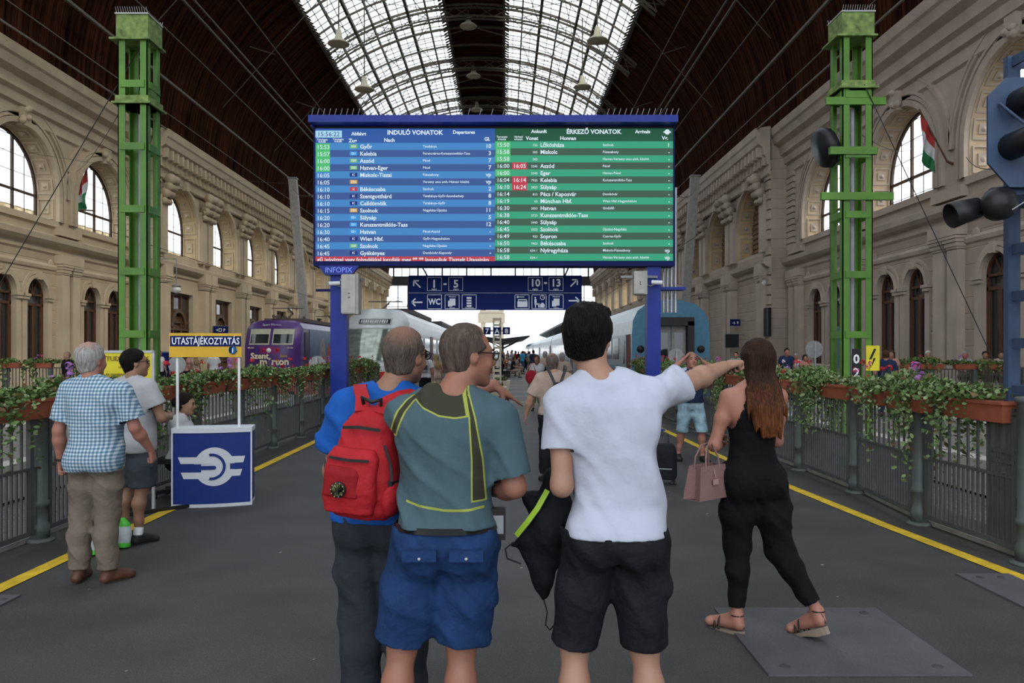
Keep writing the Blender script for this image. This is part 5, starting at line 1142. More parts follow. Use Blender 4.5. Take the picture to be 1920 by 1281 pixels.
# ------------------------------------------------ people: bodies and clothes as smooth blended fields
class Field:
    def __init__(s, lo, hi, h):
        s.h = h; s.lo = np.array(lo, float) - 2.5 * h; n = np.ceil((np.array(hi) - s.lo) / h).astype(int) + 3; s.n = n
        s.ax = [s.lo[i] + h * np.arange(n[i]) for i in range(3)]; s.D = np.full(tuple(n), 1.0, np.float32); s.C = None; s.caps = []
    def _sl(s, lo, hi):
        sl = []
        for i in range(3):
            a = int(max(0, math.floor((lo[i] - s.lo[i]) / s.h))); b = int(min(s.n[i], math.ceil((hi[i] - s.lo[i]) / s.h) + 1))
            if b <= a: return None
            sl.append(slice(a, b))
        return tuple(sl)
    def _g(s, sl):
        return (s.ax[0][sl[0]][:, None, None].astype(np.float32), s.ax[1][sl[1]][None, :, None].astype(np.float32), s.ax[2][sl[2]][None, None, :].astype(np.float32))
    def blend(s, fn, lo, hi, k=0.02, op='u'):
        m = k + 0.03; sl = s._sl([c - m for c in lo], [c + m for c in hi])
        if sl is None: return
        d = fn(*s._g(sl)).astype(np.float32); D = s.D[sl]
        if op == 'u':
            h = np.maximum(k - np.abs(D - d), 0) / k; s.D[sl] = np.minimum(D, d) - h * h * k * 0.25
        else:
            d = -d; h = np.maximum(k - np.abs(D - d), 0) / k; s.D[sl] = np.maximum(D, d) + h * h * k * 0.25
    def cone(s, a, b, ra, rb, k=0.02, op='u', flat=(1, 1)):
        a = np.array(a, float); b = np.array(b, float); ab = b - a; L2 = float(ab @ ab) + 1e-9; r = max(ra, rb)
        def fn(x, y, z):
            px, py, pz = x - a[0], y - a[1], z - a[2]
            t = np.clip((px * ab[0] + py * ab[1] + pz * ab[2]) / L2, 0, 1); t = t
            return np.sqrt((px - ab[0] * t) ** 2 + (py - ab[1] * t) ** 2 + (pz - ab[2] * t) ** 2) - (ra + (rb - ra) * t)
        s.blend(fn, np.minimum(a, b) - r, np.maximum(a, b) + r, k, op)
    def sleeve(s, a, b, t, ra, rb, k=0.03):
        a = np.array(a, float); b = np.array(b, float); p = a + (b - a) * t; ab = p - a; L = float(np.linalg.norm(ab)); u = ab / L; D0 = s.D.copy()
        def fn(x, y, z):
            px, py, pz = x - a[0], y - a[1], z - a[2]; w = px * u[0] + py * u[1] + pz * u[2]; t_ = np.clip(w / L, 0, 1.2)
            return np.maximum(np.sqrt((px - u[0] * L * t_) ** 2 + (py - u[1] * L * t_) ** 2 + (pz - u[2] * L * t_) ** 2) - (ra + (rb - ra) * t_), w - L)
        r = max(ra, rb) + .02; s.blend(fn, np.minimum(a, p) - r, np.maximum(a, p) + r, k); s.caps.append((p, u, rb, D0))
    def ell(s, c, r, k=0.02, op='u', R3=None):
        c = np.array(c, float); r = np.array(r, float); m = float(max(r)); M = None if R3 is None else np.array(R3)
        def fn(x, y, z):
            p = [x - c[0], y - c[1], z - c[2]]
            if M is not None: p = [p[0] * M[0][i] + p[1] * M[1][i] + p[2] * M[2][i] for i in range(3)]
            k0 = np.sqrt((p[0] / r[0]) ** 2 + (p[1] / r[1]) ** 2 + (p[2] / r[2]) ** 2) + 1e-6
            k1 = np.sqrt((p[0] / r[0] ** 2) ** 2 + (p[1] / r[1] ** 2) ** 2 + (p[2] / r[2] ** 2) ** 2) + 1e-6
            return k0 * (k0 - 1) / k1
        s.blend(fn, c - m, c + m, k, op)
    def loft(s, secs, k=0.02, pw=2.3, yaw=None):
        """secs (z, cx, cy, a, b[, yaw]) bottom to top"""
        S = np.array([list(q) + [0.0] * (6 - len(q)) for q in secs], float); z0, z1 = S[0, 0], S[-1, 0]; m = float(max(S[:, 3].max(), S[:, 4].max()))
        zz = np.linspace(z0, z1, 200); tab = [np.interp(zz, S[:, 0], S[:, i]) for i in range(1, 6)]
        ker = np.hanning(19); ker /= ker.sum()
        tab = [np.convolve(np.pad(t, 9, mode='edge'), ker, 'valid') for t in tab]
        def fn(x, y, z):
            q = lambda i: np.interp(z.ravel(), zz, tab[i]).reshape(z.shape).astype(np.float32)
            X, Y = x - q(0), y - q(1); c, s_ = np.cos(q(4)), np.sin(q(4)); X, Y = X * c + Y * s_, -X * s_ + Y * c
            a, b = q(2), q(3); r = (np.abs(X / a) ** pw + np.abs(Y / b) ** pw) ** (1 / pw)
            d = (r - 1) * np.minimum(a, b) * 0.95
            e = np.maximum(z0 - z, z - z1); o = np.maximum(d, e); return np.where((d > 0) & (e > 0), np.sqrt(np.maximum(d, 0) ** 2 + np.maximum(e, 0) ** 2), o)
        lo = [S[:, 1].min() - m, S[:, 2].min() - m, z0]; hi = [S[:, 1].max() + m, S[:, 2].max() + m, z1]
        s.blend(fn, lo, hi, k)
    def cut(s, fn):
        c = np.broadcast_to(fn(*s._g((slice(None),) * 3)), s.D.shape).astype(np.float32)
        s.C = c.copy() if s.C is None else np.maximum(s.C, c)
    def cutsleeve(s, a, b, t, rad=0.16):
        """remove everything beyond fraction t of segment a-b, near that segment"""
        a = np.array(a, float); b = np.array(b, float); ab = b - a; L = np.linalg.norm(ab); u = ab / L; p0 = a + ab * t
        def fn(x, y, z):
            w = (x - p0[0]) * u[0] + (y - p0[1]) * u[1] + (z - p0[2]) * u[2]
            q = np.sqrt((x - p0[0] - w * u[0]) ** 2 + (y - p0[1] - w * u[1]) ** 2 + (z - p0[2] - w * u[2]) ** 2)
            return np.where((q < rad) & (w < 0.6), w, -1.0)
        s.cut(fn)
    def wrinkle(s, amp, sc=(9, 9, 5), seed=0, sharp=True, skew=0.5):
        x, y, z = s._g((slice(None),) * 3); r = random.Random(seed); n = 0
        for i in range(7):
            th = r.uniform(-1.1, 1.1) if sharp else r.uniform(-1.5, 1.5); ca, sa = math.cos(th), math.sin(th); f = r.uniform(0.6, 1.3); ph = r.uniform(0, 6.28)
            u = (x * sc[0] * ca + y * sc[1] * sa * (.6) + z * sc[2] * (1.0 if i % 2 else .45)) * f * 1.9 + ph + 1.1 * np.sin(x * 7 + z * 4 * f + ph * 3) + .8 * np.sin(y * 9 - z * 6 + ph)
            gate = np.clip(.35 + np.sin(x * 6 * f + ph * 5 + z * 3) * .6 + .4 * np.sin(z * 8 + y * 5 + ph * 2), 0, 1)
            n = n + gate * (np.exp(-(np.sin(u) / .42) ** 2) - .25)
        s.D = (s.D - amp * n * .9).astype(np.float32)
    def mesh(s, name, mats, smooth_it=2, attrs=None, minz=None):
        D = s.D if s.C is None else np.maximum(s.D, s.C)
        sg = D < 0; n = D.shape
        c = np.zeros((n[0] - 1, n[1] - 1, n[2] - 1), np.int16)
        for i in (0, 1):
            for j in (0, 1):
                for k in (0, 1): c += sg[i:n[0] - 1 + i, j:n[1] - 1 + j, k:n[2] - 1 + k]
        act = (c > 0) & (c < 8); idx = np.argwhere(act); vid = -np.ones(act.shape, np.int64); vid[act] = np.arange(len(idx))
        P_ = np.zeros((len(idx), 3)); W = np.zeros(len(idx)); I, J, K = idx.T
        for ax in range(3):
            for u in (0, 1):
                for v in (0, 1):
                    o = [0, 0, 0]; o[(ax + 1) % 3] = u; o[(ax + 2) % 3] = v; e = list(o); e[ax] = 1
                    d0 = D[I + o[0], J + o[1], K + o[2]]; d1 = D[I + e[0], J + e[1], K + e[2]]; m = (d0 < 0) != (d1 < 0)
                    t = np.where(m, d0 / np.where(m, d0 - d1, 1), 0)
                    for q in range(3): P_[:, q] += np.where(m, o[q] + (t if q == ax else 0), 0)
                    W += m
        V = s.lo + s.h * (idx + P_ / W[:, None])
        F_ = []
        for ax in range(3):
            A, B = (ax + 1) % 3, (ax + 2) % 3
            s0 = [slice(1, -1)] * 3; s1 = [slice(1, -1)] * 3; s0[ax] = slice(0, n[ax] - 1); s1[ax] = slice(1, n[ax])
            a_, b_ = sg[tuple(s0)], sg[tuple(s1)]; ch = np.argwhere(a_ != b_)
            if not len(ch): continue
            base = ch + 1; base[:, ax] -= 1
            ins = a_[tuple(ch.T)]
            def cell(da, db):
                q = base.copy(); q[:, A] += da; q[:, B] += db; return vid[q[:, 0], q[:, 1], q[:, 2]]
            quad = np.stack([cell(-1, -1), cell(0, -1), cell(0, 0), cell(-1, 0)], 1); quad[~ins] = quad[~ins][:, ::-1]; F_.append(quad)
        Fq = np.concatenate(F_); Fq = Fq[(Fq >= 0).all(1)]
        if s.C is not None:
            ii = tuple(np.clip(np.round((V - s.lo) / s.h).astype(int), 0, np.array(n) - 1).T); capv = s.C[ii] > s.D[ii] + s.h * 0.15
            Fq = Fq[~capv[Fq].all(1)]
            used = np.zeros(len(V), bool); used[Fq.ravel()] = True; mp = np.cumsum(used) - 1; V = V[used]; Fq = mp[Fq]
        if s.caps:
            ii = tuple(np.clip(np.round((V - s.lo) / s.h).astype(int), 0, np.array(n) - 1).T); kill = np.zeros(len(V), bool)
            for (p, u, rb, D0) in s.caps:
                w = (V - p) @ u; q = np.linalg.norm(V - p - w[:, None] * u, axis=1); kill |= (np.abs(w) < s.h * .8) & (q < rb + s.h) & (D0[ii] > s.h)
            Fq = Fq[~kill[Fq].all(1)]; used = np.zeros(len(V), bool); used[Fq.ravel()] = True; mp = np.cumsum(used) - 1; V = V[used]; Fq = mp[Fq]
        for _ in range(smooth_it):
            acc = np.zeros_like(V); cnt = np.zeros(len(V))
            for a in range(4):
                for b in ((a + 1) % 4, (a - 1) % 4): np.add.at(acc, Fq[:, a], V[Fq[:, b]]); np.add.at(cnt, Fq[:, a], 1)
            V = V * 0.5 + 0.5 * acc / np.maximum(cnt, 1)[:, None]
        me = bpy.data.meshes.new(name); me.vertices.add(len(V)); me.vertices.foreach_set('co', V.astype(np.float32).ravel())
        me.loops.add(len(Fq) * 4); me.polygons.add(len(Fq)); me.loops.foreach_set('vertex_index', Fq.ravel().astype(np.int32))
        me.polygons.foreach_set('loop_start', np.arange(0, len(Fq) * 4, 4, dtype=np.int32)); 
        for m in (mats if isinstance(mats, (list, tuple)) else [mats]): me.materials.append(m)
        me.update(calc_edges=True); me.validate(); me.polygons.foreach_set('use_smooth', [True] * len(me.polygons))
        if attrs:
            for nm, fn in attrs.items():
                at = me.attributes.new(nm, 'FLOAT', 'POINT'); at.data.foreach_set('value', fn(V[:, 0], V[:, 1], V[:, 2]).astype(np.float32))
        me.update(); return me
# ------------------------------------------------ skeleton
def skel(H=1.75, g=1.0, fem=False, **ov):
    s = H / 1.75; w = 0.9 if fem else 1.0
    J = dict(pel=(0, 0, .95), wai=(0, 0, 1.10), che=(0, .0, 1.30), neck=(0, -.015, 1.485), head=(0, .02, 1.635),
             shL=(-.178 * w, -.01, 1.42), shR=(.178 * w, -.01, 1.42), elL=(-.25 * w, -.03, 1.13), elR=(.25 * w, -.03, 1.13), wrL=(-.27 * w, .04, .885), wrR=(.27 * w, .04, .885),
             hiL=(-.088, 0, .92), hiR=(.088, 0, .92), knL=(-.10, .01, .50), knR=(.10, .01, .50), anL=(-.11, -.02, .085), anR=(.11, -.02, .085),
             haL=None, haR=None, toL=None, toR=None)
    for k, v in ov.items(): J[k] = v
    for k in J:
        if J[k] is not None: J[k] = np.array(J[k], float) * s
    J['s'] = s; J['g'] = g; J['fem'] = fem; J['H'] = H
    for q in 'LR':
        if J['to' + q] is None: J['to' + q] = J['an' + q] + np.array([(-.03 if q == 'L' else .03), .17, -.06]) * s
    return J
def torso_secs(J, off=0.0, z0=None, z1=None, belly=0.0):
    s, g, fem = J['s'], J['g'], J['fem']
    if fem: T = [(.84, .150, .105, -.01), (.90, .168, .122, -.015), (.96, .165, .118, -.012), (1.03, .138, .10, 0), (1.10, .122, .092, .0), (1.18, .130, .098, .0), (1.27, .145, .11, .012), (1.33, .148, .108, .01), (1.39, .148, .085, -.005), (1.44, .125, .07, -.012), (1.475, .075, .055, -.015)]
    else: T = [(.84, .150, .105, -.01), (.90, .162, .120, -.018), (.96, .160, .116, -.014), (1.03, .147, .106, 0), (1.10, .142, .102, .0), (1.18, .146, .104, .0), (1.27, .158, .110, .0), (1.34, .166, .113, -.004), (1.40, .162, .100, -.012), (1.445, .135, .078, -.015), (1.48, .085, .06, -.018)]
    out = []
    pel, wai, che, neck = [np.array(J[k]) for k in ('pel', 'wai', 'che', 'neck')]
    zs = [pel[2], wai[2], che[2], neck[2]]; yw = J.get('twist', 0.0)
    for (z, a, b, cy) in T:
        z *= s
        if z0 is not None and z < z0 - 0.0: continue
        if z1 is not None and z > z1: continue
        cx = np.interp(z, zs, [pel[0], wai[0], che[0], neck[0]]); cyy = np.interp(z, zs, [pel[1], wai[1], che[1], neck[1] + .015 * s])
        bl = 1 + belly * math.exp(-((z / s - 1.08) / .13) ** 2)
        t = np.clip((z / s - 1.0) / 0.4, 0, 1) * yw
        out.append((z, cx, cyy + cy * s + (bl - 1) * b * s * 0.6, a * s * (g if z / s < 1.42 else 1 + (g - 1) * .5) + off, b * s * g * bl + off, t))
    return out
def arm_chain(J, q): return J['sh' + q], J['el' + q], J['wr' + q]
def put_torso(f, J, off=0, k=.03, belly=0.0):
    s = J['s']; f.loft(torso_secs(J, off, belly=belly), k)
    for sd, q in ((-1, 'L'), (1, 'R')):
        sh = J['sh' + q]; nk = J['neck']
        f.cone(nk + np.array([sd * .04, 0, .0]) * s, sh + np.array([-sd * .035, 0, .0]) * s, .040 * s + off, .054 * s + off, .05)
        f.ell(np.array([J['che'][0] + sd * .085 * s, J['che'][1] - .055 * s, 1.34 * s]), np.array([.085, .055, .10]) * s + off, .04)   # shoulder blades
        if not J['fem']: f.ell(np.array([J['che'][0] + sd * .075 * s, J['che'][1] + .075 * s, 1.31 * s]), np.array([.085, .045, .075]) * s + off, .04)
        else: f.ell(np.array([J['che'][0] + sd * .068 * s, J['che'][1] + .085 * s, 1.265 * s]), np.array([.062, .055, .06]) * s + off, .03)
        f.ell(np.array([J['pel'][0] + sd * .078 * s, J['pel'][1] - .055 * s, .90 * s]), np.array([.088, .085, .095]) * s * J['g'] + off, .04)
def put_arm(f, J, q, off=0, upto=None, k=.03, loose=0.0):
    s, g = J['s'], J['g']; m = .88 if J['fem'] else 1.0; a, b, c = arm_chain(J, q); gg = (1 + (g - 1) * .6) * m
    mid = a + (b - a) * .45; f.cone(a, mid, .056 * s * gg + off, .046 * s * gg + off + loose * .5, k); f.cone(mid, b, .046 * s * gg + off + loose * .5, .039 * s * gg + off + loose, k)
    if upto == 'el': return
    fm = b + (c - b) * .3; f.cone(b, fm, .039 * s * gg + off, .043 * s * gg + off, k); f.cone(fm, c, .043 * s * gg + off, .0265 * s * gg + off, k)
def put_leg(f, J, q, off=0, k=.035, skin=True):
    s, g = J['s'], J['g']; m = .97 if J['fem'] else 1.0; a, b, c = J['hi' + q], J['kn' + q], J['an' + q]; gg = (1 + (g - 1) * .7) * m
    mid = a + (b - a) * .5; f.cone(a, mid, .090 * s * gg + off, .075 * s * gg + off, k); f.cone(mid, b, .075 * s * gg + off, .052 * s * gg + off, k)
    d = (c - b) / np.linalg.norm(c - b); bk = np.array([0, -1, 0]) - d * (-d[1]); bk /= np.linalg.norm(bk)
    cm = b + (c - b) * .32 + bk * .022 * s; f.cone(b, cm, .050 * s * gg + off, .054 * s * gg + off, k); f.cone(cm, b + (c - b) * .7 + bk * .006, .054 * s * gg + off, .036 * s * gg + off, k); f.cone(b + (c - b) * .7, c, .036 * s * gg + off, .034 * s * gg + off, k)
def put_foot(f, J, q, off=0):
    s = J['s']; a, t = J['an' + q], J['to' + q]; d = (t - a); d = d / np.linalg.norm(d)
    heel = a + np.array([0, -.03, -.045]) * s; f.cone(a, heel, .034 * s + off, .030 * s + off, .02); f.cone(heel, t, .030 * s + off, .026 * s + off, .02); f.cone(a, t, .03 * s + off, .022 * s + off, .02)
    f.cone(t + np.array([-.02, -.015, 0]) * s, t + np.array([.02, -.01, 0]) * s, .024 * s + off, .023 * s + off, .02)
def rotM(yaw, pitch=0, roll=0): return np.array((Matrix.Rotation(yaw, 3, 'Z') @ Matrix.Rotation(pitch, 3, 'X') @ Matrix.Rotation(roll, 3, 'Y')))
def put_head(f, J, yaw=0, pitch=0, roll=0, off=0, face=True, ears=True, hs=1.0):
    s = (J['s'] * .4 + .6) * hs; h = J['head']; M = rotM(yaw, pitch, roll); L = lambda p: h + M @ (np.array(p) * s)
    f.ell(L((0, -.018, .032)), np.array([.074, .098, .088]) * s + off, .02, R3=M)
    f.ell(L((0, .022, -.03)), np.array([.062, .070, .078]) * s + off, .03, R3=M)
    if face:
        for x in (-1, 1): f.cone(L((x * .048, .0, -.055)), L((x * .012, .062, -.092)), .021 * s, .020 * s, .03); f.ell(L((x * .036, .062, -.028)), np.array([.026, .022, .026]) * s, .02, R3=M)
        f.ell(L((0, .068, .028)), np.array([.052, .022, .013]) * s, .02, R3=M)
        for x in (-1, 1): f.ell(L((x * .031, .098, .006)), np.array([.015, .014, .011]) * s, .012, 'd', R3=M); f.ell(L((x * .031, .079, .005)), np.array([.013, .011, .010]) * s, .006, R3=M)
        f.cone(L((0, .086, .012)), L((0, .106, -.024)), .008 * s, .0125 * s, .012); f.ell(L((0, .094, -.030)), np.array([.018, .013, .009]) * s, .01, R3=M)
        f.ell(L((0, .083, -.056)), np.array([.024, .012, .006]) * s, .006, R3=M); f.ell(L((0, .081, -.067)), np.array([.020, .012, .006]) * s, .006, R3=M); f.ell(L((0, .07, -.098)), np.array([.022, .018, .018]) * s, .015, R3=M)
    if ears:
        for x in (-1, 1):
            E = M @ rotM(x * -.35, 0.12, 0)
            f.ell(L((x * .078, -.012, -.004)), np.array([.010, .020, .032]) * s, .008, R3=E); f.ell(L((x * .088, -.006, .002)), np.array([.006, .011, .018]) * s, .004, 'd', R3=E)
    nk = J['neck']; r = (.048 if J['fem'] else .057) * J['s'] * (1 + (J['g'] - 1) * .6) + off
    f.cone(L((0, -.02, -.055)), nk + np.array([0, -.005, .0]), r * .95, r * 1.04, .035)
    return L, M, s
def put_hand(f, J, q, pose='relax', dirv=None, palm=None, sc=1.0):
    """palm plus five separate fingers; dirv = direction fingers run, palm = palm normal"""
    s = J['s'] * sc; w = J['wr' + q]; e = J['el' + q]; d = (w - e) / np.linalg.norm(w - e) if dirv is None else np.array(dirv, float); d /= np.linalg.norm(d)
    sd = -1 if q == 'L' else 1; n = np.array([-sd, 0, 0], float) if palm is None else np.array(palm, float); n = n - d * (n @ d); n /= np.linalg.norm(n)
    t = np.cross(d, n) * (1 if q == 'R' else -1); t = t / np.linalg.norm(t)      # towards the thumb
    if pose == 'relax' and palm is None and t[1] < 0: t = -t
    c0 = w + d * .02 * s; c1 = w + d * .085 * s
    for u in (-.028, -.010, .010, .028): f.cone(c0 + t * u * s * .75, c1 + t * u * s, .0135 * s, .0125 * s, .012)
    curl = {'relax': (.35, .55, .45), 'fist': (1.45, 1.6, 1.0), 'point': (1.3, 1.5, 1.0), 'grip': (1.0, 1.2, .8), 'flat': (.08, .1, .08)}[pose]
    for i, (u, L_) in enumerate(((.030, .074), (.010, .082), (-.011, .077), (-.030, .060))):
        a = c1 + t * u * s; cu = curl
        if pose == 'point' and i == 0: cu = (.02, .05, .05)
        ang = 0; r = .0088 - .0006 * (i == 3)
        for j, fr in enumerate((.45, .32, .23)):
            ang += cu[j]; dd = d * math.cos(ang) + n * math.sin(ang); b = a + dd * L_ * fr * s * 1.0; f.cone(a, b, (r - .0007 * j) * s, (r - .0007 * (j + 1)) * s, .004); a = b
    a = c0 + t * .03 * s + d * .008 * s; th = (t * .75 + d * .6 + n * .3) if pose in ('relax', 'flat') else (t * .35 + d * .75 + n * .6); th = th / np.linalg.norm(th)
    b = a + th * .038 * s; f.cone(a, b, .0125 * s, .0105 * s, .01); th2 = th + n * (.25 if pose in ('relax', 'flat') else .8) + d * .2; th2 = th2 / np.linalg.norm(th2); f.cone(b, b + th2 * .032 * s, .0105 * s, .0085 * s, .004)
SKIN = {}
def skin_mat(name, c, blotch=(0.35, 0.10, 0.07), var=0.10):
    m = mat(name, c, 0.5, var=var, scale=9, bump=0.08, bscale=120, spec=0.35); b = m.node_tree.nodes['Principled BSDF']
    b.inputs['Subsurface Weight'].default_value = 0.08; b.inputs['Subsurface Radius'].default_value = (0.02, 0.008, 0.004); b.inputs['Subsurface Scale'].default_value = 0.3
    return m
SKA = skin_mat('skin_tanned', (0.27, 0.14, 0.09)); SKB = skin_mat('skin_ruddy', (0.285, 0.125, 0.085)); SKC = skin_mat('skin_fair', (0.35, 0.19, 0.13)); SKD = skin_mat('skin_sunburnt', (0.33, 0.145, 0.105))
def hair_mat(name, c, c2=None, bald=None, tip=None):
    """streaked hair; optional second colour by height (tip) and thin spot (bald: centre, radius, skin colour)"""
    m = mat(name, c, 0.55, var=0.45, scale=60, stretch=(1, 1, 0.12), bump=0.6, bscale=190, spec=0.1)
    nt = m.node_tree; N = nt.nodes; L = nt.links; b = N['Principled BSDF']; src = b.inputs['Base Color'].links[0].from_socket; tc = N.new('ShaderNodeTexCoord')
    if tip:
        z0, z1, ct = tip; sp = N.new('ShaderNodeSeparateXYZ'); L.new(tc.outputs['Object'], sp.inputs[0]); nz = N.new('ShaderNodeTexNoise'); nz.inputs['Scale'].default_value = 14
        mp = N.new('ShaderNodeMapping'); mp.inputs['Scale'].default_value = (2.5, 2.5, 0.2); L.new(tc.outputs['Object'], mp.inputs[0]); L.new(mp.outputs[0], nz.inputs['Vector'])
        ad = N.new('ShaderNodeMath'); ad.operation = 'MULTIPLY_ADD'; ad.inputs[1].default_value = -0.35; L.new(nz.outputs['Fac'], ad.inputs[0]); L.new(sp.outputs['Z'], ad.inputs[2])
        mr = N.new('ShaderNodeMapRange'); mr.inputs[1].default_value = z1 - .17; mr.inputs[2].default_value = z0 - .17; L.new(ad.outputs[0], mr.inputs[0])
        mx = N.new('ShaderNodeMix'); mx.data_type = 'RGBA'; L.new(mr.outputs[0], mx.inputs[0]); mx.inputs[7].default_value = (*ct, 1); mx.inputs[6].default_value = (*c, 1)
        m2 = N.new('ShaderNodeMix'); m2.data_type = 'RGBA'; m2.blend_type = 'MULTIPLY'; m2.inputs[0].default_value = 1; L.new(mx.outputs[2], m2.inputs[6])
        n3 = N.new('ShaderNodeTexNoise'); n3.inputs['Scale'].default_value = 60; L.new(mp.outputs[0], n3.inputs['Vector']); cr = N.new('ShaderNodeValToRGB'); cr.color_ramp.elements[0].position = .3; cr.color_ramp.elements[1].position = .7; cr.color_ramp.elements[0].color = (.45, .45, .45, 1); cr.color_ramp.elements[1].color = (1.6, 1.6, 1.6, 1); L.new(n3.outputs['Fac'], cr.inputs[0]); L.new(cr.outputs[0], m2.inputs[7]); src = m2.outputs[2]
    if bald:
        (cx_, cy_, cz_), r0, r1, cs = bald; mp = N.new('ShaderNodeVectorMath'); mp.operation = 'DISTANCE'; mp.inputs[1].default_value = (cx_, cy_, cz_); L.new(tc.outputs['Object'], mp.inputs[0])
        nz = N.new('ShaderNodeTexNoise'); nz.inputs['Scale'].default_value = 70; L.new(tc.outputs['Object'], nz.inputs['Vector']); ad = N.new('ShaderNodeMath'); ad.operation = 'MULTIPLY_ADD'; ad.inputs[1].default_value = 0.05; L.new(nz.outputs['Fac'], ad.inputs[0]); L.new(mp.outputs['Value'], ad.inputs[2])
        mr = N.new('ShaderNodeMapRange'); mr.inputs[1].default_value = r1 + .025; mr.inputs[2].default_value = r0 + .025; mr.inputs[3].default_value = 0; mr.inputs[4].default_value = 1; L.new(ad.outputs[0], mr.inputs[0])
        mx = N.new('ShaderNodeMix'); mx.data_type = 'RGBA'; L.new(mr.outputs[0], mx.inputs[0]); L.new(src, mx.inputs[6]); mx.inputs[7].default_value = (*cs, 1); src = mx.outputs[2]
    L.new(src, b.inputs['Base Color']); return m
def cloth(name, c, var=0.1, rough=0.85, bump=0.35, bs=26): return mat(name, c, rough, var=var, scale=8, bump=bump, bscale=bs, spec=0.15)
# ------------------------------------------------ person assembly
def bounds(J, arm=True):
    P_ = np.array([J[k] for k in ('pel', 'neck', 'head', 'shL', 'shR', 'elL', 'elR', 'wrL', 'wrR', 'knL', 'knR', 'anL', 'anR', 'toL', 'toR', 'hiL', 'hiR')]); return P_.min(0) - .24, P_.max(0) + .24
def person(label, loc, yaw, J, o, h=0.009, grp=None):
    """o: dict with skin, head yaw/pitch/roll, hands, garments"""
    root = empty('person', loc, yaw, label=label, cat='person', group=grp); s = J['s']
    lo, hi = bounds(J); lo[2] = min(-0.005, lo[2])
    far = h > 0.015; bel = o.get('belly', 0)
    f = Field(lo, hi, h); put_torso(f, J, -.004 if J['fem'] else -.013, belly=bel)
    for q in 'LR': put_arm(f, J, q); put_leg(f, J, q); put_foot(f, J, q); put_hand(f, J, q, *(o.get('hand' + q, ('relax',))), sc=1.25 if far else 1.0)
    hy = o.get('head', (0, 0, 0)); hs = o.get('hs', 1.0)
    L, M, hsz = put_head(f, J, *hy, face=True, ears=True, hs=hs)
    body = link('body', f.mesh('body', o['skin'], 1 if far else 2), root)
    # hair
    if o.get('hair'):
        hm, style = o['hair'][:2]; hl = J['head'].min() ; f = Field(J['head'] - .22 - (np.array([0, 0, .45]) if style == 'long' else 0), J['head'] + .20, min(h, .008) if not far else h)
        t = {'short': .010, 'crop': .004, 'thick': .020, 'long': .018, 'bun': .013}[style]
        f.ell(L((0, -.018, .032)), np.array([.074, .098, .088]) * hsz + t, .02, R3=M); f.ell(L((0, -.035, -.045)), np.array([.060, .055, .060]) * hsz + t * .7, .03, R3=M)
        if style == 'thick': f.ell(L((0, .03, .10)), np.array([.055, .055, .030]) * hsz, .03, R3=M); f.ell(L((.015, .065, .105)), np.array([.045, .025, .028]) * hsz, .02, R3=M); f.ell(L((-.03, -.05, .105)), np.array([.03, .03, .02]) * hsz, .02, R3=M); f.ell(L((.01, -.075, .05)), np.array([.05, .03, .05]) * hsz, .03, R3=M)
        if style == 'bun': f.ell(L((0, -.12, .01)), np.array([.045, .04, .05]) * hsz, .02, R3=M)
        def keep(x, y, z):
            X = (x - J['head'][0]), (y - J['head'][1]), (z - J['head'][2]); yy = (X[0] * M[0][1] + X[1] * M[1][1] + X[2] * M[2][1]) / hsz; zz = (X[0] * M[0][2] + X[1] * M[1][2] + X[2] * M[2][2]) / hsz; xx = (X[0] * M[0][0] + X[1] * M[1][0] + X[2] * M[2][0]) / hsz
            hl_ = o.get('hairline', .0); yb = np.interp(zz, [-.10, -.05, -.02, .01, .035, .07, .095, .13], [-.045, -.030, -.012, .012, .045, .062 - hl_, .075 - hl_ * 1.4, .09 - hl_ * 1.4])
            yb = np.where((np.abs(xx) > .05) & (zz > .05), yb - .5 * np.maximum(np.abs(xx) - .05, 0), yb)
            return np.maximum(yy - yb, -.088 - zz + .3 * np.abs(xx))
        if style == 'long':
            hd = J['head']; f.loft([(hd[2] - .44, hd[0] + .01, hd[1] - .158, .045, .014), (hd[2] - .37, hd[0] + .005, hd[1] - .160, .092, .024), (hd[2] - .26, hd[0] - .005, hd[1] - .150, .118, .034), (hd[2] - .16, hd[0], hd[1] - .10, .104, .048), (hd[2] - .06, hd[0], hd[1] - .05, .086, .062), (hd[2] + .04, hd[0], hd[1] - .025, .083, .09)], .03)
            def keep2(x, y, z):
                zz = z - J['head'][2]; yy = y - J['head'][1]; yb = np.interp(zz, [-.6, -.2, -.05, .03, .07, .14], [0.0, .0, .015, .04, .075, .1]); return np.broadcast_to(yy - yb, np.broadcast_shapes(x.shape, y.shape, z.shape))
            f.cut(keep2)
        else: f.cut(keep)
        if style in ('thick', 'long', 'short'): f.wrinkle(.006 if style != 'short' else .003, (40, 40, 6) if style != 'long' else (42, 20, 1.2), 5)
        link('hair', f.mesh('hair', hm, 1), root)
    for gm in o['wear']: gm(J, root, h, o)
    if 'dz' in o:
        for c in root.children: c.location.z += o['dz']
    return root
def near_bounds(pts, m): a = np.array(pts); return a.min(0) - m, a.max(0) + m
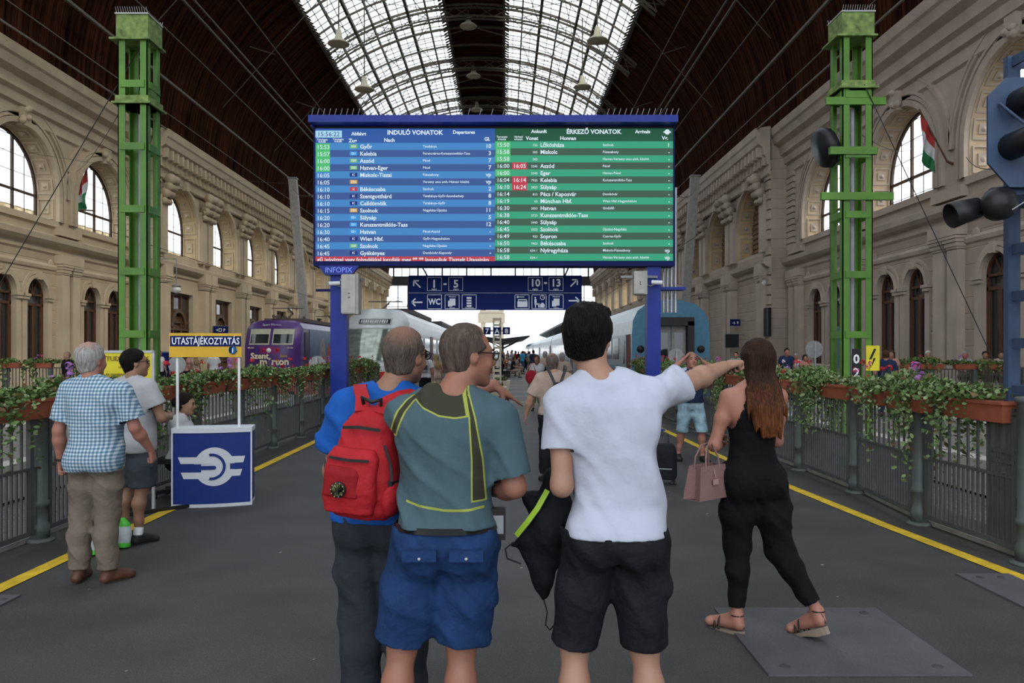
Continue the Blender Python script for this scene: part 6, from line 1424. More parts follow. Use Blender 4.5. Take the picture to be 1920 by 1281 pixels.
def tee(mt, hem=.90, slv=.62, off=.014, loose=.012, wr=.004, neckz=1.465, attrs=None, seed=1, flare=.0, name='shirt', collar=None, longs=False, vneck=0.0):
    def mk(J, root, h, o):
        s = J['s']; pts = [J[k] for k in ('shL', 'shR', 'elL', 'elR', 'pel', 'neck')] + ([J['wrL'], J['wrR']] if longs else []); lo, hi = near_bounds(pts, .20); lo[2] = min(lo[2], hem * s - .03)
        f = Field(lo, hi, h); bel = o.get('belly', 0)
        S = torso_secs(J, off, belly=bel); S = [(z, x, y, a + flare * max(0, 1.2 - z / s) + loose * (z / s < 1.3), b + flare * max(0, 1.2 - z / s) + loose * (z / s < 1.3), w) for z, x, y, a, b, w in S]
        f.loft(S, .03)
        for sd, q in ((-1, 'L'), (1, 'R')):
            sh = J['sh' + q]; nk = J['neck']; f.cone(nk + np.array([sd * .04, 0, .0]) * s, sh + np.array([-sd * .035, 0, .0]) * s, .041 * s + off * .9, .054 * s + off, .05)
            f.ell(np.array([J['che'][0] + sd * .085 * s, J['che'][1] - .055 * s, 1.34 * s]), np.array([.085, .055, .10]) * s + off, .04)
            f.ell(np.array([J['che'][0] + sd * .075 * s, J['che'][1] + .075 * s, 1.30 * s]), np.array([.085, .045, .075]) * s * (1 if not J['fem'] else .85) + off, .04)
            f.ell(np.array([J['pel'][0] + sd * .078 * s, J['pel'][1] - .055 * s, .91 * s]), np.array([.085, .078, .09]) * s * J['g'] + off, .05)
            gg = (1 + (J['g'] - 1) * .6) * (.88 if J['fem'] else 1); f.sleeve(J['sh' + q], J['el' + q], slv, .056 * s * gg + off, .050 * s * gg + off + loose, .035)
        if wr: f.wrinkle(wr, (9, 9, 7), seed)
        nk = J['neck']
        f.cut(lambda x, y, z: np.broadcast_to(hem * s - z, np.broadcast_shapes(x.shape, y.shape, z.shape))); r_ = .0655 * s * (1 + (J['g'] - 1) * .6)
        f.cut(lambda x, y, z: np.minimum(r_ - np.sqrt((x - nk[0]) ** 2 + (y - nk[1] - .012 * s) ** 2), z - 1.38 * s))
        ob = link(name, f.mesh(name, mt, 2, attrs(J) if attrs else None), root)
        if collar:
            c = MB(); n = 20; rr = .062 * s * (1 + (J['g'] - 1) * .6); hh = collar[1]
            ring = [(nk[0] + rr * 1.06 * math.sin(2 * PI * i / n), nk[1] - .0 + rr * 1.05 * math.cos(2 * PI * i / n)) for i in range(n)]
            zb = (neckz - .005) * s; vs = []
            for i, (x, y) in enumerate(ring):
                dz = -.35 * max(0, y - nk[1]) ; k_ = 1.25
                vs += [(nk[0] + (x - nk[0]) * 1.3, nk[1] + (y - nk[1]) * 1.3, zb + dz - .01), (x, y, zb + hh + dz), (nk[0] + (x - nk[0]) * .95, nk[1] + (y - nk[1]) * .95, zb + hh * .8 + dz)]
            c.add(vs, [(i * 3 + j, ((i + 1) % n) * 3 + j, ((i + 1) % n) * 3 + j + 1, i * 3 + j + 1) for i in range(n) for j in (0, 1)], 0, True); c.build('collar', collar[0], ob)
    return mk
def legs(mt, hem=.08, waist=1.0, off=.02, flare=.0, wr=.005, name='trousers', seed=3, pockets=None, rise=0.0, thigh=0.0):
    """hem: cut height as fraction along hip-knee (0..1) then knee-ankle (1..2)"""
    def mk(J, root, h, o):
        s, g = J['s'], J['g']; pts = [J[k] for k in ('hiL', 'hiR', 'knL', 'knR', 'anL', 'anR', 'wai')]; lo, hi = near_bounds(pts, .2); f = Field(lo, hi, h); gg = (1 + (g - 1) * .7)
        S = [q for q in torso_secs(J, off * .6, belly=o.get('belly', 0)) if q[0] < (waist + .06) * s]; f.loft(S, .03)
        for sd, q in ((-1, 'L'), (1, 'R')):
            a, b, c = J['hi' + q], J['kn' + q], J['an' + q]; r0, r1, r2 = .092 * s * gg + off, .058 * s * gg + off + flare * .5 + thigh, .040 * s * gg + off + flare; mid = a + (b - a) * .5
            f.cone(a, mid, r0 + .004, .078 * s * gg + off * 1.1 + thigh, .035); f.cone(mid, b, .078 * s * gg + off * 1.1 + thigh, r1, .03)
            if hem > 1:
                d_ = (c - b) / np.linalg.norm(c - b); bk = np.array([0, -1, 0]) - d_ * (-d_[1]); bk /= np.linalg.norm(bk); cm = b + (c - b) * .34 + bk * .018 * s; rc = .057 * s * gg + off * .8 + max(flare, 0) * .7
                f.cone(b, cm, r1, rc, .03); f.cone(cm, b + (c - b) * .7 + bk * .006, rc, .040 * s * gg + off + max(flare, -.004), .03); f.cone(b + (c - b) * .7, c, .040 * s * gg + off + max(flare, -.004), r2, .03)
            elif hem > .85: f.cone(b, b + (c - b) * .3, r1, r1, .02)
            f.ell(np.array([J['pel'][0] + sd * .078 * s, J['pel'][1] - .055 * s, .90 * s]), np.array([.088, .085, .095]) * s * g + off * .6 + .006, .035)
            if hem <= 1: f.cutsleeve(a, b, hem, .17)
            else: f.cutsleeve(b, c, hem - 1, .17)
        if wr: f.wrinkle(wr, (8, 8, 9), seed)
        f.cut(lambda x, y, z: np.broadcast_to(z - waist * s, np.broadcast_shapes(x.shape, y.shape, z.shape)))
        ob = link(name, f.mesh(name, mt, 2), root)
        if pockets: pockets(J, ob)
    return mk
def shoes(mt, sole, h_=0, sock=None):
    def mk(J, root, h, o):
        s = J['s']
        for q in 'LR':
            a, t = J['an' + q], J['to' + q]; heel = a + np.array([0, -.03, -.045]) * s; lo, hi = near_bounds([a, t, heel], .09); f = Field(lo, hi, min(h, .008) if h < .015 else h)
            f.cone(heel, t, .040 * s, .036 * s, .02); f.cone(a - np.array([0, 0, .01]), t - (t - a) * .3, .046 * s, .030 * s, .02); f.cone(t + np.array([-.02, -.02, 0]) * s, t + np.array([.018, -.01, 0]) * s, .034 * s, .032 * s, .02)
            top = a[2] + .02 * s; f.cut(lambda x, y, z: np.broadcast_to(z - top, np.broadcast_shapes(x.shape, y.shape, z.shape)))
            sh = link('shoe', f.mesh('shoe', mt, 1), root)
            m = MB(); d = (t - heel); fl_ = np.array([d[0], d[1], 0]); fl_ = fl_ / np.linalg.norm(fl_); sd_ = np.array([fl_[1], -fl_[0], 0]); n = 18; vs = []
            up = np.cross(sd_, d / np.linalg.norm(d)); c_ = (heel + t) / 2 - up * .036 * s; L_ = np.linalg.norm(d) / 2 + .038 * s
            for zz in (-.012, .010):
                for i in range(n):
                    th = 2 * PI * i / n; w_ = (.040 + .006 * math.cos(th)) * s; vs.append(Vector(c_ + d / np.linalg.norm(d) * L_ * math.cos(th) + sd_ * w_ * math.sin(th) * (1.0 if abs(math.cos(th)) < .9 else .9) + up * zz))
            m.add(vs, [tuple(range(n - 1, -1, -1)), tuple(range(n, 2 * n))] + [(i, (i + 1) % n, (i + 1) % n + n, i + n) for i in range(n)]); m.build('sole', sole, sh)
            if sock:
                m = MB(); m.tube([a + np.array([0, 0, .0]), a + (J['kn' + q] - a) * sock[1]], [.043 * s, .043 * s], 12, caps=False); m.build('sock', sock[0], root)
    return mk
def belt(mt, z=.995, off=.024):
    def mk(J, root, h, o):
        s = J['s']; S = torso_secs(J, off, belly=o.get('belly', 0)); zz = [q[0] for q in S]; g_ = lambda i, z_: float(np.interp(z_, zz, [q[i] for q in S])); n = 36; vs = []
        for z_ in (z * s - .011, z * s + .011):
            for e in (0, .004):
                for i in range(n): a = 2 * PI * i / n; c_, s_ = math.cos(a), math.sin(a); pw = 2 / 2.3; vs.append((g_(1, z_) + (g_(3, z_) + e) * math.copysign(abs(c_) ** pw, c_), g_(2, z_) + (g_(4, z_) + e) * math.copysign(abs(s_) ** pw, s_), z_))
        m = MB(); m.add(vs, [(n + i, n + (i + 1) % n, 3 * n + (i + 1) % n, 3 * n + i) for i in range(n)] + [(i, n + i, n + (i + 1) % n, (i + 1) % n) for i in range(n)] + [(2 * n + i, 3 * n + i, 3 * n + (i + 1) % n, 2 * n + (i + 1) % n) for i in range(n)], 0, True); m.build('belt', mt, root)
    return mk
# ------------------------------------------------ the people in the photograph
TEAL = cloth('tee_teal', (0.056, 0.096, 0.115), .1, .75, .25)
def panel_shirt():
    m = mat('shirt_teal_panels', (0.057, 0.098, 0.117), 0.75, var=0.08, scale=8, bump=0.25, bscale=24, spec=0.2); nt = m.node_tree; N = nt.nodes; L = nt.links; b = N['Principled BSDF']; src = b.inputs['Base Color'].links[0].from_socket
    at = N.new('ShaderNodeAttribute'); at.attribute_name = 'panel'
    lt = N.new('ShaderNodeMath'); lt.operation = 'LESS_THAN'; lt.inputs[1].default_value = 0; L.new(at.outputs['Fac'], lt.inputs[0])
    ab = N.new('ShaderNodeMath'); ab.operation = 'ABSOLUTE'; L.new(at.outputs['Fac'], ab.inputs[0]); l2 = N.new('ShaderNodeMath'); l2.operation = 'LESS_THAN'; l2.inputs[1].default_value = 0.0032; L.new(ab.outputs[0], l2.inputs[0])
    m1 = N.new('ShaderNodeMix'); m1.data_type = 'RGBA'; L.new(lt.outputs[0], m1.inputs[0]); L.new(src, m1.inputs[6]); m1.inputs[7].default_value = (0.035, 0.034, 0.022, 1)
    m2 = N.new('ShaderNodeMix'); m2.data_type = 'RGBA'; L.new(l2.outputs[0], m2.inputs[0]); L.new(m1.outputs[2], m2.inputs[6]); m2.inputs[7].default_value = (0.30, 0.33, 0.06, 1); L.new(m2.outputs[2], b.inputs['Base Color']); return m
def panel_attr(J):
    def fn(x, y, z):
        s = J['s']; X = x / s; Z = z / s
        # yoke between the shoulders, raglan stripe on the left, widening stripe down the right side, seam across the waist
        bot = np.interp(X, [-.16, -.124, -.08, -.02, .04, .10], [1.50, 1.475, 1.437, 1.408, 1.400, 1.408]); cx = np.interp(Z, [1.09, 1.25, 1.40, 1.50], [.128, .122, .104, .080]); hw = np.interp(Z, [1.09, 1.25, 1.40, 1.50], [.026, .020, .011, .006])
        yoke = np.maximum(np.maximum(bot - Z, X - cx + hw + .008), Z - 1.53)
        st = np.maximum(np.abs(X - cx) - hw, 1.09 - Z); xl = np.interp(Z, [1.30, 1.36, 1.42, 1.46, 1.51], [-.215, -.192, -.168, -.138, -.075]); st2 = np.maximum((np.abs(X - xl) - .016) * .8, 1.33 - Z)
        d = np.minimum(np.minimum(yoke, st), st2); zl = np.interp(X, [-.2, -.1, 0, .1, .13], [1.10, 1.075, 1.06, 1.062, 1.065]); line = np.where(np.abs(X) < .15, np.abs(Z - zl) - .0015, 1.0)
        return np.where(y < J['che'][1] + .07, np.where((line < .014) & (d > 0), line, d), 1.0)
    return {'panel': fn}
def check_mat():
    m = mat('shirt_blue_check', (0.30, 0.42, 0.52), 0.85, var=0.05, scale=8, bump=0.3, bscale=26, spec=0.1); nt = m.node_tree; N = nt.nodes; L = nt.links; b = N['Principled BSDF']
    tc = N.new('ShaderNodeTexCoord'); sp = N.new('ShaderNodeSeparateXYZ'); L.new(tc.outputs['Object'], sp.inputs[0]); outs = []
    ad = N.new('ShaderNodeMath'); L.new(sp.outputs['X'], ad.inputs[0]); ad.inputs[1].default_value = 5
    for sock in (ad.outputs[0], sp.outputs['Z']):
        q = N.new('ShaderNodeMath'); q.operation = 'PINGPONG'; q.inputs[1].default_value = 0.0125; L.new(sock, q.inputs[0]); r = N.new('ShaderNodeMapRange'); r.inputs[1].default_value = 0.004; r.inputs[2].default_value = 0.0085; L.new(q.outputs[0], r.inputs[0]); outs.append(r.outputs[0])
    su = N.new('ShaderNodeMath'); L.new(outs[0], su.inputs[0]); L.new(outs[1], su.inputs[1]); h = N.new('ShaderNodeMath'); h.operation = 'MULTIPLY'; h.inputs[1].default_value = .5; L.new(su.outputs[0], h.inputs[0])
    cr = N.new('ShaderNodeValToRGB'); L.new(h.outputs[0], cr.inputs[0]); e = cr.color_ramp.elements; e[0].color = (0.075, 0.14, 0.22, 1); e[1].color = (0.50, 0.55, 0.58, 1); k = e.new(0.5); k.color = (0.20, 0.30, 0.39, 1); L.new(cr.outputs[0], b.inputs['Base Color']); return m
BLUTEE = cloth('tee_royal_blue', (0.008, 0.078, 0.33), .12, .7, .3); WTEE = cloth('tee_white', (0.44, 0.46, 0.55), .04, .8, .35, 16); GTEE = cloth('tee_light_grey', (0.36, 0.36, 0.38), .06, .85, .3)
NAVSH = cloth('shorts_navy', (0.012, 0.035, 0.105), .22, .85, .5, 22); BLKSH = cloth('shorts_black_denim', (0.011, 0.011, 0.014), .3, .8, .45, 30); GRTR = cloth('trousers_dark_grey', (0.026, 0.030, 0.038), .18, .8, .4); KHAKI = cloth('trousers_khaki', (0.15, 0.12, 0.095), .12, .9, .45)
DKGSH = cloth('shorts_grey', (0.045, 0.052, 0.066), .15); BLKCL = cloth('jersey_black', (0.0055, 0.005, 0.006), .25, .85, .4); JEANL = cloth('denim_pale', (0.22, 0.32, 0.38), .4, .9, .5, 18); NAVCL = cloth('cotton_navy', (0.014, 0.024, 0.06), .2); BEIG = cloth('cotton_beige', (0.36, 0.27, 0.22), .1); WSH = cloth('blouse_white', (0.5, 0.5, 0.52), .06); BLTR = cloth('trousers_black', (0.010, 0.010, 0.012), .2)
LBRN = mat('leather_brown', (0.085, 0.035, 0.02), 0.5, var=0.3, scale=14); SOLB = mat('sole_dark', (0.03, 0.025, 0.022), 0.8); SNK = mat('sneaker_black', (0.015, 0.015, 0.017), 0.6); SOLW = mat('sole_pale', (0.4, 0.38, 0.34), 0.7); LBLK = mat('leather_black', (0.012, 0.010, 0.010), 0.4)
HGB = hair_mat('hair_grey_brown', (0.075, 0.055, 0.045)); HBK = hair_mat('hair_black', (0.005, 0.004, 0.004)); HDK = hair_mat('hair_dark', (0.012, 0.009, 0.008))
def glasses(mt, yaw=0, sc=1.0):
    def mk(J, root, h, o):
        hy = o.get('head', (0, 0, 0)); M = rotM(*hy); s = (J['s'] * .4 + .6) * o.get('hs', 1); L = lambda p: Vector(J['head'] + M @ (np.array(p) * s)); m = MB()
        for x in (-1, 1):
            m.tube([L((x * .080, -.012, .012)), L((x * .080, .02, .014)), L((x * .074, .096, .014))], .0028, 6); c = [(x * .036 + .026 * math.cos(t), .102 - .004 * abs(math.cos(t)), .006 + .018 * math.sin(t)) for t in [2 * PI * i / 14 for i in range(15)]]; m.tube([L(p) for p in c], .0026, 5, caps=False)
        m.tube([L((-.011, .104, .010)), L((.011, .104, .010))], .0026, 5); g = m.build('glasses', mt, root); m = MB()
        for x in (-1, 1): m.add([L((x * .036 + .025 * math.cos(t), .102, .006 + .017 * math.sin(t))) for t in [2 * PI * i / 14 for i in range(14)]], [tuple(range(14))])
        m.build('lens', glass_mat('lens_glass', (.75, .78, .78), .12), g)
    return mk
def eyes(mt=None):
    def mk(J, root, h, o):
        M = rotM(*o.get('head', (0, 0, 0))); s = (J['s'] * .4 + .6) * o.get('hs', 1); L = lambda p: Vector(J['head'] + M @ (np.array(p) * s)); m = MB()
        for x in (-1, 1): m.lathe([(0, -.008), (.012, -.004), (.013, 0), (.012, .004), (0, .008)], c=L((x * .031, .084, .006)), n=10)
        m.build('eyes', mat('eye_dark', (0.03, 0.02, 0.015), 0.2), root)
        m = MB(); m.tube([L((-.02, .0955, -.061)), L((0, .098, -.060)), L((.02, .0955, -.061))], .004, 6); m.build('mouth', mat('lip', (0.25, 0.08, 0.07), 0.5), root)
        m = MB()
        for x in (-1, 1): m.tube([L((x * .014, .090, .026)), L((x * .032, .092, .030)), L((x * .048, .082, .025))], .004, 6)
        m.build('eyebrows', HDK, root)
    return mk
# --- man in the teal shirt
J = skel(1.755, 1.06, head=(.085, .03, 1.635), neck=(.03, -.02, 1.485), che=(.01, .0, 1.30), shL=(-.175, .03, 1.405), shR=(.200, -.02, 1.385), elL=(-.06, .30, 1.42), wrL=(.175, .40, 1.50), elR=(.262, -.04, 1.13), wrR=(.16, .18, 1.08), knL=(-.175, .02, .50), anL=(-.22, -.02, .085), knR=(.055, .03, .50), anR=(.05, .0, .085), hiL=(-.10, 0, .92), hiR=(.09, 0, .92))
J['head'][2] -= .005
hb = J['head']
HT = hair_mat('hair_receding', (0.085, 0.062, 0.05), bald=((hb[0] + .075, hb[1] + .03, hb[2] + .115), .035, .085, (0.36, 0.16, 0.11)))
def bpockets(mt, z=.86):
    def mk(J, ob):
        s = J['s']; m = MB()
        for x in (-.085, .085):
            S = torso_secs(J, .02); zz = [q[0] for q in S]; y = float(np.interp(.93 * s, zz, [q[2] - q[4] for q in S])) - .030
            m.box(x * s - .062, y - .006, .885 * s, x * s + .062, y + .03, .925 * s)
        m.build('pocket_flap', mt, ob); m = MB()
        for x in (-.085, .085): m.lathe([(.006, 0), (.005, .004), (0, .004)], c=(x * s, y - .008, .897 * s), n=10, M=Matrix.Rotation(PI / 2, 4, 'X'))
        m.build('button', LGREY, ob)
    return mk
person('person in teal sports shirt, navy cargo shorts and glasses, looking right', (-.228, 2.98, 0), 0, J, dict(skin=SKB, head=(-1.12, -.05, .0), hair=(HT, 'short'), hairline=.03, belly=.10, handL=('point', (.78, .35, -.52), (0, .3, -1)), handR=('grip', (-.5, .7, 0)),
    wear=[tee(panel_shirt(), hem=.985, slv=.86, off=.014, loose=.014, wr=.009, attrs=panel_attr, seed=11, collar=(TEAL, .016)), legs(NAVSH, .93, .985, .020, .022, .008, 'shorts', 5, bpockets(NAVSH), thigh=.016), belt(LBLK, .985, .030), glasses(LBLK), eyes(), shoes(LBRN, SOLB)]), .0075)
pz = empty('belt_pouch', (.0, 2.90, 1.0), label='small black case clipped on the belt of the teal shirted man', cat='pouch'); m = MB(); m.box(-.028, -.02, -.055, .028, .02, .065); m.build('case', LBLK, pz); m = MB(); m.box(-.02, -.024, -.03, .02, -.02, .04); m.build('clip', GREY, pz)
pz.location = (-.228 + .20, 2.955, .985)
# --- man with the red rucksack
J = skel(1.745, 1.02, head=(.105, .04, 1.635), neck=(.045, -.01, 1.485), shL=(-.155, .0, 1.42), shR=(.205, .0, 1.42), elL=(-.215, -.0, 1.13), wrL=(-.20, .12, .90), elR=(.25, .1, 1.16), wrR=(.2, .30, 1.2), knL=(-.08, .02, .50), anL=(-.09, -.02, .085), knR=(.11, .03, .50), anR=(.13, .02, .085))
hb = J['head']; HR_ = hair_mat('hair_thinning', (0.10, 0.08, 0.068), bald=((hb[0] - .0, hb[1] - .06, hb[2] + .115), .03, .10, (0.24, 0.13, 0.095)))
person('person in bright blue shirt and dark trousers wearing a red rucksack', (-.55, 3.36, 0), -.12, J, dict(skin=SKA, head=(-.42, .0, .06), hair=(HR_, 'short'), hairline=.03, hs=1.03,
    wear=[tee(BLUTEE, .93, .66, .016, .016, .010, seed=4, collar=(BLUTEE, .018)), legs(GRTR, 1.95, .96, .020, .020, .008, seed=8, thigh=.014), glasses(LBLK), eyes(), shoes(LBLK, SOLB)]), .0075)
# --- young man in white
J = skel(1.82, .93, head=(-.095, .015, 1.635), neck=(-.06, -.03, 1.485), che=(-.02, 0, 1.30), shL=(-.192, -.02, 1.40), shR=(.140, -.01, 1.43), elL=(-.195, -.06, 1.105), wrL=(-.175, .19, 1.10), elR=(.325, .22, 1.47), wrR=(.51, .43, 1.525), hiL=(-.085, 0, .92), hiR=(.095, 0, .92), knL=(-.145, .02, .50), anL=(-.15, 0, .085), knR=(.11, .01, .50), anR=(.15, -.03, .085), wai=(.01, 0, 1.10))
person('person in white shirt and black shorts pointing right with outstretched arm', (.415, 2.93, 0), -.03, J, dict(skin=SKC, head=(-.38, .0, .05), hair=(HBK, 'thick'), handR=('fist', (.72, .66, .2), (0, 0, -1)), handL=('grip', (.25, .9, .1)),
    wear=[tee(WTEE, .925, .58, .014, .012, .010, seed=21, flare=.008, collar=(WTEE, .010)), legs(BLKSH, .98, .95, .016, .014, .009, 'shorts', 9, thigh=.006), shoes(SNK, SOLW)]), .0075)
# --- woman in black
J = skel(1.72, 1.0, True, head=(.035, .02, 1.625), neck=(.015, -.01, 1.485), shL=(-.155, -.01, 1.41), shR=(.175, .01, 1.41), elL=(-.235, .0, 1.12), wrL=(-.13, .22, 1.10), elR=(.20, .10, 1.13), wrR=(.10, .28, 1.25), hiL=(-.08, 0, .92), hiR=(.085, 0, .92), knL=(-.085, .03, .51), anL=(-.095, -.0, .10), knR=(.155, -.03, .50), anR=(.31, -.19, .175), toL=(-.21, .12, .035), toR=(.225, -.05, .035), pel=(0, 0, .95))
HAU = hair_mat('hair_long_auburn', (0.030, 0.014, 0.009), tip=(1.20, 1.50, (0.125, 0.042, 0.016)))
def tank(mt):
    def mk(J, root, h, o):
        s = J['s']; lo, hi = near_bounds([J['pel'], J['neck'], J['shL'], J['shR']], .2); f = Field(lo, hi, h); f.loft([(z, x, y, a + .009, b + .009, w) for z, x, y, a, b, w in torso_secs(J, 0)], .03)
        for sd in (-1, 1):
            f.ell(np.array([J['che'][0] + sd * .068 * s, J['che'][1] + .085 * s, 1.265 * s]), np.array([.068, .062, .066]) * s, .03); f.ell(np.array([J['che'][0] + sd * .085 * s, J['che'][1] - .055 * s, 1.34 * s]), np.array([.085, .055, .10]) * s + .008, .04)
            sh = J['sh' + ('L' if sd < 0 else 'R')]; f.cone(J['neck'] + np.array([sd * .04, 0, .015]) * s, sh + np.array([-sd * .04, 0, .01]) * s, .045 * s + .007, .058 * s + .007, .05)
            f.ell(np.array([J['pel'][0] + sd * .078 * s, J['pel'][1] - .055 * s, .90 * s]), np.array([.088, .085, .095]) * s + .01, .04)
        f.wrinkle(.003, (9, 9, 7), 6)
        c = J['neck']
        f.cut(lambda x, y, z: np.broadcast_to(.93 * s - z, np.broadcast_shapes(x.shape, y.shape, z.shape)))
        def g(x, y, z):
            ax = np.abs(x - c[0]) / s; Z = z / s; strap = np.maximum(np.abs(ax - .098) - .034, -1) * s        # straps
            body = (Z - 1.43 + .02 * np.cos(ax * 12)) * s; arm = (ax - (.150 - .35 * np.maximum(Z - 1.26, 0))) * s
            return np.maximum(np.minimum(body, strap), np.where(Z > 1.24, np.minimum(arm, 1), -1) * 1.0) if False else np.maximum(np.minimum(body, strap), np.where(Z > 1.22, arm, -1.0))
        f.cut(g); link('top', f.mesh('top', mt, 2), root)
    return mk
def sandals(J, root, h, o):
    s = J['s']
    for q, tilt in (('L', 0), ('R', 1)):
        a, t = J['an' + q], J['to' + q]; heel = a + np.array([0, -.03, -.045]) * s; d = t - heel; L_ = np.linalg.norm(d); d = d / L_; up = np.array([0, 0, 1.0]) - d * d[2]; up /= np.linalg.norm(up); sd_ = np.cross(d, up); c_ = (heel + t) / 2 - up * .040; n = 18; vs = []
        for zz in (-.018, .006):
            for i in range(n): th = 2 * PI * i / n; vs.append(Vector(c_ + d * (L_ / 2 + .034) * math.cos(th) + sd_ * .038 * math.sin(th) + up * (zz - (.018 if (zz < 0 and math.cos(th) < -.2) else 0))))
        m = MB(); m.add(vs, [tuple(range(n - 1, -1, -1)), tuple(range(n, 2 * n))] + [(i, (i + 1) % n, (i + 1) % n + n, i + n) for i in range(n)]); so = m.build('sandal', mat('sandal_sole', (0.22, 0.17, 0.13), .7), root)
        m = MB()
        for (u, w, hh) in ((.78, .036, .038), (.62, .038, .048)):
            p = heel + d * L_ * u; m.tube([Vector(p - up * .035 + sd_ * w * math.cos(x) * 1.05 + up * hh * 1.5 * math.sin(x)) for x in [PI * i / 8 for i in range(9)]], .006, 6)
        m.tube([Vector(a + np.array([.036 * math.cos(x), .036 * math.sin(x), .004])) for x in [2 * PI * i / 14 for i in range(15)]], .006, 6, caps=False); m.tube([Vector(a + np.array([0, -.036, 0])), Vector(heel - up * .02 - d * .03)], .006, 6)
        m.build('strap', LBLK, so)
person('person with long auburn hair in a black sleeveless jumpsuit, seen from behind', (1.455, 4.53, 0), .10, J, dict(skin=SKD, head=(.15, .0, .0), hair=(HAU, 'long'), hs=1.0, handL=('grip', (.4, .8, .1)),
    wear=[tank(BLKCL), legs(BLKCL, 1.88, 1.02, .017, -.008, .008, 'trousers', 31, thigh=.010), sandals]), .0085)
# --- man in the checked shirt
def watch(J, root, h, o):
    a = J['wrL'] + (J['elL'] - J['wrL']) * .12; d = (J['elL'] - J['wrL']); d = Vector(d).normalized(); u = d.orthogonal().normalized(); v = d.cross(u); m = MB(); m.tube([Vector(a) + (u * math.cos(t) + v * math.sin(t)) * .034 for t in [2 * PI * i / 16 for i in range(17)]], .008, 6, caps=False); m.build('wristwatch', LBLK, root)
J = skel(1.70, 1.02, head=(-.055, .03, 1.635), neck=(-.04, .0, 1.485), shL=(-.205, 0, 1.415), shR=(.205, 0, 1.40), elL=(-.275, -.02, 1.12), wrL=(-.305, .05, .875), elR=(.275, .03, 1.14), wrR=(.315, .19, .95), knL=(-.13, .04, .49), anL=(-.125, -.01, .085), knR=(.065, .03, .49), anR=(.085, .0, .085), toL=(-.17, .15, .03), toR=(.17, .145, .03))
hb = J['head']; HW = hair_mat('hair_white', (0.30, 0.285, 0.275), bald=((hb[0] + .0, hb[1] - .05, hb[2] + .12), .03, .085, (0.42, 0.25, 0.21)))
person('person with white hair in blue checked shirt and khaki trousers, hands at his sides', (-2.93, 5.50, 0), -.06, J, dict(skin=SKD, head=(-.25, .02, .05), hair=(HW, 'short'), hairline=.01, hs=1.06, belly=.06, handL=('fist', (0, .15, -1)), handR=('fist', (0.05, .3, -1)),
    wear=[tee(check_mat(), .785, .78, .018, .018, .007, seed=15, flare=.02, collar=(check_mat(), .030)), legs(KHAKI, 1.97, .86, .016, .016, .008, seed=16, thigh=.006), shoes(LBRN, SOLB), watch]), .009)
# --- man in grey tee beside the poster
J = skel(1.66, 1.05, head=(-.02, .04, 1.635), elR=(.27, .06, 1.14), wrR=(.13, .30, 1.13), elL=(-.25, .02, 1.13), wrL=(-.14, .22, 1.08), knL=(-.11, .05, .5), knR=(.10, .0, .5), anR=(.10, -.05, .085))
person('person with black hair in light grey shirt and grey shorts beside the yellow poster', (-3.22, 6.65, 0), -.35, J, dict(skin=SKA, head=(-.6, .05, 0), hair=(HBK, 'short'), hs=1.05, belly=.10, handR=('grip',), handL=('grip',),
    wear=[tee(GTEE, .79, .62, .018, .022, .004, seed=25, flare=.015, collar=(NAVCL, .016)), legs(DKGSH, .97, .86, .022, .02, .006, 'shorts', 26, thigh=.02), glasses(LBLK), eyes(), shoes(SNK, SOLB, sock=(WHT, .18))]), .011)
# --- clerk seated behind the counter
def sit(H=1.6, fem=True, g=1.0, spread=.1, **ov):
    b = dict(head=(0, .07, 1.625), neck=(0, .03, 1.485), che=(0, .015, 1.30), hiL=(-.08, .02, .93), hiR=(.08, .02, .93), knL=(-spread, .42, .94), knR=(spread, .42, .94), anL=(-spread, .43, .50), anR=(spread, .38, .50), elL=(-.20, .06, 1.15), elR=(.20, .06, 1.15), wrL=(-.12, .27, 1.08), wrR=(.12, .27, 1.08)); b.update(ov); return skel(H, g, fem, **b)
person('person in white blouse with dark hair tied back, seated behind the blue counter', (P(338, 0, 8.75).x, 8.75, 0), -PI / 2 + .1, sit(1.58), dict(skin=SKC, dz=-.415, head=(0, -.1, 0), hair=(HDK, 'bun'), hs=1.06,
    wear=[tee(WSH, .92, .5, .016, .012, .004, seed=33, name='blouse', longs=False), legs(BLTR, 1.9, 1.0, .016, .016, .004), eyes(), shoes(LBLK, SOLB)]), .012)
ch = empty('office_chair', (P(338, 0, 8.75).x, 8.75, 0), label='black swivel chair under the seated clerk behind the counter', cat='chair')
m = MB(); m.box(-.22, -.22, .40, .22, .22, .455); m.build('seat', BLK, ch); m = MB(); m.lathe([(.025, .08), (.025, .40)], n=10); m.build('column', GREY, ch)
for k in range(5): a = 2 * PI * k / 5; m = MB(); m.beam((0, 0, .09), (.27 * math.cos(a), .27 * math.sin(a), .07), .04); m.lathe([(0, -.03), (.028, -.02), (.028, .02), (0, .03)], c=(.27 * math.cos(a), .27 * math.sin(a), .03), n=8); m.build('leg', BLK, ch)
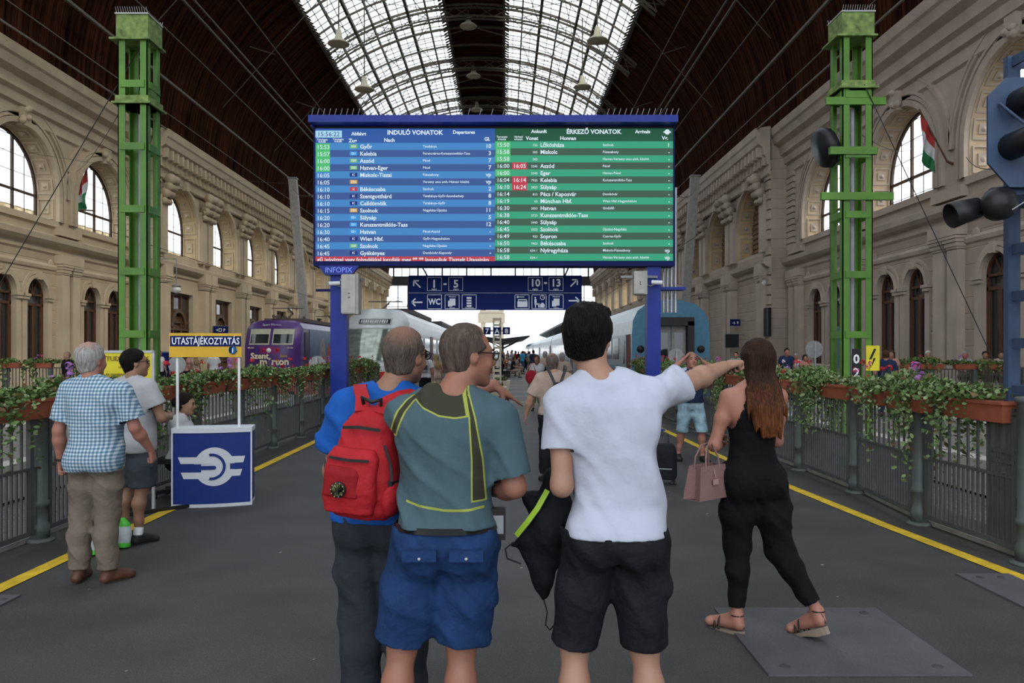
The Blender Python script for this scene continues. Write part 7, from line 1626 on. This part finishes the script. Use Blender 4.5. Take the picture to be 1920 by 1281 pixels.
# --- man walking away with black rucksack
J = skel(1.63, 1.10, head=(-.02, .03, 1.62), elL=(-.31, .02, 1.15), wrL=(-.36, .12, .91), elR=(.26, -.04, 1.14), wrR=(.24, .14, 1.0), knL=(-.09, .10, .50), anL=(-.10, .14, .09), knR=(.09, -.02, .50), anR=(.08, -.26, .17), toR=(.09, -.16, .03))
hb = J['head']; HBALD = hair_mat('hair_shaven', (0.11, 0.085, 0.075), bald=((hb[0], hb[1] + .02, hb[2] + .13), .07, .12, (0.33, 0.2, 0.165)))
person('person with shaven head in beige shirt and black trousers walking away with rucksack', (.60, 9.6, 0), .05, J, dict(skin=SKC, head=(.1, .05, 0), hair=(HBALD, 'crop'), hs=1.05, belly=.06,
    wear=[tee(BEIG, .93, .85, .018, .014, .004, seed=41, collar=(BEIG, .02)), legs(BLTR, 1.92, 1.0, .02, .018, .005, seed=43), shoes(SNK, SOLB)]), .0125)
# --- man holding his head
J = skel(1.63, 1.10, elL=(-.36, .06, 1.50), wrL=(-.17, .06, 1.62), elR=(.33, .08, 1.50), wrR=(.14, .08, 1.66), knL=(-.15, .10, .50), anL=(-.16, .08, .085), knR=(.14, -.02, .50), anR=(.17, -.12, .10))
person('person facing camera with both hands raised to his temples, pale denim shorts', (2.80, 11.6, 0), PI + .1, J, dict(skin=SKD, head=(0, .12, 0), hair=(HBALD, 'crop'), hs=1.1, belly=.10, handL=('flat', (.6, .1, .7), (1, 0, 0)), handR=('flat', (-.6, .1, .7), (-1, 0, 0)),
    wear=[tee(WTEE, 1.28, .62, .020, .014, .003, seed=51), tee(NAVCL, .95, .08, .017, .016, .004, seed=52, neckz=1.3, name='vest'), legs(JEANL, 1.05, .99, .015, .014, .006, 'shorts', 53, thigh=.004), shoes(SNK, SOLB), eyes()]), .0125)
# ------------------------------------------------ people farther off: one build per posture, recoloured for each person
def far_template(kind):
    if kind == 'stand': J = skel(1.72, 1.05, elL=(-.25, 0, 1.14), wrL=(-.24, .12, .93)); w = [tee(WSH, .90, .7, .02, .015, 0, name='shirt'), legs(BLTR, 1.93, 1.0, .022, .02, 0)]
    elif kind == 'shorts': J = skel(1.72, 1.08, elR=(.24, .1, 1.15), wrR=(.12, .28, 1.25)); w = [tee(WSH, .88, .7, .02, .018, 0, name='shirt'), legs(BLTR, .95, 1.0, .024, .03, 0, 'shorts')]
    elif kind == 'woman': J = skel(1.64, 1.05, True); w = [tee(WSH, .92, .5, .016, .01, 0, name='shirt'), legs(BLTR, 1.6, 1.0, .02, .012, 0)]
    elif kind == 'walk': J = skel(1.70, 1.04, knL=(-.09, .16, .51), anL=(-.09, .18, .10), knR=(.09, -.03, .50), anR=(.09, -.28, .16), toR=(.09, -.17, .03), elL=(-.24, -.10, 1.15), wrL=(-.23, -.02, .93), elR=(.24, .04, 1.14), wrR=(.22, .22, 1.0)); w = [tee(WSH, .92, .6, .018, .014, 0, name='shirt'), legs(BLTR, 1.93, 1.0, .022, .018, 0)]
    else: J = sit(1.68, False); w = [tee(WSH, .93, .6, .018, .014, 0, name='shirt'), legs(BLTR, 1.5, 1.0, .022, .018, 0)]
    o = dict(skin=SKC, hair=(HDK, 'long' if kind == 'woman' else 'short'), wear=w + [shoes(LBLK, SOLB)], hs=1.05)
    if kind == 'sit': o['dz'] = -.44 * J['s']
    return person('t', (0, 0, 0), 0, J, o, .018)
TPL = {}
HCOL = {'dark': HDK, 'grey': HW, 'brown': hair_mat('hair_brown', (0.06, 0.03, 0.015)), 'bald': HBALD, 'blond': hair_mat('hair_blond', (0.25, 0.17, 0.08)), 'cap': WSH}
CL = {'white': WSH, 'navy': NAVCL, 'black': BLTR, 'beige': BEIG, 'grey': GTEE, 'pink': cloth('cotton_salmon', (0.42, 0.2, 0.17)), 'red': cloth('cotton_red', (0.35, 0.02, 0.03)), 'green': cloth('cotton_sage', (0.2, 0.26, 0.24)), 'blue': BLUTEE, 'cyan': cloth('cotton_cyan', (0.05, 0.3, 0.5)), 'khaki': KHAKI, 'jean': cloth('denim_blue', (0.05, 0.09, 0.17)), 'olive': cloth('cotton_olive', (0.16, 0.15, 0.08)), 'orange': cloth('cotton_orange', (0.5, 0.18, 0.04))}
def far(kind, px, Y, yaw, top, bot, hair, lab, H=None, grp=None, base=0.0, skin=None):
    first = kind not in TPL
    if first: TPL[kind] = far_template(kind)
    src = TPL[kind]; o = src if first else copy_tree(src)
    o.location = (P(px, 0, Y).x, Y, base); o.rotation_euler = (0, 0, yaw); k = (H or 1.7) / 1.7; o.scale = (k, k, k); o['label'] = lab
    if grp: o['group'] = grp
    for c in o.children:
        nm = c.name.split('.')[0]; mt = {'shirt': CL[top], 'shorts': CL[bot], 'trousers': CL[bot], 'hair': HCOL[hair], 'body': skin or (SKC, SKA, SKD)[int(px) % 3]}.get(nm)
        if mt is not None: c.material_slots[0].link = 'OBJECT'; c.material_slots[0].material = mt
    return o
far('stand', 126, 24, 2.6, 'black', 'black', 'bald', 'person with shaven head in black shirt behind the far left flower boxes', 1.62)
far('stand', 298, 30.0, -2.0, 'white', 'black', 'dark', 'person in white shirt beside the dark blue ticket machine', 1.68)
far('walk', 327, 30.5, 1.2, 'black', 'black', 'dark', 'person in black between ticket machine and counter header pole', 1.66)
far('woman', 352, 31, -.8, 'pink', 'black', 'brown', 'person in salmon top with brown hair behind the left flower boxes', 1.7); far('woman', 366, 32.5, .8, 'beige', 'red', 'blond', 'blond person in beige top beside the one in salmon', 1.66)
far('shorts', 401, 33, 0, 'white', 'jean', 'grey', 'grey haired person in white shirt with rucksack under the exit sign', 1.64); far('stand', 434, 34, 1.5, 'pink', 'khaki', 'brown', 'person in pink shirt just left of the purple locomotive', 1.7)
far('stand', 797, 24.0, 0, 'white', 'black', 'dark', 'person in white shirt with grey rucksack walking away past the silver train', 1.62); far('woman', 818, 26.5, .5, 'beige', 'beige', 'blond', 'pale dressed person beside the one with grey rucksack', 1.6)
far('woman', 1006, 21.5, PI, 'white', 'olive', 'brown', 'person in white top and pale skirt carrying a red shoulder bag', 1.60); far('stand', 1054, 20.5, 0, 'beige', 'beige', 'grey', 'elderly person in beige jacket walking away beside the coaches', 1.60); far('walk', 1022, 27, .3, 'beige', 'khaki', 'grey', 'person with beige hat-like hair beyond the red shoulder bag', 1.66)
far('shorts', 1380, 30, 2.6, 'green', 'khaki', 'dark', 'person in sage shirt below the black hanging monitor', 1.62); far('walk', 1414, 29.5, 1.5, 'black', 'black', 'dark', 'dark clothed person half hidden behind the auburn hair', 1.8)
far('stand', 1475, 26.5, PI, 'navy', 'black', 'dark', 'person in navy shirt with white badge behind the right flower boxes', 1.74); far('woman', 1493, 30, 2.8, 'white', 'jean', 'grey', 'person in pale top right of the badge wearer', 1.62); far('woman', 1509, 29, PI, 'pink', 'black', 'dark', 'person in pinkish top left of the round disc', 1.58)
far('stand', 1661, 19.5, -.4, 'navy', 'navy', 'brown', 'person in navy shirt just right of the green mast', 1.66); far('woman', 1672, 24, 2.4, 'pink', 'jean', 'brown', 'person in pink behind the navy one near the arched doors', 1.74)
for px, top, hr, lab in ((1740, 'white', 'cap', 'person with white cap seated on the terrace by the right arched doors'), (1808, 'grey', 'grey', 'grey haired person seated on the right terrace'), (1846, 'olive', 'dark', 'dark haired person in olive seated on the right terrace'), (1876, 'beige', 'brown', 'person in beige seated at the right end of the terrace')):
    far('sit' if px != 1740 else 'stand', px, 26.2, PI - .3, top, 'khaki', hr, lab, 1.66 if px == 1740 else 2.12 * .86, base=0.0 if px == 1740 else .32)
gp = 'travellers far down the middle platform'
cl_ = list(CL); hc_ = list(HCOL); used = 0
spots = [(950, 58, 'sit'), (955, 52, 'sit'), (962, 49, 'sit'), (944, 63, 'sit'), (949, 70, 'sit'), (960, 66, 'shorts'), (941, 56, 'stand'), (967, 78, 'woman'), (972, 85, 'walk'), (958, 82, 'stand'), (952, 90, 'shorts'), (980, 62, 'walk'), (985, 72, 'stand'), (977, 95, 'woman'), (990, 88, 'walk'), (966, 100, 'stand'), (945, 80, 'woman'), (969, 57, 'sit'), (926, 60, 'sit'), (921, 68, 'stand'), (915, 75, 'shorts'), (993, 66, 'shorts'), (983, 110, 'stand'), (1000, 50, 'stand')]
tops = ['orange', 'white', 'black', 'pink', 'white', 'grey', 'navy', 'red', 'black', 'white', 'beige', 'cyan', 'black', 'grey', 'navy', 'white', 'pink', 'beige', 'orange', 'white', 'black', 'green', 'cyan', 'navy']
FAR_L = ['seated traveller on the middle platform bench, %s' % c for c in ('orange top', 'white top', 'black top nearest the camera', 'pink top', 'second white top')]
for i, (px, Y, kd) in enumerate(spots):
    far(kd, px, Y, R.uniform(0, 6.2) if kd != 'sit' else (-1.6 if px > 935 else 1.6), tops[i], R.choice(['black', 'jean', 'khaki', 'beige']), R.choice(['dark', 'brown', 'grey', 'blond']), ('seated' if kd == 'sit' else 'standing' if kd != 'walk' else 'walking') + ' traveller in %s top, %s down the middle platform' % (tops[i], 'about %s' % ('fifty' if Y < 58 else 'sixty' if Y < 68 else 'seventy' if Y < 78 else 'eighty-odd' if Y < 92 else 'a hundred') + ' paces'), R.uniform(1.62, 1.8), gp)
for i, (px, Y) in enumerate(((952, 58), (958, 51), (946, 66), (924, 60))):
    b = empty('bench', (P(px, 0, Y).x - .25 * (1 if px > 935 else -1), Y, 0), label='dark bench with travellers on the middle platform, %s' % ['second nearest', 'nearest', 'third', 'left-hand one'][i], cat='bench', group='benches on the middle platform')
    m = MB(); m.box(-.25, -2, .40, .25, 2, .45); m.build('seat', BLK, b); m = MB(); m.box(-.06, -2, .75, 0, 2, .95); m.build('backrest', BLK, b)
    for y in (-1.7, 1.7): m = MB(); m.box(-.2, y - .04, 0, .2, y + .04, .4); m.box(-.05, y - .03, .4, -.01, y + .03, .95); m.build('leg', BLK, b)
# ------------------------------------------------ bags and luggage
RED = cloth('rucksack_red', (0.36, 0.016, 0.022), .12, .7, .35, 30); REDD = cloth('rucksack_red_dark', (0.24, 0.01, 0.014), .12, .7, .3)
rk = empty('rucksack', (-.56, 3.13, 1.20), -.14, label='red rucksack with round badge on the back of the person in bright blue', cat='rucksack'); rk.rotation_euler = (0, .10, -.14); rk.scale = (.88, .95, .92)
def soft(name, parts, mt, h=.008, wr=.003, seed=0, parent=None, cutf=None):
    lo = np.array([-.32, -.25, -.40]); hi = np.array([.32, .25, .42]); f = Field(lo, hi, h)
    for p in parts: p(f)
    if wr: f.wrinkle(wr, (10, 10, 12), seed)
    if cutf: f.cut(cutf)
    return link(name, f.mesh(name, mt, 2), parent)
soft('main_bag', [lambda f: f.loft([(-.235, 0, .0, .125, .085), (-.20, 0, -.01, .160, .105), (-.05, 0, -.015, .165, .115), (.10, 0, .0, .14, .10), (.20, .0, .02, .11, .075), (.245, .0, .03, .07, .045)], .03, 2.8)], RED, .008, .004, 3, rk)
soft('front_pocket', [lambda f: f.loft([(-.205, -.03, -.11, .115, .040), (-.10, -.03, -.125, .125, .052), (.04, -.03, -.115, .115, .045), (.075, -.03, -.10, .09, .03)], .02, 3.2)], RED, .007, .003, 5, rk)
soft('pocket_flap', [lambda f: f.loft([(-.13, -.06, -.165, .080, .014), (-.03, -.06, -.165, .084, .018), (.0, -.06, -.155, .07, .014)], .01, 4)], REDD, .006, .001, 7, rk)
soft('side_pocket', [lambda f: f.ell((.135, -.04, -.13), (.055, .075, .09), .02)], RED, .008, .003, 9, rk)
m = MB(); ZB = BLK
def strip(pts, w, nrm, mi=0, t=.003):
    vs = []; N_ = Vector(nrm)
    for i, p in enumerate(pts):
        p = Vector(p); d = (Vector(pts[min(i + 1, len(pts) - 1)]) - Vector(pts[max(i - 1, 0)])).normalized(); sd_ = d.cross(N_).normalized() * w / 2; vs += [p - sd_, p + sd_, p + sd_ + N_ * t, p - sd_ + N_ * t]
    m.add(vs, [(i * 4 + j, i * 4 + (j + 1) % 4, (i + 1) * 4 + (j + 1) % 4, (i + 1) * 4 + j) for i in range(len(pts) - 1) for j in range(4)], mi)
strip([(-.12, -.175, .035), (-.03, -.185, .032), (.06, -.17, .035)], .012, (0, -1, 0)); strip([(-.10, -.10, .155), (-.02, -.112, .165), (.075, -.10, .16)], .014, (0, -1, 0)); strip([(.10, -.10, .10), (.135, -.095, .02), (.15, -.10, -.05)], .012, (.4, -1, 0)); m.build('zip', BLK, rk)
m = MB(); strip([(.10, -.11, -.06), (.15, -.09, -.07), (.185, -.02, -.06), (.20, .07, -.05)], .032, (.5, -1, 0)); strip([(-.20, -.02, -.02), (-.165, -.09, -.03)], .03, (-.5, -1, 0)); m.build('compression_strap', BLK, rk)
m = MB(); m.tube([(-.045, -.0, .245), (-.05, -.025, .285), (.0, -.03, .27), (.04, -.02, .285), (.035, .0, .245)], .009, 8); m.build('grab_handle', BLK, rk)
m = MB(); Mb = Matrix.Translation((-.06, -.186, -.095)) @ Matrix.Rotation(PI / 2, 4, 'X'); m.lathe([(.034, 0), (.034, .006), (.026, .008), (0, .008)], n=24, M=Mb); m.lathe([(.026, .0085), (0, .0085)], n=24, mi=1, M=Mb)
for k in range(10): a = 2 * PI * k / 10; m.lathe([(.004, .0088), (0, .0095)], c=(-.06 + .029 * math.cos(a), -.1935, -.095 + .029 * math.sin(a)), n=6, mi=1, M=Matrix.Rotation(PI / 2, 4, 'X'))
for k in range(3): a = 2 * PI * k / 3 + .5; m.beam((-.06, -.196, -.095), (-.06 + .02 * math.cos(a), -.196, -.095 + .02 * math.sin(a)), .006, .003, 0)
m.build('badge', [BLK, mat('badge_olive', (0.3, 0.3, 0.12), .5)], rk)
for (x0, x1) in ((-.07, -.13), (.06, .15)):
    m = MB(); strip([(x0 * .6, -.03, .22), (x0 * .9, .02, .275), ((x0 + x1) / 2, .08, .305), (x1, .15, .32), (x1, .24, .30), (x1 * 1.1, .32, .20), (x1 * 1.2, .37, .05)], .062, (0, -.5, .85), t=.010); m.build('shoulder_strap', RED, rk)
# pink tan handbag on the arm of the woman in black
PNK = mat('leather_dusty_pink', (0.22, 0.125, 0.115), .4, var=.1, bump=.15, bscale=90)
hbg = empty('handbag', (P(1326, 0, 4.45).x, 4.45, .93), .65, label='dusty pink leather handbag hanging from the forearm of the woman in black', cat='handbag')
m = MB(); pr = [(-.155, -.065, -.155), (.155, -.065, -.155), (.155, .065, -.155), (-.155, .065, -.155)]; tp = [(-.12, -.045, .085), (.12, -.045, .085), (.12, .045, .085), (-.12, .045, .085)]
m.add([Vector(p) for p in pr + tp], [(3, 2, 1, 0), (0, 1, 5, 4), (2, 3, 7, 6)]); m.add([Vector(p) for p in (pr[1], pr[2], tp[2], tp[1])] + [Vector((.11, 0, .06)), Vector((.12, 0, -.15))], [(0, 5, 4, 3), (5, 1, 2, 4)]); m.add([Vector(p) for p in (pr[3], pr[0], tp[0], tp[3])] + [Vector((-.11, 0, .06)), Vector((-.12, 0, -.15))], [(0, 5, 4, 3), (5, 1, 2, 4)])
hbg.scale = (.92, .92, .80); o_ = m.build('bag_body', PNK, hbg); m = MB(); m.box(-.11, -.04, .03, .11, .04, .05); m.build('lining', mat('lining_pale', (.42, .42, .42), .8, bump=.6, bscale=20), hbg)
for y in (-.045, .045): m = MB(); m.tube([(-.07, y, .05), (-.065, y * .9, .14), (-.03, y * .5, .225), (.02, y * .4, .235), (.06, y * .8, .14), (.07, y, .05)], .006, 8); m.build('handle', PNK, hbg)
m = MB(); m.box(-.03, -.072, -.05, .02, -.068, -.01); m.tube([(0, -.05, .06), (-.005, -.07, .0)], .003, 5); m.build('tag', mat('tag_pink', (.36, .22, .2), .5), hbg)
# drawstring bag held by the young man
dsb = empty('drawstring_bag', (P(1015, 0, 3.12).x, 3.14, 1.0), .1, label='black drawstring bag with lime stripe hanging from the hand of the young man in white', cat='bag'); 
def dpt(px, py, dy=0): p = P(px, py, 3.12); q = p - Vector(dsb.location); return (q.x, dy, q.z)
soft('bag_body', [lambda f: f.cone(dpt(1042, 900), dpt(1048, 985), .05, .075, .04), lambda f: f.cone(dpt(1000, 940), dpt(1040, 985), .045, .085, .04), lambda f: f.cone(dpt(962, 1022), dpt(1020, 1005), .010, .075, .03), lambda f: f.cone(dpt(1030, 990), dpt(1022, 1085), .078, .042, .04), lambda f: f.cone(dpt(1022, 1085), dpt(1018, 1125), .042, .012, .02), lambda f: f.cone(dpt(1055, 960), dpt(1048, 1050), .05, .035, .03), lambda f: f.cone(dpt(985, 1035), dpt(1015, 1100), .02, .03, .03)], BLKSH, .008, .007, 12, dsb)
m = MB(); strip([dpt(1022, 915, -.075), dpt(1003, 948, -.078), dpt(985, 975, -.060), dpt(966, 1002, -.035)], .022, (-.5, -1, .2)); m.build('lime_stripe', mat('lime_reflective', (.40, .62, .05), .5), dsb)
m = MB(); m.tube([dpt(962, 1018, 0), dpt(946, 1028, -.02), dpt(950, 1046, -.02), dpt(975, 1055, -.03)], .0035, 6); m.tube([dpt(1018, 1120, 0), dpt(1026, 1150, -.01), dpt(1022, 1172, -.02), dpt(1030, 1182, -.02), dpt(1050, 1165, 0), dpt(1058, 1040, .0), dpt(1060, 960, 0)], .0035, 6); m.build('cord', BLK, dsb)
# black rucksack on the walking man
rk2 = empty('rucksack', (.63, 9.33, 1.08), .05, label='black rucksack on the back of the man in the beige shirt', cat='rucksack')
soft('main_bag', [lambda f: f.loft([(-.26, .04, .0, .09, .06), (-.18, .02, -.01, .14, .09), (.0, .02, -.01, .12, .08), (.14, .0, .0, .07, .05), (.20, 0, .01, .04, .03)], .03, 2.6)], BLKSH, .012, .003, 3, rk2)
for x in (-.11, .11): m = MB(); strip([(x * .2, -.02, .15), (x * .6, .02, .26), (x, .08, .36), (x * 1.05, .2, .40), (x * 1.1, .32, .30)], .035, (0, -.9, .4), t=.008); m.build('shoulder_strap', BLK, rk2)
rk3 = empty('rucksack', (P(797, 0, 24).x, 23.80, 1.22), 0, label='small grey patterned rucksack on the far person in white left of the platform', cat='rucksack')
soft('main_bag', [lambda f: f.loft([(-.2, 0, 0, .12, .08), (0, 0, -.01, .15, .1), (.18, 0, 0, .12, .07)], .03)], GTEE, .02, 0, 3, rk3); m = MB(); m.box(-.1, -.115, -.12, .1, -.09, .02); m.build('front_pocket', DKGSH, rk3)
sbg = empty('shoulder_bag', (P(996, 0, 21.4).x, 21.3, .95), label='red shoulder bag carried by the person in white top', cat='bag')
soft('bag_body', [lambda f: f.ell((0, 0, 0), (.17, .08, .2), .02)], CL['red'], .02, 0, 3, sbg); m = MB(); m.tube([(-.1, 0, .15), (.03, 0, .42), (.12, 0, .15)], .012, 5); m.build('strap', CL['red'], sbg)
# suitcases
def suitcase(x, y, lab, w=.36, hh=.5, d=.24):
    sc_ = empty('suitcase', (x, y, 0), -.3, label=lab, cat='suitcase'); f = Field((-.35, -.25, 0), (.35, .25, .75), .012); f.loft([(.07, 0, 0, w / 2, d / 2), (.12, 0, 0, w / 2 + .01, d / 2 + .01), (hh - .08, 0, 0, w / 2 + .005, d / 2), (hh, 0, 0, w / 2 - .03, d / 2 - .03)], .03, 5); link('shell', f.mesh('shell', BLKSH, 1), sc_)
    for i in (-1, 1):
        for j in (-1, 1): m = MB(); m.lathe([(0, -.015), (.03, -.012), (.03, .012), (0, .015)], c=(i * w * .38, j * d * .35, .03), n=10, M=Matrix.Identity(4)); m.box(i * w * .38 - .012, j * d * .35 - .012, .02, i * w * .38 + .012, j * d * .35 + .012, .08); m.build('wheel', BLK, sc_)
    m = MB(); m.tube([(-.08, d / 2 - .02, hh - .02), (-.08, d / 2 - .02, hh + .1), (.08, d / 2 - .02, hh + .1), (.08, d / 2 - .02, hh - .02)], .01, 6); m.build('handle', BLK, sc_); m = MB(); m.box(-w / 2 + .04, -d / 2 - .012, .2, w / 2 - .04, -d / 2, .215); m.build('zip', GREY, sc_)
suitcase(P(1240, 0, 9.6).x, 9.6, 'black wheeled suitcase right of the young man in white'); suitcase(P(1075, 0, 22).x, 22.0, 'dark bulky suitcase beside the open door of the blue coach', .5, .7, .3)
# shopping bags by the left yellow line
for (px, Y, lab, w) in ((174, 6.25, 'green and white plastic shopping bag between the trouser legs on the left', .13), (228, 6.45, 'small green and white plastic bag on the left yellow line', .08)):
    b = empty('shopping_bag', (P(px, 0, Y).x, Y, 0), label=lab, cat='bag'); hh = .42 if w > .1 else .26
    f = Field((-.2, -.2, 0), (.2, .2, .6), .009); f.loft([(.01, 0, 0, w * .9, w * .6), (hh * .5, 0, 0, w, w * .65), (hh * .8, 0, 0, w * .8, w * .5), (hh, 0, 0, w * .35, w * .25)], .02); f.wrinkle(.007, (14, 14, 10), 4)
    mm = mat('plastic_bag', (.45, .5, .5), .35, var=.1); me = f.mesh('bag_body', mm, 1); me.materials.append(mat('plastic_green', (.08, .5, .05), .35))
    for p in me.polygons: p.material_index = 1 if (p.center.z > hh * .72 or p.center.z < .05) else 0
    link('bag_body', me, b)
